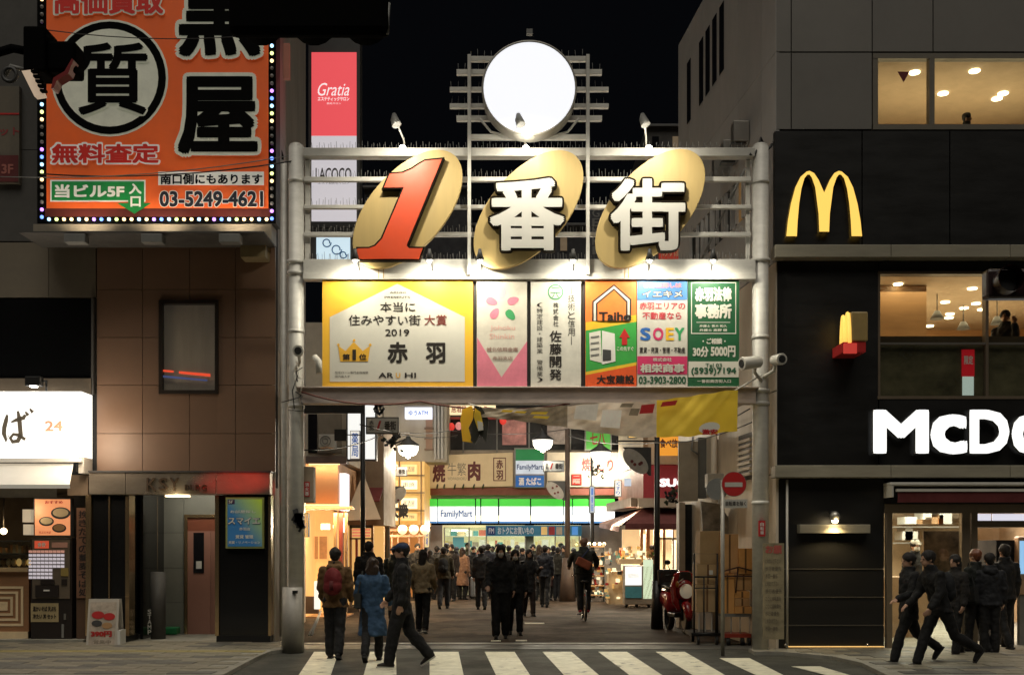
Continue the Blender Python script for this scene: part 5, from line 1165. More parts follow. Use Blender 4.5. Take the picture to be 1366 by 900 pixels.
# FM projecting box
s_ = thing('store_box_sign', 'green white and blue box sign of the convenience store beside the barbecue board', 'sign', (X(706, d), d-.8, Z(648, d)))
q = MB(); q.pb(686, 727, 597, 650, d-.9, .35, grey); q.build('case', s_)
q = MB(); q.pb(688, 725.5, 599, 614, d-.92, .02, mat('deep_green', L(20, 110, 60), em=.45)); q.pb(688, 725.5, 614, 632, d-.92, .02, mat('soft_white', (.5, .55, .6), em=.5, emc=L(190, 205, 225))); q.pb(688, 725.5, 634, 649, d-.92, .02, mat('deep_blue', L(30, 90, 160), em=.45)); q.build('face', s_)
q = MB(); q.pt('FamilyMart', 689.5, 724, 619, 628, d-.92, mat('blue_ink', L(20, 60, 120)), w=.02); q.pt('酒 たばこ', 692, 722, 636.5, 647, d-.92, white, w=.04); q.build('lettering', s_)
# right beige board with red characters, green sign, lamps
s_ = thing('beige_red_board', 'beige signboard with red characters right of the far street lamp', 'sign', (X(790, d), d-.5, Z(651, d)))
qb('board', s_, 730, 833, 603, 649, d-.5, .15, mat('board_pale', (.5, .43, .33), .6, em=.35, emc=L(200, 180, 145), var=.15)); q = MB(); q.pt('焼', 776, 788, 611, 628, d-.5, red, w=.03); q.pt('とり', 797, 818, 612, 628, d-.5, red, w=.03); q.build('lettering', s_)
s_ = thing('green_seven_sign', 'green square sign with red swirl lettering above the beige board', 'sign', (X(797, d), d-.7, Z(601, d)))
qb('board', s_, 780, 816, 572, 601, d-.7, .1, grey); qb('face', s_, 782, 814, 574, 599, d-.72, .02, lit('leaf_green', (75, 150, 60), .8)); q = MB(); q.pt('七八', 787, 808, 577, 593, d-.72, mat('maroon_lit', (.25, .02, .02), em=.1), w=.03); q.build('lettering', s_)
# ---- pale tower left of it (d 38) and lantern wall
d = 37.0
tw = bld('pale office building behind the left street lamp with vertical pipes', 535, d, 'office_building')
qb('wall', tw, 470, 596, 430, 616, d+.1, 5, mat('pale_grey_wall', (.34, .31, .26), .7, em=.0, var=.2, sc=(1, 1, .4)))
for a in (579, 583.5, 588): qb('pipe', tw, a, a+3, 430, 612, d-.05, .12, mat('pipe_grey', (.35, .34, .32), .5))
for c in (556, 570, 584, 598): qb('balcony_bar', tw, 566, 578, c, c+2, d, .1, mat('rusty_bar', (.2, .12, .08)))
qb('window', tw, 568, 577, 558, 600, d+.07, .03, mat('brown_window', (.25, .15, .1), em=.12))
s_ = thing('bank_machine_sign', 'small glowing white sign with blue lettering under the gate beam', 'sign', (X(558, d), d-.4, Z(557, d)))
qb('light_box', s_, 540, 576, 543, 558, d-.4, .3, lit('atm_white', (235, 240, 255), 1.05)); q = MB(); q.pt('ゆうATM', 545, 571, 547, 554, d-.4, mat('atm_blue', L(80, 120, 200), em=.3, emc=L(90, 130, 210)), w=.02); q.build('lettering', s_)
d = 36.0
lw = bld('narrow bar building faced with rows of glowing sign boxes', 525, d)
m_lat = mat('amber_lit_wall', (.5, .33, .13), .6, em=.55, emc=L(235, 175, 90), var=.35, sc=(1.2, 1.2, 1.2))
qb('wall', lw, 462, 566, 615, 700, d, 3, m_lat)
m_hot = lit('amber_white', (255, 240, 195), 1.15)
bx_ = None
for r_, (c, e) in enumerate(((619, 632), (640, 652), (664, 678), (684, 694))):
    for k_, (a, b) in enumerate(((468, 480), (486, 512), (517, 530), (535, 556))):
        if random.random() < .12: continue
        o = qb('sign_box', lw, a, b, c, e, d-.2, .2, m_hot if (r_+k_) % 3 else lit('amber_soft', (240, 200, 130), .95))
        q = MB(); q.pt(random.choice(('酒場', '居酒屋', 'スナック', '串焼', '二階', '三階')), a+3, b-3, c+3, e-3, d-.2, ink, w=.0); q.build('lettering', o)
for c in (633, 656, 680): qb('shelf_bar', lw, 462, 566, c, c+1.4, d-.25, .1, mat('brown_bar', (.12, .06, .03)))
for a in (483, 514, 532, 561): qb('upright_bar', lw, a, a+1.2, 615, 700, d-.24, .1, MATS['brown_bar'])
qb('wall', lw, 440, 566, 700, 708, d-.1, .6, mat('brown_fascia', (.14, .07, .04)))
q = MB(); q.pb(440, 566, 708, 800, d+2.5, .1, mat('bar_inside', (.5, .28, .12), .6, em=.5, emc=L(225, 140, 70), var=.5, sc=(1.2, 1.2, 1.2))); q.build('bar_room', lw)
for a in (522, 530, 545, 558, 564): qb('window_post', lw, a, a+1.5, 708, 800, d, .1, mat('pink_wood', (.4, .25, .18)))
qb('lintel', lw, 515, 566, 713, 716, d-.02, .1, MATS['pink_wood'])
for i, px in enumerate((537, 552, 567)):
    s_ = thing('glowing_lantern', ('left', 'middle', 'right')[i]+' of three cream lanterns hanging over the bar front', 'lantern', (X(px, d-.3), d-.3, Z(713, d-.3)), group='lanterns over the bar front')
    MB().ball((X(px, d-.3), d-.3, Z(706, d-.3)), (.15, .15, .16), lit('lantern_cream', (255, 225, 170), 1.4), 12, 8).build('shade', s_)
lamp('bar_lamp', 'AREA', (X(530, d), d-.4, Z(700, d)), 260, (1, .72, .38), 3, (R(-20), 0, 0), size_y=.5, parent=lw)
# ---- left shops, d 27
d = 27.0
ls = bld('corner shop with orange upper box and glowing front on the left of the alley', 435, d)
m_ob = mat('orange_render', (.5, .28, .14), .6, var=.06)
MB().box(X(380, d), X(462, d), d, d+7, Z(616, d), Z(430, d), mat('beige_block', (.55, .48, .38), .7, var=.15)).build('upper_wall', ls)
for a, b in ((424, 456),): qb('window', ls, a, b, 552, 604, d-.03, .04, mat('beige_window', (.28, .24, .19), .3)); qb('window', ls, 411, 423, 552, 604, d-.03, .04, m_darkwin)
qb('cornice', ls, 404, 462, 608, 618, d-.35, .4, mat('plum_cornice', (.14, .11, .1), .6))
MB().box(X(404, d), X(453, d), d-.25, d+4, Z(672, d), Z(618, d), m_ob).build('sign_block', ls)
MB().prism([(X(453.3, d), d-.25), (X(466, d+3.5), d+3.5), (X(464, d+3.5), d+3.5), (X(452, d), d)], Z(676, d), Z(618, d), m_ob, 'z').build('sign_block', ls)
qb('light_line', ls, 412, 453, 617.5, 619.5, d-.3, .04, lit('warm_line', (255, 215, 150), 1.6)); qb('light_line', ls, 408, 455, 672, 674.5, d-.3, .04, MATS['lit_warm_line'])
lamp('line_lamp', 'AREA', (X(433, d), d-.42, Z(621, d)), 9, (1, .7, .4), 1.3, (R(20), 0, 0), size_y=.05, parent=ls)
s_ = thing('vertical_lit_sign', 'narrow vertical white light box on the orange corner block', 'sign', (X(461, d), d-.1, Z(680, d))); MB().box(X(456, d), X(464.5, d), d-.35, d+.2, Z(681, d), Z(632, d), lit('cool_white_box', (240, 235, 240), 1.1)).build('light_box', s_)
qb('canopy', ls, 404, 470, 675, 679, d-.5, .6, mat('brown_canopy', (.2, .1, .05)))
q = MB(); m_gf = mat('glow_front', (.6, .4, .2), .6, em=.75, emc=L(250, 190, 110), var=.25, sc=(.8, .8, .8)); q.pb(404, 462, 679, 818, d+1.5, .1, m_gf); q.box(X(404, d), X(406, d), d, d+1.5, 0, 2.7, m_gf); q.box(X(404, d), X(460, d), d, d+1.5, -.02, .02, m_ob); q.build('shop_room', ls)
for a, b, m in ((445, 449, m_wood), (452, 457, mat('red_post', (.35, .06, .04))), (460, 463, m_wood)): qb('post', ls, a, b, 679, 816, d+.1, .1, m)
for a, b, c, e in ((428, 440, 698, 706), (452, 462, 690, 710), (444, 448, 700, 704)): qb('menu_light', ls, a, b, c, e, d+.5, .05, lit('menu_white', (255, 250, 225), 1.4))
for a, b in ((412, 424), (426, 436)): qb('poster', ls, a, b, 715, 745, d+1.4, .03, mat('orange_poster', (.5, .25, .1), em=.3, var=.5))
lamp('shop_lamp', 'AREA', (X(430, d), d-.2, 2.6), 300, (1, .7, .36), 1.6, size_y=.8, parent=ls, rot=(R(-15), 0, 0))
qb('low_wall', ls, 404, 424, 795, 818, d, .2, mat('brown_low', (.16, .09, .05)))
q = MB(); q.pb(419, 425, 775, 812, d-.5, .25, lit('floor_sign_white', (255, 245, 225), 1.1)); q.top('floor_light_sign', 'small glowing white floor sign by the left shop entrance', 'sign')
# beige tent awning + red awning beside it
d = 28.5
s_ = thing('beige_tent_awning', 'pointed beige fabric awning behind the black pole on the left', 'awning', (X(480, d), d, Z(692, d)))
q = MB(); a, b = (X(458, d), d, Z(694, d)), (X(508, d), d-.0, Z(692, d)); t_ = (X(479, d), d+.8, Z(628, d)); c_ = (X(464, d+1.5), d+1.5, Z(694, d+1.5)); e_ = (X(505, d+1.5), d+1.5, Z(692, d+1.5))
m_bt = mat('tent_beige', (.7, .55, .36), .8, em=.12, var=.08)  # faint emission brightens the cloth as light from below would
q.add([a, b, t_, c_, e_], [(0, 1, 2), (0, 2, 3), (1, 4, 2), (3, 2, 4)], m_bt); q.build('cloth', s_)
q = MB(); q.cyl(a, (a[0], a[1], 0), .03, m_wood, 6); q.build('pole', s_)
sb2 = bld('narrow shop with red and white striped sign under the beige tent', 485, 29.5)
qb('wall', sb2, 464, 512, 560, 700, 30, 3, mat('shop_beige', (.3, .22, .15), .7)); qb('shop_room', sb2, 464, 512, 700, 806, 31.5, .2, m_gf)
for a, b, c, e, m in ((466, 497, 700, 704, darkgrey), (466, 497, 717, 719, darkgrey), (466, 469, 700, 808, m_wood), (474, 477, 718, 806, mat('red_post', (0, 0, 0))), (495, 498, 700, 806, m_wood)): qb('trim', sb2, a, b, c, e, 29.8, .08, m)
for c in (705, 709, 713): qb('red_sign_strip', sb2, 470, 494, c, c+2, 29.85, .04, lit('strip_red', (230, 120, 100), .8)); 
s_ = thing('dark_red_awning', 'dark red awning over the narrow shop behind the black pole', 'awning', (X(500, 30), 30, Z(665, 30)))
MB().prism([(29.2, Z(667, 29.2)), (30, Z(650, 30)), (30, Z(652, 30)), (29.2, Z(669, 29.2))], X(487, 29.5), X(508, 29.5), mat('maroon_cloth', (.18, .03, .03), .8), 'x').build('cloth', s_)
s_ = thing('projecting_brand_sign', 'big projecting white light box near the top of the left shops behind the black pole', 'sign', (X(480, 27.2), 27.2, Z(614, 27.2)))
qb('frame', s_, 462, 502, 538, 614, 26.7, .3, darkgrey); qb('lit_face', s_, 464, 500, 540, 612, 26.68, .02, lit('big_white_box', (245, 245, 240), 1.0))
# tall red/white vertical sign (perpendicular sign fixed on the left building)
d = 21.5
s_ = thing('vertical_light_box', 'tall red and white vertical light box sign left of the gate', 'sign', (X(446, d), d, Z(298, d)))
qb('case', s_, 411.5, 480, 49, 303, d, .35, darkgrey)
m_rd = lit('salon_red', (228, 82, 88), .95); m_wh = lit('salon_white', (205, 200, 205), .85)
qb('red_face', s_, 415.5, 475.5, 70, 181, d-.02, .02, m_rd); qb('white_face', s_, 415.5, 475.5, 181.4, 295, d-.02, .02, m_wh)
q = MB(); wf_ = mat('salon_letter', (.8, .75, .75), em=.8, emc=(1, .9, .9)); q.pt('Gratia', 424, 466, 111, 128, d-.02, wf_, w=-.0, sh=.35); q.pt('エステティックサロン', 424, 466, 129.5, 135, d-.02, wf_, w=.02); q.pt('脱毛サロン', 436, 455, 137, 139.5, d-.02, wf_)
q.pt('LACOCO', 421, 469, 224, 241, d-.02, mat('salon_ink', L(70, 55, 60)), w=.015); q.pt('エステ&脱毛サロン', 424, 466, 242, 246, d-.02, mat('salon_ink2', L(150, 140, 145)), w=0); q.build('lettering', s_)
s_ = thing('small_white_box_sign', 'small bluish white light box below the tall red and white one', 'sign', (X(445, d), d, Z(348, d)))
qb('case', s_, 411.5, 470, 303.5, 350, d+.02, .3, darkgrey); qb('face', s_, 422, 467, 313, 348, d-.0, .02, lit('bluish_white', (205, 228, 240), .9))
# simple blue brush swirls stand in for the drawn figure
q = MB()
for cx, cy, r_ in ((436, 324, 6), (449, 333, 7), (458, 340, 5)): q.tube([(X(cx+r_*math.cos(t)*(1-.05*t), d), d-.012, Z(cy+r_*math.sin(t)*(1-.05*t), d)) for t in [i*.5 for i in range(14)]], .012, mat('blue_line', L(70, 130, 190)), 5)
q.build('swirl', s_)
# ---- dark buildings behind, silhouettes with faint details
for lab, px0, px1, py0, d_, m, nwin in (('dark unlit building far behind the gate', 486, 625, 250, 44, mat('night_block', (.03, .03, .035), .8), 5), ('dim roofline far behind the right oval', 862, 960, 168, 52, mat('night_block2', (.07, .065, .06), .8), 3), ('dark middle building far behind the gate panels', 625, 870, 300, 46, mat('night_block', (0, 0, 0)), 6)):
    b_ = thing('far_building', lab, 'building', (X((px0+px1)/2, d_), d_, 0))
    qb('wall', b_, px0, px1, py0, 600, d_, 6, m)
    for k_ in range(nwin):
        a = px0+8+(px1-px0-16)*k_/nwin; qb('window', b_, a, a+9, py0+14, py0+34, d_-.05, .06, mat('night_window', (.05, .04, .03), em=.12, emc=(1, .7, .4), var=.8) if k_ % 2 else m_darkwin)
    qb('parapet', b_, px0-2, px1+2, py0-3, py0, d_-.2, .3, mat('parapet_grey', (.1, .1, .1)))
s_ = thing('red_far_sign', 'small dim red sign low behind the gate beam under the right oval', 'sign', (X(893, 30), 30, Z(345, 30))); qb('board', s_, 880, 910, 330, 345, 30, .2, mat('dim_red', (.3, .05, .03), em=.35, emc=L(200, 60, 40))); q = MB(); q.pt('みずほ', 884, 906, 333, 342, 30, cream, w=.02); q.build('lettering', s_)
s_ = thing('vertical_grey_sign', 'dim vertical sign with grey letters behind the gate left of the right oval', 'sign', (X(796, 33), 33, Z(350, 33))); qb('board', s_, 786, 806, 270, 350, 33, .3, mat('dim_slate', (.05, .05, .06))); q = MB(); q.ptv('GENKI', 790, 800, 278, 340, 33, grey, w=.02); q.build('lettering', s_)
# ---- right corner drug store (d 33)
d = 33.0
ds_ = bld('corner drug store with dark red walls and maroon awnings on the right', 870, d)
m_dr = mat('drugstore_red', L(130, 40, 45), .5, em=.12)
cx0 = X(858, d); lx = X(825, 37); 
def leftface(z0, z1, m, out=0, name='wall'): return MB().prism([(lx-out, 37), (cx0-out, d-out), (cx0+.15, d+.1), (lx+.15, 37)], z0, z1, m, 'z').build(name, ds_)
leftface(Z(664, d), Z(620, d), mat('dusky_pink_wall', (.3, .14, .11), .6)); qb('wall', ds_, 858.5, 912, 620, 664, d, 4, m_dr)
qb('wall', ds_, 858.5, 912, 560, 619, d+.1, 4, mat('upper_cream', (.34, .29, .22), .6)); leftface(Z(619, d), Z(545, d), MATS['upper_cream'])
qb('canopy_slab', ds_, 852, 912, 664, 676, d-.6, .7, mat('canopy_beige', (.4, .32, .24), .6)); leftface(Z(676, d), Z(664.3, d), MATS['canopy_beige'], .4, 'canopy_slab')
q = MB(); q.pt('SU', 880, 902, 638, 649, d, wl_, w=.04, ext=.05); q.pt('G', 903, 914, 638, 649, d, wl_, w=.04, ext=.05); q.build('lettering', ds_)
s_ = thing('orange_food_sign', 'orange and yellow sign with brown characters hanging over the drug store', 'sign', (X(893, d), d-.3, Z(607, d))); qb('board', s_, 876, 912, 582, 607, d-.3, .15, lit('orange_yellow', (230, 150, 50), .85)); q = MB(); q.pt('食べ放', 880, 904, 585, 597, d-.3, m_mar, w=.03); q.build('lettering', s_)
qb('small_plate', ds_, 833, 842, 638, 648, d-.1+.4, .03, lit('small_white_plate', (190, 200, 215), .8))
m_mawn = mat('maroon_awning', (.1, .022, .02), .8, var=.2); m_mawn2 = mat('rust_awning', (.2, .07, .04), .8, var=.3)
s_ = thing('front_awning', 'maroon awning over the drug store front facing the street', 'awning', (X(880, d), d-.6, Z(706, d)))
q = MB(); q.add([(X(858, d), d, Z(677, d)), (X(912, d), d, Z(677, d)), (X(912, d-1), d-1, Z(698, d-1)), (X(834, d-1), d-1, Z(698, d-1)), (X(912, d-1), d-1, Z(706, d-1)), (X(834, d-1), d-1, Z(706, d-1))], [(0, 3, 2, 1), (3, 5, 4, 2)], m_mawn); q.build('cloth', s_)
s_ = thing('side_awning', 'rust coloured side awning over the drug store goods along the alley', 'awning', (X(815, 35), 35, Z(706, 35)))
q = MB(); q.add([(X(858, d), d, Z(678, d)), (lx, 37, Z(690, 37)), (X(800, 37), 37, Z(697, 37)), (X(826, d-.9), d-.9, Z(702, d-.9)), (X(799, 37), 37, Z(703, 37)), (X(825, d-.9), d-.9, Z(709, d-.9))], [(0, 3, 2, 1), (3, 5, 4, 2)], m_mawn2); q.build('cloth', s_)
qb('shop_room', ds_, 830, 912, 706, 806, d+1.8, .1, mat('drug_inside', (.6, .5, .33), .6, em=.6, emc=L(250, 215, 160), var=.35, sc=(1, 1, 1)))
for a, b, m in ((854, 858, m_wood), (862, 867, m_wood), (872, 878, cream), (884, 888, cream), (897, 899, white), (905, 912, mat('pillar_beige', (.4, .33, .24)))): qb('post', ds_, a, b, 706, 806, d+.1, .1, m)
qb('window_bar', ds_, 878, 905, 717, 719, d+.1, .1, darkgrey); 
for a, b, c, e in ((880, 896, 706, 716), (900, 905, 720, 790), (858, 861, 712, 745)): qb('light_panel', ds_, a, b, c, e, d+.6, .05, m_hot)
lamp('drug_lamp', 'AREA', (X(870, d), d+.6, 2.45), 420, (1, .85, .6), 2.4, (R(-35), 0, 0), size_y=1, parent=ds_); lamp('drug_side_lamp', 'AREA', (X(815, 35), 35.4, 1.7), 60, (1, .8, .5), 1.2, (0, R(20), 0), size_y=2, parent=ds_)
s_ = thing('lit_wall_lamp', 'small yellow light box on the beige pillar right of the maroon awning', 'lamp', (X(909, 27), 27, Z(696, 27))); qb('light_box', s_, 905.5, 913, 677, 696, 27, .15, lit('yellow_box', (255, 225, 150), 1.1)); qb('frame', s_, 913.2, 918, 675, 698, 27, .16, m_wood)
qb('pillar', ds_, 905, 912, 676, 830, 26.9, .3, MATS['pillar_beige']) if 0 else None
# goods displayed under the awning
q = MB()
def goods(px0, px1, py0, py1, d_, n, cs_):
    for i in range(n):
        a = random.uniform(px0, px1-3); c = random.uniform(py0, py1-3); q.pb(a, a+random.uniform(2, 6), c, c+random.uniform(2, 6), d_+random.uniform(0, .5), .15, random.choice(cs_))
st_ = thing('goods_shelf', 'tall dark shelf of colourful packets under the rust coloured awning', 'shelf', (X(800, 35), 35, 0))
for c in (728, 741, 754, 767, 780, 793): MB().pb(787, 806, c, c+1.2, 35, .6, m_wood).build('shelf_board', st_)
for a in (786, 806): MB().pb(a, a+1.2, 724, 802, 35, .6, darkgrey).build('upright', st_)
palette = (red, m_hot, mat('pack_orange', (.6, .2, .05)), yl, white, MATS['pack_teal'], cream, darkgrey)
q = MB(); goods(788, 806, 730, 796, 35.05, 60, palette); q.build('packets', st_)['kind'] = 'stuff'
s2 = thing('goods_counter', 'low heaped counter of goods at the drug store corner', 'counter', (X(845, 33), 33, 0))
q = MB(); q.pb(812, 832, 762, 806, 33.5, .8, cream); q.pb(826, 856, 745, 752, 32.6, .6, cream); q.build('table', s2)
q = MB(); goods(806, 834, 730, 800, 33.2, 60, palette); goods(828, 880, 728, 750, 32.6, 50, (cream, m_hot, white, yl, mat('pack_green', (.1, .3, .1)))); q.build('goods', s2)['kind'] = 'stuff'
for i, (px, r_) in enumerate(((786, 2.2), (793, 2), (800, 2.2), (806, 2))): MB().ball((X(px, 35.5), 35.5, Z(725, 35.5)), .05, mat('string_bulb', (1, .8, .5), em=9, emc=(1, .75, .4), var=0), 8, 5).top('string_bulb', ('leftmost', 'second', 'third', 'rightmost')[i]+' small warm bulb in the row above the goods shelf', 'lamp', group='bulbs above the goods shelf')
# display boxes on castors
s_ = thing('display_stand', 'wheeled shop stand with glowing white poster on top and teal poster below', 'display', (X(851, 31.6), 31.6, 0))
d = 31.6; q = MB(); q.pb(833, 871, 754, 806, d, .5, mat('stand_beige', (.35, .28, .2), .6)); q.build('body', s_, bevel=.02)
qb('lit_poster', s_, 834, 856, 755, 780, d-.03, .03, lit('lit_paper', (245, 245, 240), 1.1)); qb('poster', s_, 834, 856, 782, 797, d-.03, .03, mat('teal_poster', L(60, 110, 110), em=.3, var=.5)); qb('side_poster', s_, 858, 871, 746, 798, d+.0, .02, lit('pale_green_panel', (215, 230, 195), .95))
q = MB(); q.pt('処方せん', 838, 852, 764, 770, d-.03, fa, w=.03); q.build('lettering', s_)
q = MB()
for px in (836, 850, 866): q.ball((X(px, d), d+.1, .04), .05, black, 8, 5)
q.build('castors', s_)
# more goods hanging on right
# ---- poles, lamps, small street signs in the alley
def street_pole(px, py0, pyb, r, label, m=black, name='pole'):
    dd_ = CAMZ*F/(pyb-HY); s_ = thing(name, label, 'pole', (X(px, dd_), dd_, 0)); q = MB(); q.cyl((0, 0, 0), (0, 0, Z(py0, dd_)), r, m, 14, r*.85); q.build('shaft', s_, local=True)
    MB().cyl((0, 0, 0), (0, 0, .5), r*1.5, m, 14, r*1.2).build('base', s_, local=True); return s_, dd_
def fan_sign(px, py, wpx, hpx, d_, label, flip=False):
    s_ = thing('fan_sign', label, 'sign', (X(px, d_), d_, Z(py, d_)))
    sg = -1 if flip else 1
    # triangular dark bracket with an oval leaf plaque hanging inside it
    q = MB(); a, b = px+sg*wpx/2, px-sg*wpx/2; t_, u_ = py-hpx/2, py+hpx/2
    P = [(b, t_), (a, t_), (a, u_), (a-sg*3, u_)] ; q.prism([(X(x, d_), Z(y, d_)) for x, y in P], d_+.02, d_+.05, darkgrey, 'y'); q.build('bracket', s_)
    P = []
    for i in range(28):
        t = 2*math.pi*i/28; u = .62*hpx*math.cos(t); v = .3*hpx*math.sin(t); an = R(45); P.append((px-sg*.06*wpx+sg*(-u*math.sin(an)*.9+v*math.cos(an)), py-u*math.cos(an)*.9-v*math.sin(an)))
    q = MB(); q.prism([(X(x, d_), Z(y, d_)) for x, y in P], d_-.03, d_+.015, mat('fan_face', (.4, .38, .34), .6, var=.25, sc=(6, 6, 6)), 'y'); q.build('plaque', s_)
    q = MB()
    for k_ in range(4): disc(q, px+random.uniform(-.2, .15)*wpx, py+random.uniform(-.25, .25)*hpx, .06*hpx, d_-.031, m_mar, .004, d_, 8)
    q.build('blossom_print', s_); return s_
bp_, bd = street_pole(484, 537, 838, .055, 'tall black pole on the left with a black crossbar reaching the gate post')
q = MB(); q.box(X(404, bd)-X(484, bd), .04, -.05, .05, Z(551, bd), Z(536, bd), blackm); q.build('crossbar', bp_, local=True)
q = MB(); q.box(X(447, bd)-X(484, bd), X(463, bd)-X(484, bd), -.1, .0, Z(588, bd), Z(573, bd), blackm); q.cyl((X(463, bd)-X(484, bd), -.05, Z(580, bd)), (0, -.02, Z(580, bd)), .012, black, 6); q.build('speaker', bp_, local=True)
lp_, ld = street_pole(517, 577, 806, .075, 'grey street lamp pole on the left behind the walkers', mat('pole_grey', (.12, .12, .11), .5))
def street_lamp_head(px, py, d_, label, r=.36, pw=60, arm=None):
    s_ = thing('street_lamp', label, 'lamp', (X(px, d_), d_, Z(py+12, d_)))
    c = (X(px, d_), d_, Z(py, d_)); k = r
    MB().tube([(c[0], c[1], c[2]-.62*k), (c[0], c[1], c[2]-.5*k), (c[0], c[1], c[2]-.15*k), (c[0], c[1], c[2]+.3*k)], [k*.5, k*.78, k*.98, k*1.02], lit('lamp_glass', (255, 250, 235), 3.0), 16).build('globe', s_)
    MB().tube([(c[0], c[1], c[2]+.32*k), (c[0], c[1], c[2]+.45*k), (c[0], c[1], c[2]+.95*k), (c[0], c[1], c[2]+1.4*k)], [k*1.15, k*1.1, k*.35, .03], darkgrey, 16).build('cap', s_)
    MB().ball((c[0], c[1], c[2]-.62*k), k*.3, lit('lamp_cup', (255, 245, 225), 1.5), 10, 6).build('finial', s_)
    if arm: MB().tube([Vector(a) for a in arm], .025, black, 6).build('arm', s_)
    lamp('lamp_light', 'POINT', (c[0], c[1]-.05, c[2]-1.3*k), pw*3.2, (1, .88, .68), .2, parent=s_); return s_
street_lamp_head(544.5, 599, ld, 'glowing street lamp on the left above the small street name sign', .3, 85, ((X(544.5, ld), ld, Z(584, ld)), (X(530, ld), ld, Z(590, ld)), (X(517, ld), ld, Z(592, ld))))
street_lamp_head(724, 591, 31, 'glowing street lamp in the middle in front of the barbecue board', .27, 120, ((X(724, 31), 31, Z(576, 31)), (X(722, 31), 31, Z(566, 31)), (X(756, 31), 31, Z(566, 31))))
street_lamp_head(801, 607, 37.5, 'smaller glowing street lamp before the beige board on the right', .33, 90)
pp, pd = street_pole(757, 572, 801, .09, 'thick brown street pole in the middle of the alley', mat('pole_brown', (.09, .06, .045), .6, var=.3))
q = MB(); q.cyl((0, 0, 0), (0, 0, 1.35), .26, MATS['pole_brown'], 16, .16); q.build('wide_base', pp, local=True)
tp, td = street_pole(790, 600, 797, .07, 'slim dark pole right of the brown pole in front of the convenience store', darkgrey)
rp_, rd = street_pole(876.5, 583, 838, .065, 'thick black pole on the right beside the red scooter'); MB().cyl((0, 0, 0), (0, 0, 1.0), .13, black, 14, .1).build('wide_base', rp_, local=True)
q = MB(); q.cyl((X(822, rd)-X(876.5, rd), 0, Z(588, rd)), (0, 0, Z(588, rd)), .018, black, 6); q.build('sign_arm', rp_, local=True)
fan_sign(850, 615, 38, 38, rd, 'oval blossom plaque in a black bracket on the black pole at the right')
fan_sign(742, 654, 24, 26, pd-.2, 'small oval blossom plaque on the brown middle pole')
fan_sign(529, 661, 22, 26, ld-.1, 'small oval blossom plaque on the left lamp pole', True)
def street_name(px0, px1, py0, py1, d_, label, m=None):
    s_ = thing('street_name_sign', label, 'sign', (X((px0+px1)/2, d_), d_, Z(py1, d_)))
    qb('frame', s_, px0, px1, py0, py1, d_, .08, darkgrey); k = (px1-px0)/44; qb('face', s_, px0+1.6*k, px1-1.6*k, py0+1.6*k, py1-1.6*k, d_-.015, .015, m or mat('name_face', (.35, .34, .31), .5))
    q = MB(); w_ = px1-px0; h_ = py1-py0; q.ptv('赤羽', px0+.1*w_, px0+.24*w_, py0+.2*h_, py1-.2*h_, d_-.015, pk, w=.02); q.pt('1', px0+.32*w_, px0+.47*w_, py0+.22*h_, py1-.22*h_, d_-.015, mat('red_ink', (.35, .02, .02)), w=.02, sh=.25); q.pt('番街', px0+.56*w_, px0+.92*w_, py0+.24*h_, py1-.24*h_, d_-.015, pk, w=.03); q.build('lettering', s_); return s_
street_name(488, 532, 556, 578.5, 23, 'grey street name sign with a red 1 hung high beside the black pole')
s3 = street_name(517, 543, 622, 635, ld-.1, 'small white street name sign on the left lamp pole under the lamp', mat('name_white', (.5, .5, .47), em=.3))
street_name(724.5, 753, 614, 629, 30.9, 'small white street name sign under the middle street lamp', MATS['name_white'])
s_ = thing('black_character_sign', 'cut out black characters on the glowing amber wall beside the lamp pole', 'sign', (X(532, 34), 34, Z(691, 34))); q = MB(); q.pt('大衆', 519, 545, 671, 691, 34, pk, w=.05, ext=.05); q.build('letter', s_)
MB().cyl((X(511, 23), 23, Z(556, 23)), (X(511, 23), 23, Z(538, 23)), .012, black, 6).top('sign_hanger', 'thin hanger rod above the grey street name sign', 'rod')
q = MB()
for i in range(10): q.obox((X(507+random.uniform(-9, 9), 24), 24, Z(545+random.uniform(-6, 6), 24)), (.05, .05, .15), Matrix.Rotation(random.uniform(-1, 1), 3, 'Y'), darkgrey)
q.top('wire_clamp', 'cluster of dark wire clamps hanging under the beam above the street name sign', 'clamps')
# foliage bits of artificial cherry/maple garland on small arms (dark)
for i, (px, py, dd_) in enumerate(((524, 588, 24.4), (795, 628, 36), (898, 662, 25))):
    q = MB()
    for k_ in range(34): q.obox((X(px+random.gauss(0, 5), dd_), dd_+random.uniform(-.1, .1), Z(py+random.gauss(0, 5), dd_)), (.05, .02, .08), Matrix.Rotation(random.uniform(-3, 3), 3, 'Y'), random.choice((blackm, darkgrey, mat('leaf_green_dark', (.03, .05, .02)))))
    o = q.top('leaf_garland', ('artificial leaves on the left lamp pole', 'artificial leaves on the slim dark pole', 'artificial leaves hanging by the beige box sign at the right')[i], 'garland'); o['kind'] = 'stuff'
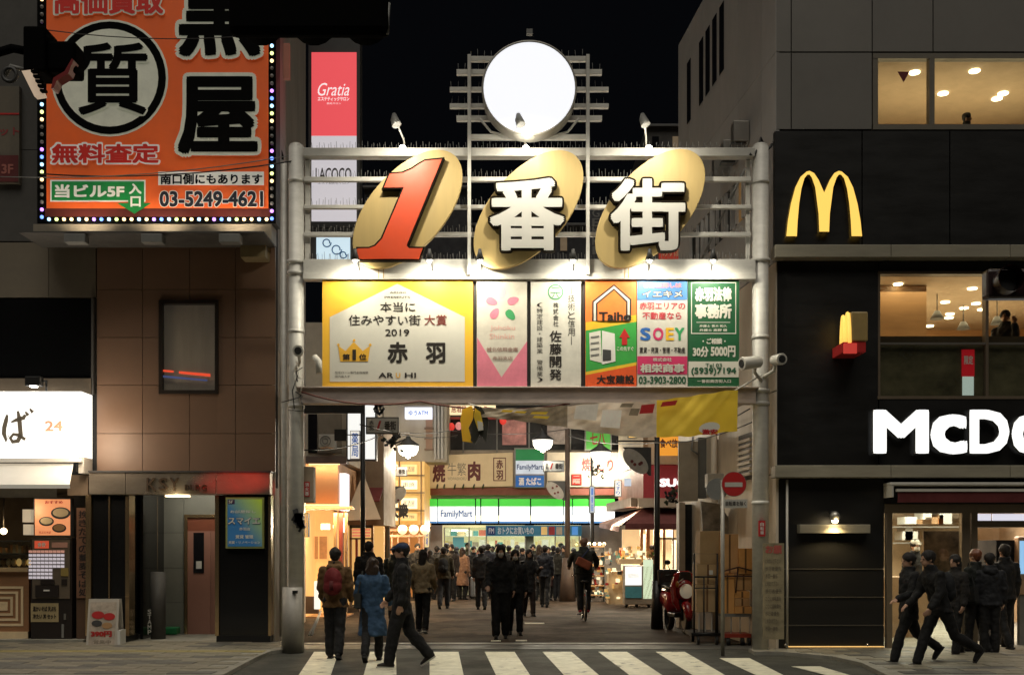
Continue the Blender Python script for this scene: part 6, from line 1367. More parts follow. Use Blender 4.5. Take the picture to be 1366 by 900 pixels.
# back of a box sign and wall pieces at the right alley side
d = 22.5
s_ = thing('sign_back_box', 'large beige back of a box sign on the right alley wall', 'sign', (X(925, d), d, Z(668, d)))
qb('back', s_, 905.5, 931, 588, 668, d, .12, mat('sign_back', (.34, .29, .22), .6)); qb('side', s_, 931.2, 945, 583, 664, d+.05, .3, mat('sign_side', (.14, .14, .13), .5)); q = MB(); q.tube([(X(924, d), d-.03, Z(583, d)), (X(922, d), d-.05, Z(600, d)), (X(931, d), d-.05, Z(606, d))], .018, grey, 6); q.build('cable', s_)
for px, d_, lab in ((914, 23.6, 'right'), ):
    MB().box(X(906, d_), X(914, d_), d_, d_+.4, 0, Z(670, d_), MATS['pillar_beige']).top('beige_pillar', 'slim beige pillar behind the red scooter at the alley side', 'pillar')
    MB().box(X(914.5, d_), X(925, d_), d_+.1, d_+.4, 0, Z(672, d_), blackm).top('dark_doorway', 'dark narrow doorway post beside the beige pillar', 'doorway')
q = MB(); P = [(X(935, 21), Z(668, 21)), (X(960, 21), Z(672, 21)), (X(978, 21), Z(700, 21)), (X(972, 21), Z(715, 21)), (X(938, 21), Z(712, 21))]
MB().prism(P, 21, 21.1, mat('cloudy_sheet', (.3, .28, .24), .7, var=.6, sc=(5, 5, 5)), 'y').top('crumpled_sheet', 'crumpled grey sheet above the cardboard boxes', 'sheet')
for P_, lb_ in ((((480, 566, 20.2), (600, 574, 30), (757, 572, 32)), 'thin black wire from the black pole to the middle pole'), (((404, 600, 18.3), (517, 575, 24.8), (610, 580, 38)), 'thin wire from the left post past the street lamp'), (((757, 580, 32), (876, 590, 23.2), (1010, 560, 18.2)), 'thin wire running from the middle pole to the right gate post'), (((830, 560, 34), (905, 575, 25), (1000, 545, 18.5)), 'thin wire above the beige box sign')): cable(list(P_), lb_, .011)
for px, py, dd_, lb_ in ((436, 588, 26.5, 'air conditioner unit on the beige wall above the orange block'), (955, 640, 20.6, 'small grey utility cabinet on the pale right alley wall')):
    s_ = thing('wall_unit', lb_, 'air conditioner' if dd_ > 25 else 'cabinet', (X(px, dd_), dd_, Z(py+9, dd_))); qb('case', s_, px-11, px+11, py-9, py+9, dd_, .3, offwhite, bevel=.01)
    if dd_ > 25: q = MB(); q.torus((X(px-2, dd_), dd_-.01, Z(py, dd_)), .12, .01, grey); q.torus((X(px-2, dd_), dd_-.01, Z(py, dd_)), .06, .01, grey); q.build('fan_grille', s_)
for (a, b, c, e, dd_, nm_, rgb_, tx, ink_, lb_) in ((467, 480, 574, 612, 26.4, 'hanging_sign', (240, 235, 225), '薬局', 'atm_blue', 'narrow white sign with two characters left of the black pole'),
    (500, 512, 618, 640, 32, 'hanging_sign', (235, 120, 60), '鳥', 'atm_blue', 'small orange square sign above the dark red awning'),
    (566, 573, 702, 730, 37.5, 'hanging_sign', (250, 220, 160), '酒場', 'atm_blue', 'thin cream sign at the right end of the bar lanterns'),
    (786.5, 793.5, 648, 684, 33.4, 'hanging_sign', (170, 180, 190), '一番街', 'atm_blue', 'narrow vertical pale sign fixed on the slim dark pole'),
    (820, 829, 640, 662, 34.5, 'hanging_sign', (245, 245, 235), 'くすり', 'atm_blue', 'small vertical white sign at the corner of the drug store'),
    (762, 776, 632, 647, 37.8, 'hanging_sign', (210, 60, 50), '二階', 'panel_white', 'small red sign between the two right street poles'),
    (838, 850, 560, 584, 33.8, 'hanging_sign', (240, 200, 120), '麺', 'atm_blue', 'small amber sign under the banner above the blossom plaque'),
    (406, 411, 684, 716, 24, 'hanging_sign', (250, 190, 110), '営業中', 'atm_blue', 'slim amber vertical sign by the glowing left shop')):
    s_ = thing(nm_, lb_, 'sign', (X((a+b)/2, dd_), dd_, Z(e, dd_))); qb('case', s_, a, b, c, e, dd_, .2, darkgrey); qb('lit_face', s_, a+.7, b-.7, c+.7, e-.7, dd_-.015, .015, lit('face_%d' % rgb_[1], rgb_, .85))
    q = MB(); q.ptv(tx, a+2, b-2, c+2, e-2, dd_-.015, MATS.get(ink_, pk), w=.02); q.build('lettering', s_)
# near: traffic signals over the road
blackm = mat('signal_matt', (.0025, .0025, .0025), .95, var=0, spec=.05)
def signal(px0, px1, py0, py1, d_, label, lit_=False):
    s_ = thing('traffic_signal', label, 'traffic light', (X((px0+px1)/2, d_), d_, Z(py1, d_)))
    x0, x1, z0, z1 = X(px0, d_), X(px1, d_), Z(py1, d_), Z(py0, d_); q = MB(); q.box(x0, x1, d_, d_+.15, z0, z1, blackm); q.build('housing', s_, bevel=.05)
    h = (z1-z0); n = 3
    for i in range(3):
        c = (x0+(x1-x0)*(i+.5)/3, d_+.15, (z0+z1)/2); MB().tube([(c[0], d_+.15, c[2]), (c[0], d_+.3, c[2])], [h*.42, h*.44], blackm, 18, cap=False).build('visor', s_)
        MB().tube([(c[0], d_+.155, c[2]), (c[0], d_+.165, c[2])], h*.4, lit('signal_red', (255, 30, 20), 2.0) if (lit_ and i == 2) else darkgrey, 18).build('lens', s_)
    MB().cyl(((x0+x1)/2, d_+.08, z1), ((x0+x1)/2, d_+.08, z1+.8), .04, grey, 8).build('hanger', s_); return s_
s_ = signal(303, 518, -28, 43, 8.8, 'black back of a horizontal traffic signal at the top left')
q = MB(); q.cyl((X(518, 8.8), 8.85, Z(0, 8.8)), (X(516, 8.8), 8.85, Z(42, 8.8)), .012, grey, 6); q.build('stay', s_)
s_ = thing('traffic_signal', 'black traffic signal with a red glow cut off by the right edge', 'traffic light', (X(1340, 13), 13, Z(402, 13)))
q = MB(); q.box(X(1308, 13), X(1440, 13), 12.8, 13, Z(402, 13), Z(363, 13), mat('signal_black', (.02, .008, .008), .35)); q.build('housing', s_, bevel=.04)
for i, px in enumerate((1330, 1374, 1418)):
    MB().tube([(X(px, 13), 12.8, Z(382, 13)), (X(px, 13), 12.62, Z(381, 13))], .15, mat('signal_black', (0, 0, 0)), 18, cap=False).build('visor', s_); MB().tube([(X(px, 13), 12.8, Z(382, 13)), (X(px, 13), 12.79, Z(382, 13))], .13, lit('signal_red', (255, 30, 20), 2.0) if i == 1 else darkgrey, 18).build('lens', s_)
lamp('signal_light', 'POINT', (X(1374, 13), 12.6, Z(382, 13)), 5, (1, .08, .04), .1, parent=s_)
MB().cyl((X(1400, 13), 12.9, Z(363, 13)), (X(1400, 13), 12.9, Z(300, 13)), .04, grey, 8).build('hanger', s_)
s_ = thing('signal_cluster', 'dark cluster of signals with a red hood at the top left corner', 'traffic light', (X(50, 10), 10, Z(130, 10)))
d = 10.0
q = MB(); q.box(X(30, d), X(60, d), d, d+.3, Z(95, d), Z(34, d), blackm); q.build('housing', s_, bevel=.02); q = MB(); q.box(X(58, d), X(97, d), d+.05, d+.3, Z(92, d), Z(50, d), blackm); q.build('housing', s_, bevel=.03)
q = MB(); q.prism([(X(68, d), Z(118, d)), (X(71, d), Z(104, d)), (X(86, d), Z(95, d)), (X(96, d), Z(78, d)), (X(98, d), Z(80, d)), (X(91, d), Z(98, d)), (X(76, d), Z(107, d)), (X(71, d), Z(118, d))], d, d+.12, mat('red_hood', (.2, .01, .01), .4, em=.05), 'y'); q.build('red_hood', s_)
q = MB(); q.prism([(X(30, d), Z(96, d)), (X(46, d), Z(94, d)), (X(60, d), Z(128, d)), (X(47, d), Z(130, d))], d-.02, d+.05, mat('lamp_face_pale', (.5, .42, .33), em=.45, emc=L(230, 200, 170)), 'y'); q.build('lit_face', s_)
for k_ in range(5): MB().box(X(46+k_*3, d), X(55+k_*2.6, d), d-.08, d-.03, Z(101+k_*6.4, d), Z(98+k_*6.4, d), blackm).build('louvre', s_)
q = MB(); q.tube([(X(30, d), d+.1, Z(62, d)), (X(10, d), d+.1, Z(58, d)), (X(-30, d), d+.1, Z(70, d))], .04, blackm, 8); q.tube([(X(0, d), d+.1, Z(95, d)), (X(8, d), d+.1, Z(82, d)), (X(30, d), d+.1, Z(88, d))], .02, grey, 6); q.build('arm', s_)
q = MB(); q.torus((X(13, d), d, Z(100, d)), .06, .018, darkgrey); q.build('ring', s_)
tgt = Vector((X(318, DL), DL-.28, Z(644, DL))); src = Vector((X(85, d), d+.4, Z(70, d))); dr_ = (tgt-src).to_track_quat('-Z', 'Y').to_euler()
rl_ = lamp('added_red_spot', 'SPOT', src, 3000, (1, .05, .03), .04, dr_, 6.5, 1, s_); rl_.scale = (1.5, .5, 1)  # added spot with a squeezed beam, imitates a red reflection on the fascia

blackm = MATS['black_matt']
# ================================================================== PEOPLE
JOBS = []
def loft(q, rings, n=14):
    """rings: (centre, rx, ry) stacked; closed at both ends"""
    vs = []
    for (c, rx, ry) in rings:
        for k in range(n):
            t = 2*math.pi*k/n; vs.append((c[0]+rx*math.cos(t), c[1]+ry*math.sin(t), c[2]))
    m = len(rings); fs = [(i*n+k, i*n+(k+1) % n, (i+1)*n+(k+1) % n, (i+1)*n+k) for i in range(m-1) for k in range(n)]
    fs += [tuple(range(n))[::-1], tuple((m-1)*n+k for k in range(n))]
    q.add(vs, fs, darkgrey, True)
def limb(q, pts, rs, n=10):
    P = []; Rr = []
    for i in range(len(pts)-1):
        a, b = Vector(pts[i]), Vector(pts[i+1])
        for k in range(4): P.append(a.lerp(b, k/4)); Rr.append(rs[i]+(rs[i+1]-rs[i])*k/4)
    P.append(Vector(pts[-1])); Rr.append(rs[-1]); q.tube(P, Rr, darkgrey, n)
    q.ball(P[-1], Rr[-1], darkgrey, 8, 6); q.ball(P[0], Rr[0], darkgrey, 8, 6)
    for i in range(1, len(pts)-1): q.ball(pts[i], rs[i], darkgrey, 8, 6)
def job(q, name, parent, m, vox, sm=3, noise=0):
    me = bpy.data.meshes.new(name); me.from_pydata(q.v, [], q.f); me.update()
    o = bpy.data.objects.new('tmp', me); TMP.collection.objects.link(o)
    r = o.modifiers.new('r', 'REMESH'); r.mode = 'VOXEL'; r.voxel_size = vox; r.use_smooth_shade = True
    if sm: s = o.modifiers.new('s', 'SMOOTH'); s.factor = .5; s.iterations = sm
    if noise:
        tx = bpy.data.textures.get('folds') or bpy.data.textures.new('folds', 'CLOUDS'); tx.noise_scale = .09
        dd_ = o.modifiers.new('d', 'DISPLACE'); dd_.texture = tx; dd_.strength = noise; dd_.mid_level = .5
    JOBS.append((o, me, name, parent, m))
def flush():
    TDG.update()
    for o, me0, name, parent, m in JOBS:
        me = bpy.data.meshes.new_from_object(o.evaluated_get(TDG)); me.name = name
        me.materials.clear(); me.materials.append(m)
        ob = bpy.data.objects.new(name, me); COL.objects.link(ob); ob.parent = parent
        bpy.data.objects.remove(o); bpy.data.meshes.remove(me0)
    JOBS.clear()
SKIN = mat('skin', (.48, .28, .19), .5, var=.08, sc=(20, 20, 20)); HAIR = mat('black_hair', (.012, .009, .008), .75, var=.3, sc=(60, 60, 12))
HAIRB = mat('red_brown_hair', (.16, .05, .02), .45, var=.3, sc=(60, 60, 12)); HAIRD = mat('dark_brown_hair', (.03, .016, .01), .45, var=.3, sc=(60, 60, 12))
MASK = mat('white_mask', (.6, .58, .54), .8, var=.05)
def cl(r, g, b, n=None): return mat('cloth_%02d%02d%02d' % (r//3, g//3, b//3) if n is None else n, tuple(v*.72 for v in L(r, g, b)), .85, var=.25, sc=(9, 9, 9), bump=.3, bs=22)
def hand(q, w, dr, up, side, det, s=1):
    """w wrist, dr direction of the hand, up back-of-hand normal; curled fingers"""
    dr = Vector(dr).normalized(); up = Vector(up); up = (up-dr*up.dot(dr)).normalized(); sd_ = dr.cross(up)*side
    w = Vector(w)
    P = w+dr*.045*s
    if not det: limb(q, [w, w+dr*.08*s, w+dr*.15*s-up*.02], [.027*s, .038*s, .02*s], 8); return
    limb(q, [w, w+dr*.04], [.024, .03], 8)
    for k in range(4): limb(q, [w+dr*.03+sd_*(k-1.5)*.014, w+dr*.085+sd_*(k-1.5)*.019], [.014, .012], 6)
    for k, ln in enumerate((.066, .078, .072, .055)):
        b = w+dr*.085+sd_*(k-1.5)*.02; m1 = b+dr*ln*.5-up*.008; e = m1+dr*ln*.34-up*.026
        limb(q, [b, m1, e], [.0095, .0088, .0078], 6)
    b = w+dr*.03-sd_*.026; limb(q, [b, b-sd_*.028+dr*.03-up*.01, b-sd_*.03+dr*.062-up*.022], [.013, .011, .009], 6)
def person(px, py, face, label, h=1.7, coat=(30, 30, 32), pants=(20, 20, 24), skirt=None, hem=.84, stride=.0, lead=1, hair='short', hairm=None,
           hat=None, mask=False, arms=((0, .25), (0, .25)), shoes=(25, 22, 22), det=0, pack=None, collar=None, lean=0, wide=1.0, abd=.12, depth=None, bag=None, thick=1.0, hood=False, d=None, z=0, group=None, lower=True, headturn=0, headdown=0):
    """face: degrees, 0 = towards the camera, 180 = away, 90 = towards picture right"""
    if d is None: x, y = G(px, py)
    else: x, y = X(px, d), d
    t = thing('person', label, 'person', (x, y, z+.0), R(face), group)
    s = h/1.72; t.scale = (s, s, s)
    vox = .011 if det else .02; nz = .012
    # joints, facing -y
    lp = {}
    for sd_, sg in ((1, 1), (-1, -1)):
        a = stride*(1 if sd_ == lead else -1); hip = Vector((.083*sd_*min(wide, 1.08), 0, .9)); bend = .1+abs(stride)*1.1 if a < 0 else .05+abs(stride)*.25
        kn = hip+Vector((0, -math.sin(a)*.43, -math.cos(a)*.43)); sa = a-bend
        an = kn+Vector((0, -math.sin(sa)*.41, -math.cos(sa)*.41)); lp[sd_] = [hip, kn, an, sa]
    low = min(v[2].z for v in lp.values()); dz = .075-low
    for v in lp.values():
        for k in (0, 1, 2): v[k].z += dz
    H0 = .9+dz
    def T(y_, z_): return (y_-(z_-.95)*lean, z_+dz)     # lean forward
    ar = {}
    for sd_, (sw_, el) in zip((1, -1), arms):
        sh = Vector((.175*sd_*wide, T(.01, 1.4)[0], T(0, 1.4)[1])); ab = abd
        e = sh+Vector((math.sin(ab)*.28*sd_, -math.sin(sw_)*.28, -math.cos(sw_)*.27)); a2 = sw_+el
        w_ = e+Vector((.0, -math.sin(a2)*.25, -math.cos(a2)*.25)); ar[sd_] = (sh, e, w_, a2)
    cy = T(0, 1.6)
    hc = Vector((0, cy[0]-.01-headdown*.04, cy[1]+.005))
    # body: one skin surface (head, neck, hands, covered torso)
    q = MB()
    def ring(y_, z_, rx, ry): a = T(y_, z_); return ((0, a[0], a[1]), rx*wide, ry)
    loft(q, [ring(0, .86, .12, .09), ring(0, 1.0, .13, .09), ring(0, 1.2, .14, .1), ring(0, 1.36, .15, .1), ring(.005, 1.43, .11, .07), ring(.005, 1.47, .06, .055), ring(0, 1.56, .05, .055)])
    q.ball(hc+Vector((0, .008, .025)), (.073, .092, .09), darkgrey, 16, 12); q.ball(hc+Vector((0, -.022, -.045)), (.052, .058, .066), darkgrey, 14, 10)
    if det: q.ball(hc+Vector((0, -.088, -.02)), (.013, .02, .02), darkgrey, 8, 6); q.ball(hc+Vector((0, -.072, -.06)), (.026, .014, .009), darkgrey, 8, 6)
    else: q.ball(hc+Vector((0, -.084, -.02)), (.018, .022, .022), darkgrey, 8, 6)
    for sd_ in (1, -1):
        q.ball(hc+Vector((.074*sd_, .01, -.01)), (.012, .02, .03), darkgrey, 8, 6)
        sh, e, w_, a2 = ar[sd_]; limb(q, [sh, e, w_], [.04, .034, .025], 8)
        hand(q, w_, (0, -math.sin(a2+.15), -math.cos(a2+.15)), (sd_, 0, 0) if el_low(a2) else (0, -math.cos(a2), math.sin(a2)), sd_, det)
        l_ = lp[sd_]; limb(q, [l_[0], l_[1], l_[2]], [.07, .045, .035], 8)
    job(q, 'body', t, SKIN, vox, 2)
    if not mask and det:
        for sd_ in (1, -1):
            e_ = MB(); e_.ball(hc+Vector((.03*sd_, -.078, .005)), (.014, .009, .008), HAIRD, 8, 6); e_.ball(hc+Vector((.03*sd_, -.086, .005)), (.006, .004, .006), blackm, 6, 4); e_.build('eye', t, local=True)
    # trousers
    q = MB(); th_ = thick
    loft(q, [((0, 0, .8+dz), .12, .1), ((0, 0, .9+dz), .158*wide, .112), ((0, T(0, 1.0)[0], 1.0+dz), .145*wide, .105)])
    for sd_ in (1, -1):
        l_ = lp[sd_]; limb(q, [l_[0]+Vector((0, 0, .02)), l_[1], l_[2]+Vector((0, 0, .02))], [.104*th_, .08*th_, .07*th_], 10)
    job(q, 'trousers', t, cl(*[int(v*.72) for v in pants]), .017, 2, .03)
    # shoes
    for sd_ in (1, -1):
        l_ = lp[sd_]; an, sa = l_[2], l_[3]; pitch = max(-.2, min(.9, -sa*.9)) if sa < 0 else -sa*.25
        rot = Matrix.Rotation(pitch, 3, 'X'); q = MB()
        P = [(-.05, .05, .0), (-.05, .05, 0)]
        f = lambda y_, z_: an+rot@Vector((0, y_, z_))
        limb(q, [f(.045, -.035), f(-.05, -.038), f(-.14, -.05)], [.04, .042, .03], 10); limb(q, [f(0, 0), f(.01, .05)], [.042, .045], 10)
        job(q, 'shoe', t, cl(*shoes), .014, 2)
        if sum(shoes) > 60 or det:
            q = MB(); c = f(-.05, -.07); q.obox(c, (.078, .25, .022), rot, mat('sole_white', (.5, .48, .42), .6) if sum(shoes) < 100 and det == 2 or sum(shoes) > 100 else blackm); q.build('sole', t, local=True)
    # coat: torso and sleeves
    q = MB(); hm = hem; w2 = .02 if hem < .6 else .0
    rs_ = [ring(0, hm, .185+w2*1.5, .135+w2*2)]
    if hm < .7: rs_.append(ring(0, .75, .175, .13))
    rs_ += [ring(0, .92, .17, .125), ring(0, 1.05, .158, .12), ring(-.005, 1.2, .17, .13), ring(0, 1.33, .182, .132), ring(.005, 1.41, .14, .1), ring(.01, 1.465, .1, .085), ring(.012, 1.53, .084, .084)]
    loft(q, rs_, 18)
    for sd_ in (1, -1):
        sh, e, w_, a2 = ar[sd_]; limb(q, [sh+Vector((-.012*sd_, 0, -.02)), e, w_+(e-w_)*.06], [.075, .068, .056], 10)
    if hood or pack is not None: limb(q, [(-.08, T(.09, 1.45)[0], 1.44+dz), (0, T(.12, 1.42)[0], 1.42+dz), (.08, T(.09, 1.45)[0], 1.44+dz)], [.045, .055, .045], 8) if hood else None
    job(q, 'coat', t, cl(*coat), .016, 2, .045)
    if skirt:
        q = MB(); loft(q, [ring(0, .42, .2, .15), ring(0, .7, .17, .13), ring(0, 1.0, .13, .1)]); job(q, 'skirt', t, cl(*skirt), .018, 3, .02)
    if collar: q = MB(); limb(q, [(-.07, T(-.02, 1.47)[0], 1.48+dz), (0, T(.07, 1.48)[0], 1.5+dz), (.07, T(-.02, 1.47)[0], 1.48+dz)], [.03, .035, .03], 8); job(q, 'scarf', t, cl(*collar), .015, 2)
    # hair
    q = MB(); hb = HAIR if hairm is None else hairm
    q.ball(hc+Vector((0, .022, .045)), (.094, .105, .095), darkgrey, 16, 12)
    if hair in ('long', 'bob', 'pony', 'curly'):
        q.ball(hc+Vector((0, .035, -.01)), (.09, .075, .1), darkgrey, 14, 10)
        bot = {'long': -.3, 'bob': -.12, 'pony': -.08, 'curly': -.17}[hair]; ww = {'long': .085, 'bob': .095, 'pony': .04, 'curly': .12}[hair]
        loft(q, [((hc.x, hc.y+.075, hc.z+bot), ww*.75, .035), ((hc.x, hc.y+.07, hc.z+bot*.5), ww, .055), ((hc.x, hc.y+.05, hc.z+.02), .085, .07)], 12)
        if hair in ('long', 'curly'):
            for sd_ in (1, -1): limb(q, [hc+Vector((.078*sd_, .01, .03)), hc+Vector((.085*sd_, .0, -.09)), hc+Vector((.08*sd_, .0, bot*.75))], [.025, .027, .018], 8)
    else: q.ball(hc+Vector((0, .05, -.005)), (.078, .055, .07), darkgrey, 14, 10)
    job(q, 'hair', t, hb, .011 if det else .017, 1, .034)
    if mask: q = MB(); q.ball(hc+Vector((0, -.045, -.042)), (.057, .055, .052), darkgrey, 14, 10); job(q, 'face_mask', t, MASK, .011, 2)
    if hat:
        q = MB(); q.ball(hc+Vector((0, .015, .06)), (.093, .105, .075), darkgrey, 18, 12); 
        if hat[3] == 'cap': limb(q, [hc+Vector((-.05, -.1, .04)), hc+Vector((0, -.15, .032)), hc+Vector((.05, -.1, .04))], [.012, .014, .012], 8); limb(q, [hc+Vector((0, -.08, .045)), hc+Vector((0, -.15, .034))], [.02, .012], 8)
        job(q, 'cap' if hat[3] == 'cap' else 'hat', t, cl(*hat[:3]), .012, 2)
    if bag:
        kind, side, bc = bag; sh, e, w_, a2 = ar[side]; b = MB(); mm = cl(*bc)
        if kind == 'tote':
            c = Vector((w_.x+.05*side, w_.y+.02, w_.z-.16)) if el_low(a2) else Vector((.24*side, .03, .95+dz))
            b.obox(c-Vector((0, 0, .1)), (.1, .34, .3), Matrix.Identity(3), mm); b.tube([c+Vector((0, -.12, .04)), c+Vector((-.02*side, -.07, .22)), c+Vector((-.02*side, .07, .22)), c+Vector((0, .12, .04))], .012, mm, 6)
        if kind == 'shoulder':
            c = Vector((.23*side, .05, 1.0+dz)); b.obox(c, (.11, .3, .24), Matrix.Rotation(.12, 3, 'X'), mm); b.tube([c+Vector((0, -.12, .1)), Vector((.17*side, 0, 1.5+dz)), c+Vector((0, .12, .1))], .014, mm, 6)
        o = b.build('bag', t, local=True, bevel=.02)
    if pack:
        q = MB(); c = Vector((0, T(.17, 1.2)[0]+.0, 1.2+dz)); q.ball(c+Vector((0, .02, .03)), (.15, .1, .2), darkgrey, 16, 12); q.ball(c+Vector((0, .04, -.08)), (.15, .1, .13), darkgrey, 14, 10)
        job(q, 'backpack', t, cl(*pack), .015, 3, .012)
        b = MB(); b.tube([c+Vector((0, .125, .02)), c+Vector((0, .145, -.12))], .03, cl(*[int(x*.75) for x in pack]), 8); b.build('pack_pocket', t, local=True)
    return t
def el_low(a2): return abs(a2) < .7
blk = (26, 26, 28); nav = (24, 28, 40)
# near people
p_ = person(447, 878, 178, 'person in a tan jacket with a red backpack, seen from behind', 1.66, (118, 86, 48), blk, stride=.12, lead=1, pack=(120, 22, 28), collar=(40, 30, 26), det=1, arms=((.1, .5), (.05, .45)), hem=.8, hood=True, wide=1.15, shoes=(24, 22, 22), thick=1.08)
p_ = person(497, 881, 180, 'person in a long blue coat with wavy hair and a shoulder bag', 1.53, (56, 88, 122), (18, 18, 22), hem=.42, stride=.22, lead=-1, hair='curly', hairm=HAIRD, bag=('shoulder', 1, (44, 46, 44)), det=1, arms=((.05, .5), (.05, .7)), wide=1.18, abd=.2)
p_ = person(536, 889, -85, 'person in a blue cap and black coat striding left in side view on the crosswalk', 1.75, (22, 22, 24), (18, 18, 22), hem=.74, stride=.27, lead=1, hat=(34, 58, 96, 'cap'), det=2, arms=((-.05, .2), (.25, .35)), shoes=(40, 34, 30), thick=1.15, wide=1.05)
p_ = person(564, 843, 172, 'person with long dark hair in a cream jacket walking away', 1.62, (168, 150, 118), (18, 18, 22), hair='long', det=1, stride=.1, arms=((.1, .4), (.1, .5)), shoes=(70, 66, 62), wide=1.1, hem=.82)
p_ = person(668, 851, 2, 'person in a black puffer jacket and white face mask walking towards the street', 1.7, (24, 25, 27), (22, 22, 26), mask=True, det=1, stride=.06, lead=-1, arms=((.05, .3), (.15, .75)), wide=1.2, thick=1.15, hem=.84, hood=True, headdown=1, hair='bob')
p_ = person(687, 846, 8, 'person in dark clothes with a face mask half hidden behind the black puffer jacket', 1.62, (20, 20, 22), (20, 20, 24), mask=True, det=1, hair='bob', stride=.1, wide=1.05)
p_ = person(706, 821, 15, 'person with long black hair in an open black coat holding a phone', 1.62, (22, 22, 24), (66, 44, 34), hair='long', det=1, stride=.12, arms=((.4, 1.5), (.0, .3)), hem=.6, bag=('tote', -1, (20, 20, 22)))
p_ = person(592, 811, 178, 'person in an olive jacket with a black backpack walking away in the middle distance', 1.68, (70, 62, 42), (30, 34, 44), pack=(20, 22, 26), stride=.18, lead=-1, wide=1.15, arms=((.1, .4), (.2, .4)))
p_ = person(431, 817, -110, 'person in a black jacket carrying a big black bag before the glowing left shop', 1.86, (24, 24, 24), blk, hem=.8, bag=('tote', 1, (14, 14, 14)), stride=.1, arms=((.1, .4), (.1, .3)), wide=1.1)
p_ = person(492, 842, 175, 'person in black mostly hidden behind the blue coat', 1.78, (20, 20, 22), blk, wide=1.2, hem=.7)
p_ = person(527, 828, 170, 'person in a dark green jacket behind the capped walker', 1.7, (28, 36, 28), blk, wide=1.2)
# crowd waiting at the far end
crowd = [
 (617, 799, 150, 'person in a long dusty pink coat with long brown hair beside the grey suitcase', 1.66, dict(coat=(150, 112, 88), hem=.45, hair='long', hairm=HAIRD, bag=('tote', 1, (190, 160, 130)), wide=1.1)),
 (632, 797, 30, 'person in black just left of the grey suitcase', 1.7, dict(coat=(26, 26, 28), wide=1.1)),
 (651, 798, 165, 'person in a navy jacket with black cap behind the black puffer jacket, left', 1.76, dict(coat=(28, 30, 44), hat=(18, 18, 20, 'beanie'))),
 (664, 797, -20, 'person whose dark head shows just above the black puffer jacket', 1.78, dict(coat=(30, 30, 30), hat=(14, 14, 16, 'beanie'))),
 (679, 797, 150, 'person in brown behind the two masked walkers', 1.72, dict(coat=(60, 40, 34))),
 (719, 800, 170, 'person with long brown hair in black holding a white folder', 1.74, dict(coat=(24, 22, 24), hair='long', hairm=HAIRD, hem=.55)),
 (731, 800, 20, 'person in a black coat and maroon skirt right of the white folder', 1.68, dict(coat=(26, 22, 24), skirt=(54, 24, 24), hair='bob')),
 (744, 800, 170, 'person in a dark striped jacket near the brown pole', 1.66, dict(coat=(44, 42, 34), pants=(24, 26, 34))),
 (752, 797, -30, 'person in dark grey behind the brown pole on its left side', 1.72, dict(coat=(48, 44, 40))),
 (541, 800, 180, 'person in black at the left end of the waiting crowd', 1.74, dict(coat=(22, 22, 24))),
 (557, 800, 10, 'person in a dark coat whose head shows above the cream jacket', 1.78, dict(coat=(32, 28, 28))),
 (574, 798, 190, 'short person in black left of the olive jacket', 1.56, dict(coat=(24, 24, 26), hair='bob')),
 (583, 799, 170, 'person in charcoal just behind the olive jacket, left side', 1.7, dict(coat=(40, 40, 42))),
 (602, 801, -15, 'person in dark brown between the olive jacket and the pink coat', 1.76, dict(coat=(50, 38, 30))),
 (609, 795, 160, 'person in a navy coat close behind the dusty pink coat', 1.68, dict(coat=(28, 30, 42), hair='bob')),
 (640, 795, 20, 'person facing the street in dark clothes above the suitcase', 1.62, dict(coat=(36, 34, 34), mask=True)),
 (697, 799, 60, 'person in dark clothes between the phone user and the store window', 1.64, dict(coat=(34, 30, 30))),
 (516, 803, 178, 'person in black behind the blue coat, right', 1.74, dict(coat=(20, 20, 22))),
 (468, 806, 160, 'person in dark clothes between the tan jacket and the black pole', 1.7, dict(coat=(28, 26, 26))),
 (765, 796, 200, 'person in black right of the brown pole', 1.64, dict(coat=(22, 22, 24))),
 (422, 806, 150, 'person in a grey coat deep in the alley at the far left', 1.7, dict(coat=(70, 66, 62))),
 (505, 797, 20, 'person in a beige down jacket deep behind the blue coat', 1.72, dict(coat=(110, 95, 72), hair='bob')),
 (550, 795, 150, 'short person in grey wool between the dark waiting figures', 1.6, dict(coat=(84, 80, 76), hair='long')),
 (567, 796, 200, 'person in dark red close behind the cream jacket', 1.68, dict(coat=(80, 28, 28))),
 (596, 796, 165, 'person in black taller than the olive jacket beside it', 1.8, dict(coat=(20, 20, 20))),
 (624, 794, -20, 'person in khaki behind the dusty pink coat', 1.82, dict(coat=(88, 78, 54))),
 (645, 796, 210, 'person in black with a knitted hat right above the suitcase', 1.74, dict(coat=(26, 26, 28), hat=(40, 20, 20, 'beanie'))),
 (657, 794, 185, 'person in slate blue left of the black puffer jacket', 1.7, dict(coat=(40, 50, 66))),
 (671, 800, 195, 'person in dark grey directly behind the black puffer jacket', 1.76, dict(coat=(44, 44, 44))),
 (690, 795, 150, 'person in brown wool right of the masked pair', 1.74, dict(coat=(74, 54, 38), hair='bob')),
 (711, 798, 0, 'person in dark olive just left of the white folder', 1.76, dict(coat=(44, 46, 32))),
 (725, 795, 160, 'person in a white down jacket mostly hidden in the crowd', 1.66, dict(coat=(140, 134, 124), hair='long')),
 (738, 797, 180, 'person in black between the maroon skirt and the stripes', 1.72, dict(coat=(20, 20, 22))),
 (748, 794, -60, 'person in burgundy behind the striped jacket', 1.8, dict(coat=(70, 30, 34), hair='bob')),
 (642, 812, 185, 'person in charcoal walking away left of the black puffer jacket', 1.7, dict(coat=(36, 36, 38), stride=.15)),
 (727, 809, 170, 'person in navy walking away toward the white folder', 1.72, dict(coat=(26, 30, 42), stride=.12)),
]
for px, py, fc, lb_, h_, kw in crowd: person(px, py, fc, lb_, h_, **kw)
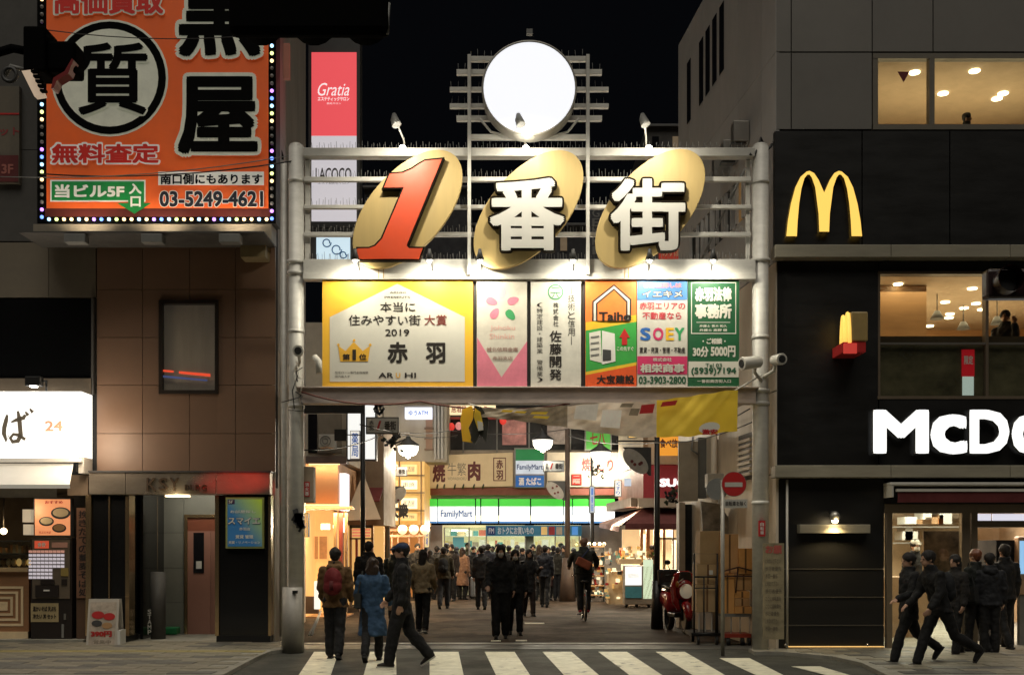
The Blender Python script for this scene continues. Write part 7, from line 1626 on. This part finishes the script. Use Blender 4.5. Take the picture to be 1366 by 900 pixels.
person(870, 806, -80, 'person in a grey beige jacket partly hidden by the thick black pole', 1.72, coat=(112, 98, 82), pants=(24, 22, 22), bag=('tote', -1, (14, 14, 14)), arms=((.3, .9), (.1, .3)), wide=1.1)
# right group outside the restaurant
person(1212, 886, -80, 'person in black stepping left before the glass door', 1.64, coat=(16, 16, 18), pants=(14, 14, 16), stride=.42, lead=1, arms=((.25, .9), (-.2, .2)), det=1, d=None, hem=.72, shoes=(16, 14, 14))
person(1254, 891, -78, 'person in a dark jacket leaning forward while walking left', 1.68, coat=(14, 14, 16), pants=(14, 14, 16), stride=.45, lead=-1, lean=.3, det=1, pack=(24, 26, 30), arms=((.1, .5), (.2, .6)), hem=.85, wide=1.15, shoes=(16, 14, 14))
person(1274, 876, -60, 'person in black half hidden behind the leaning walker', 1.56, coat=(30, 26, 24), pants=(16, 16, 18), det=1, stride=.15, hair='bob')
person(1301, 873, -150, 'person with reddish brown hair in a dark jacket at the entrance', 1.64, coat=(18, 24, 18), pants=(16, 16, 18), hairm=HAIRB, det=1, wide=1.2, bag=('shoulder', 1, (18, 18, 18)), stride=.12)
person(1320, 874, 170, 'person in a black hooded jacket in the middle of the entrance group', 1.58, coat=(28, 30, 36), pants=(15, 15, 16), det=1, hood=True, wide=1.15)
person(1340, 868, 190, 'tall person in a black coat at the right of the entrance group', 1.72, coat=(18, 18, 20), pants=(15, 15, 18), det=1, wide=1.1, stride=.18, lead=-1)
person(1221, 0, 10, 'staff person in a white cap and dark uniform inside behind the glass', 1.75, coat=(40, 38, 38), hat=(200, 195, 185, 'cap'), d=20.9, z=.06, mask=True)
person(1341, 0, -35, 'person in a dark suit drinking at the upstairs window counter', 1.62, coat=(40, 40, 44), arms=((.7, 2.0), (.3, 1.2)), d=19.35, z=4.12, det=1)
o_ = person(1290, 0, 60, 'dark haired person resting low at the top floor window', 1.3, coat=(28, 24, 24), d=19.2, z=7.78, det=0)
# cyclist
CY = G(779, 826)
cyc = person(779, 826, 180, 'bald person riding a bicycle away with an orange brown shoulder bag and red shoes', 1.72, coat=(36, 40, 34), pants=(26, 30, 30), hair='short', hairm=mat('shaved_hair', (.2, .11, .07), .6), stride=.0, lean=.18, det=1, wide=1.25, arms=((.7, .35), (.7, .35)), hem=.9, shoes=(170, 30, 34), z=.16, abd=.35, pack=None)
q = MB(); q.obox((.02, .2, 1.16), (.36, .14, .2), Matrix.Rotation(-.45, 3, 'Y'), cl(150, 78, 50)); q.build('shoulder_bag', cyc, local=True, bevel=.03)
q = MB(); q.tube([(.16, .2, 1.1), (.05, .16, 1.3), (-.12, .1, 1.5)], .02, cl(40, 50, 80), 6); q.build('bag_strap', cyc, local=True)
flush()
bk_ = thing('bicycle', 'dark bicycle under the rider, seen from behind', 'bicycle', (CY[0], CY[1], 0), R(180))
def wheel(par, y_, z_, r=.33):
    q = MB(); q.torus((0, y_, z_), r, .022, black, 'x', 32, 8); w_ = q.build('tyre', par, local=True)
    q = MB(); q.torus((0, y_, z_), r-.03, .01, chrome, 'x', 28, 6)
    for k in range(14): t = 2*math.pi*k/14; q.cyl((0, y_, z_), (0, y_+(r-.03)*math.cos(t), z_+(r-.03)*math.sin(t)), .003, chrome, 4)
    q.cyl((-.04, y_, z_), (.04, y_, z_), .02, chrome, 8); q.build('rim', par, local=True)
wheel(bk_, .52, .34); wheel(bk_, -.52, .34)
q = MB(); fr_ = darkgrey
for a, b in (((0, .52, .34), (0, .05, .3)), ((0, .05, .3), (0, .2, .85)), ((0, .52, .34), (0, .17, .72)), ((0, .05, .3), (0, -.4, .8)), ((0, -.4, .85), (0, -.52, .34)), ((0, .18, .7), (0, -.4, .78))): q.cyl(a, b, .018, fr_, 8)
q.build('frame', bk_, local=True); q = MB(); q.tube([(-.28, -.28, 1.02), (-.2, -.38, 1.03), (0, -.42, 1.0), (.2, -.38, 1.03), (.28, -.28, 1.02)], .013, chrome, 8); q.cyl((0, -.4, .8), (0, -.42, 1.0), .014, chrome, 8); q.build('handlebar', bk_, local=True)
q = MB(); q.ball((0, .2, .9), (.09, .13, .035), black, 12, 6); q.build('saddle', bk_, local=True); q = MB(); q.tube([(0, .52+.37*math.cos(t), .34+.37*math.sin(t)) for t in [i*.3 for i in range(-1, 9)]], .022, darkgrey, 6); q.build('mudguard', bk_, local=True)
for sd_ in (1, -1):
    q = MB(); q.box(sd_*.07, sd_*.17, -.02, .06, (.12 if sd_ > 0 else .42), (.14 if sd_ > 0 else .44), black); q.cyl((sd_*.07, .02, .28), (sd_*.07, .02, .13 if sd_ > 0 else .43), .01, chrome, 6); q.build('pedal', bk_, local=True)
q = MB(); q.ball((0, .62, .6), (.03, .02, .02), mat('tail_red', (.5, .02, .02), em=.6), 8, 5); q.build('tail_light', bk_, local=True)
# suitcase
d = CAMZ*F/(798-HY); s_ = thing('suitcase', 'silver grey wheeled suitcase standing in the crowd beside the dusty pink coat', 'suitcase', (X(637, d)-.0, d-.35, 0))
q = MB(); q.box(-.22, .22, -.12, .12, .08, .72, mat('silver_case', (.33, .34, .35), .35, .3)); q.build('shell', s_, local=True, bevel=.04)
for x_ in (-.12, -.04, .04, .12): MB().box(x_-.012, x_+.012, -.13, -.12, .14, .66, grey).build('rib', s_, local=True)
q = MB(); q.tube([(-.1, 0, .72), (-.1, 0, 1.0), (.1, 0, 1.0), (.1, 0, .72)], .012, chrome, 6); q.build('handle', s_, local=True)
for x_ in (-.17, .17): MB().cyl((x_-.02, 0, .045), (x_+.02, 0, .045), .045, black, 12).build('wheel', s_, local=True)
MB().obox((X(727, 33), 33.2, 1.22), (.32, .02, .05), Matrix.Rotation(-.2, 3, 'Y'), white).top('white_folder', 'white folder held level in the crowd by the person in black', 'folder')
q = MB(); q.obox((X(703, 27.6)-.12, 27.1, 1.3), (.07, .02, .13), Matrix.Rotation(.5, 3, 'X'), black); q.top('phone', 'black phone held by the person with the open black coat', 'phone')
# ---- red scooter
d = CAMZ*F/(845-HY); sx = X(905, d); s_ = thing('scooter', 'shiny red motor scooter parked facing the street beside the thick black pole', 'scooter', (sx, d, 0), R(14))
s_.location.x += .14; s_.scale = (1.08, 1.0, 1.1); s_.rotation_euler.z = R(7)
m_sr = mat('scooter_red', (.3, .008, .012), .18, .0, var=.05, spec=.8); m_sg = mat('scooter_dark', (.015, .015, .016), .35)
q = MB(); q.torus((0, 0, .24), .2, .05, black, 'x', 28, 10); q.build('tyre', s_, local=True); q = MB(); q.cyl((-.04, 0, .24), (.04, 0, .24), .15, alu, 18); q.build('wheel_hub', s_, local=True)
q = MB(); q.torus((0, 1.2, .24), .2, .055, black, 'x', 28, 10); q.build('tyre', s_, local=True)
def hull(name, rings, m, n=16):
    q = MB(); vs = []
    for (c, rx, rz, sq) in rings:
        for k in range(n):
            t = 2*math.pi*k/n; cc, ss = math.cos(t), math.sin(t); p = sq
            vs.append((c[0]+rx*abs(cc)**p*(1 if cc > 0 else -1), c[1], c[2]+rz*abs(ss)**p*(1 if ss > 0 else -1)))
    m_ = len(rings); fs = [(i*n+k, i*n+(k+1) % n, (i+1)*n+(k+1) % n, (i+1)*n+k) for i in range(m_-1) for k in range(n)]+[tuple(range(n))[::-1], tuple((m_-1)*n+k for k in range(n))]
    q.add(vs, fs, m, True); return q.build(name, s_, local=True)
q = MB()
for i in range(9):
    t = i/8*2.2-.35
q.tube([(0, -.26*math.cos(t)*1.0, .24+.27*math.sin(t)) for t in [.0+.25*i for i in range(11)]], [.03, .06, .075, .085, .09, .09, .085, .08, .07, .06, .04], m_sr, 12); q.build('front_mudguard', s_, local=True)
# leg shield, nose and headlamp
vs_sh = [(-.12, .4), (-.22, .58), (-.25, .84), (-.17, 1.06), (-.08, 1.12), (.08, 1.12), (.17, 1.06), (.25, .84), (.22, .58), (.12, .4)]
q = MB(); q.prism(vs_sh, .06, .2, m_sr, 'y'); q.build('leg_shield', s_, local=True, bevel=.03)
hull('nose', [((0, -.06, .78), .07, .1, .9), ((0, -.02, .78), .13, .17, .9), ((0, .06, .77), .17, .22, .9)], m_sr)
q = MB(); q.ball((0, -.06, .76), (.125, .05, .13), mat('headlamp_glass', (.75, .7, .6), .08, .3, em=.12, emc=(1, .85, .6)), 16, 10); q.build('headlight', s_, local=True)
for sd_ in (1, -1):
    q = MB(); q.ball((.15*sd_, .0, .88), (.035, .04, .06), mat('indicator_amber', (.5, .2, .03), .3), 10, 6); q.build('indicator', s_, local=True)
    q = MB(); q.cyl((.22*sd_, .15, 1.06), (.3*sd_, .12, 1.22), .008, black, 6); q.ball((.31*sd_, .11, 1.27), (.06, .02, .045), black, 12, 8); q.build('mirror', s_, local=True)
    q = MB(); q.cyl((.2*sd_, .17, 1.04), (.33*sd_, .2, 1.03), .018, black, 8); q.build('grip', s_, local=True)
    q = MB(); q.cyl((.055*sd_, 0, .24), (.055*sd_, .1, .6), .022, m_sg, 8); q.build('fork', s_, local=True)
hull('handlebar_cover', [((0, .08, 1.03), .1, .05, .9), ((0, .14, 1.04), .2, .06, .9), ((0, .2, 1.03), .18, .05, .9)], m_sr)
q = MB(); q.prism([(-.13, .93), (.13, .93), (.09, 1.1), (-.09, 1.1)], .0, .07, m_sg, 'y'); q.build('dark_visor', s_, local=True, bevel=.01); q = MB(); q.prism([(-.08, .44), (.08, .44), (.11, .6), (-.11, .6)], .01, .07, m_sg, 'y'); q.build('lower_grille', s_, local=True, bevel=.01); q = MB(); q.box(-.16, .16, .2, .75, .28, .36, m_sg); q.build('footboard', s_, local=True, bevel=.02)
hull('rear_body', [((0, .65, .5), .14, .2, .8), ((0, .8, .52), .19, .22, .8), ((0, 1.2, .6), .19, .16, .8), ((0, 1.5, .68), .1, .08, .8)], m_sr)
hull('seat', [((0, .62, .78), .1, .03, .8), ((0, .75, .79), .15, .06, .8), ((0, 1.25, .82), .16, .06, .8), ((0, 1.42, .84), .1, .04, .8)], m_sg)
q = MB(); q.box(-.2, .2, 1.3, 1.6, .82, 1.12, m_sg); q.build('rear_box', s_, local=True, bevel=.03)
q = MB(); q.cyl((.18, .95, .26), (.2, 1.4, .3), .05, alu, 12); q.build('exhaust', s_, local=True)
for i in range(3):
    q = MB(); q.obox((-.12+.02*i, -.1, .95-.05*i), (.12, .015, .015), Matrix.Rotation(-.6, 3, 'Y'), mat('scooter_decal', (.6, .5, .45), .3)); q.build('decal', s_, local=True)
# ---- hand trolley and second cart with cartons
d = CAMZ*F/(859.5-HY); T0 = X(943, d); ct = thing('cage_trolley', 'black tubular hand trolley with four castors stacked with cardboard', 'trolley', (T0, d, 0))
def cb(name, px0, px1, py0, py1, dd_, th, m, par=None, **k): q = MB(); q.pb(px0, px1, py0, py1, dd_, th, m); return q.build(name, par, **k)
q = MB()
def ptube(P, dd_, r=.016, m=black): q.tube([(X(a, dd_), dd_, Z(b, dd_)) for a, b in P], r, m, 8)
ptube([(926, 845), (926, 738), (957, 738), (957, 845)], d); ptube([(926, 769), (957, 769)], d); ptube([(926, 784), (957, 784)], d, .01); ptube([(939, 769), (939, 845)], d, .012); ptube([(955, 769), (955, 845)], d, .012); ptube([(922, 845), (962, 845)], d, .025)
q.build('frame', ct)
q = MB(); q.box(X(922, d), X(966, d), d, d+.7, Z(848, d), Z(843, d), darkgrey); q.build('platform', ct)
for px, y_ in ((931, 0), (956, 0), (931, .6), (970, .5)): MB().cyl((X(px, d)-.025, d+y_, .075), (X(px, d)+.025, d+y_, .075), .075, black, 14).build('castor', ct)
m_cb = mat('cardboard', (.62, .36, .16), .8, var=.15, sc=(3, 3, 3)); m_cb2 = mat('cardboard_pale', (.55, .38, .2), .8, var=.15); m_cb3 = mat('cardboard_orange', (.75, .38, .12), .8, var=.12)
tape = mat('brown_tape', (.2, .1, .04), .4)
def carton(px0, px1, py0, py1, dd_, th, m, label, strap=True):
    t_ = thing('cardboard_box', label, 'box', (X((px0+px1)/2, dd_), dd_, Z(py1, dd_)), group=None)
    cb('carton', px0, px1, py0, py1, dd_, th, m, t_, bevel=.006)
    if strap: cb('tape_strip', (px0+px1)/2-1.2, (px0+px1)/2+1.2, py0+.5, py1-.5, dd_-.003, .004, tape, t_)
carton(929, 958, 779.5, 816, d+.06, .5, m_cb2, 'grey brown cardboard box low on the black hand trolley')
carton(930, 959, 752, 779, d+.08, .5, m_cb2, 'cardboard box in the middle of the hand trolley stack with a white label')
carton(934, 961, 708, 751.5, d+.1, .5, m_cb2, 'tall pale cardboard sheet box on top of the hand trolley stack', False)
s_ = cb('white_label', 946, 951, 760, 766, d+.07, .005, white); tag(s_, 'small white label on the middle trolley carton', 'label')
for px in (931, 936, 944, 950): pass
q = MB(); 
for px in (932, 940, 949, 956): q.pb(px, px+1.2, 818, 842, d+.1, .03, offwhite)
q.top('white_rods', 'white rods standing under the cartons on the hand trolley', 'rods')
d2 = d-.15; c2 = thing('flat_cart', 'low red and black flat cart under the tall stack of orange brown cartons', 'cart', (X(985, d2), d2, 0))
cb('platform', 964, 1002, 818, 822, d2, .5, grey, c2); cb('red_base', 966, 1002, 845, 850, d2, .5, mat('cart_red', (.35, .04, .02), .5), c2)
q = MB()
for px in (966, 976, 988, 1001): q.cyl((X(px, d2), d2+.05, Z(846, d2)), (X(px, d2), d2+.05, Z(820, d2)), .012, offwhite, 6)
q.build('leg', c2)
for px in (972, 991, 1000): MB().cyl((X(px, d2)-.03, d2+.05, .07), (X(px, d2)+.03, d2+.05, .07), .07, black, 14).build('castor', c2)
carton(961, 980, 765, 818, d2, .4, m_cb3, 'tall orange brown carton low on the flat cart behind the sign pole')
carton(962, 985, 712, 764.5, d2+.05, .4, m_cb, 'tall brown carton leaning high on the stack behind the no entry sign')
carton(985.5, 1004, 731, 765, d2-.02, .4, m_cb3, 'orange carton with stamped markings at the top right of the cart stack')
carton(981, 1003, 765.5, 787, d2, .4, m_cb, 'flat brown carton below the stamped orange carton')
carton(980.5, 1000, 788, 797, d2, .4, m_cb3, 'thin orange carton, upper one of three thin ones on the cart')
carton(980.5, 1000, 797.5, 808, d2, .4, m_cb, 'thin brown carton, middle one of three thin ones on the cart')
carton(980.5, 1003, 808.5, 818, d2-.02, .4, m_cb3, 'thin orange carton, lowest of three thin ones on the cart')
q = MB(); q.tube([(X(962, d2), d2-.03, Z(762, d2)), (X(984, d2), d2-.06, Z(756, d2)), (X(1008, d2), d2-.04, Z(762, d2))], .014, mat('strap_dark', (.06, .02, .015), .7), 6); q.tube([(X(962, d2), d2-.03, Z(768, d2)), (X(1008, d2), d2-.04, Z(768, d2))], .014, MATS['strap_dark'], 6); q.tube([(X(984, d2), d2-.03, Z(757, d2)), (X(981, d2), d2-.03, Z(790, d2))], .012, MATS['strap_dark'], 6)
q.top('cargo_strap', 'dark elastic straps around the carton stack on the flat cart', 'strap')
# ---- no entry sign on its pole
d = CAMZ*F/(874-HY); px_ = 964; s_ = thing('no_entry_sign', 'red round no entry sign with a small plate on a grey pole', 'road sign', (X(px_, d), d, 0))
q = MB(); q.cyl((X(px_, d), d, 0), (X(px_, d), d, Z(640, d)), .03, mat('galvanised_pole', (.36, .34, .3), .45, .3), 14); q.build('pole', s_)
q = MB(); disc(q, 978.5, 645.5, 16.5, d-.03, grey, .012, d); q.build('backing', s_); q = MB(); disc(q, 978.5, 645.5, 16, d-.043, mat('road_sign_red', (.45, .02, .02), .45, var=.1), .003, d); q.build('red_disc', s_)
q = MB(); q.pb(967, 990.5, 643, 649, d-.05, .003, offwhite); q.build('white_bar', s_)
q = MB(); q.pb(966, 997, 665.5, 677, d-.04, .01, offwhite); q.build('plate', s_); q = MB(); q.pt('自転車を除く', 968, 995, 668, 674.5, d-.041, pk, w=.02); q.build('lettering', s_)
q = MB(); q.cyl((X(957, d), d+.02, Z(652, d)), (X(957, d), d+.05, Z(652, d)), .17, grey, 24); q.build('rear_disc', s_)
# ---- notice board on the right gate post
d = 17.8; s_ = thing('notice_board', 'tall weathered notice board with red heading and handwriting tied to the right gate post', 'sign', (X(1032, d), d, Z(852, d)))
m_nb = mat('notice_paper', (.3, .25, .15), .7, var=.4, sc=(5, 5, 5)); q = MB(); q.pb(1018, 1046, 724, 852, d-.12, .03, m_nb); q.build('board', s_)
q = MB(); q.pt('お願', 1021, 1043, 727, 738, d-.12, mat('faded_red', (.45, .1, .08), .7), w=.04)
for i in range(10): q.pt(random.choice(('ここに自転車を', 'とめないで下さい', '赤羽一番街', '商店街振興組合', '歩行者優先')), 1021, 1043-random.uniform(0, 6), 745+i*10, 751+i*10, d-.12, mat('faded_ink', (.1, .08, .06), .7), w=.0)
q.build('lettering', s_)
q = MB(); q.cyl((X(1049, 18.25), 18.2, .05), (X(1049, 18.25), 18.2, Z(640, 18.25)), .02, offwhite, 8); q.top('thin_white_pipe', 'thin white pipe between the right gate post and the black wall', 'pipe')
# side planks leaning at the left alley entrance
q = MB(); q.cyl((X(412, 21), 21, .05), (X(428, 22), 22, .45), .02, offwhite, 6); q.cyl((X(416, 21), 21, .05), (X(428, 22), 22, .45), .02, offwhite, 6); q.top('folded_stand', 'small folded metal stand at the foot of the left alley wall', 'stand')
bpy.data.scenes.remove(TMP)
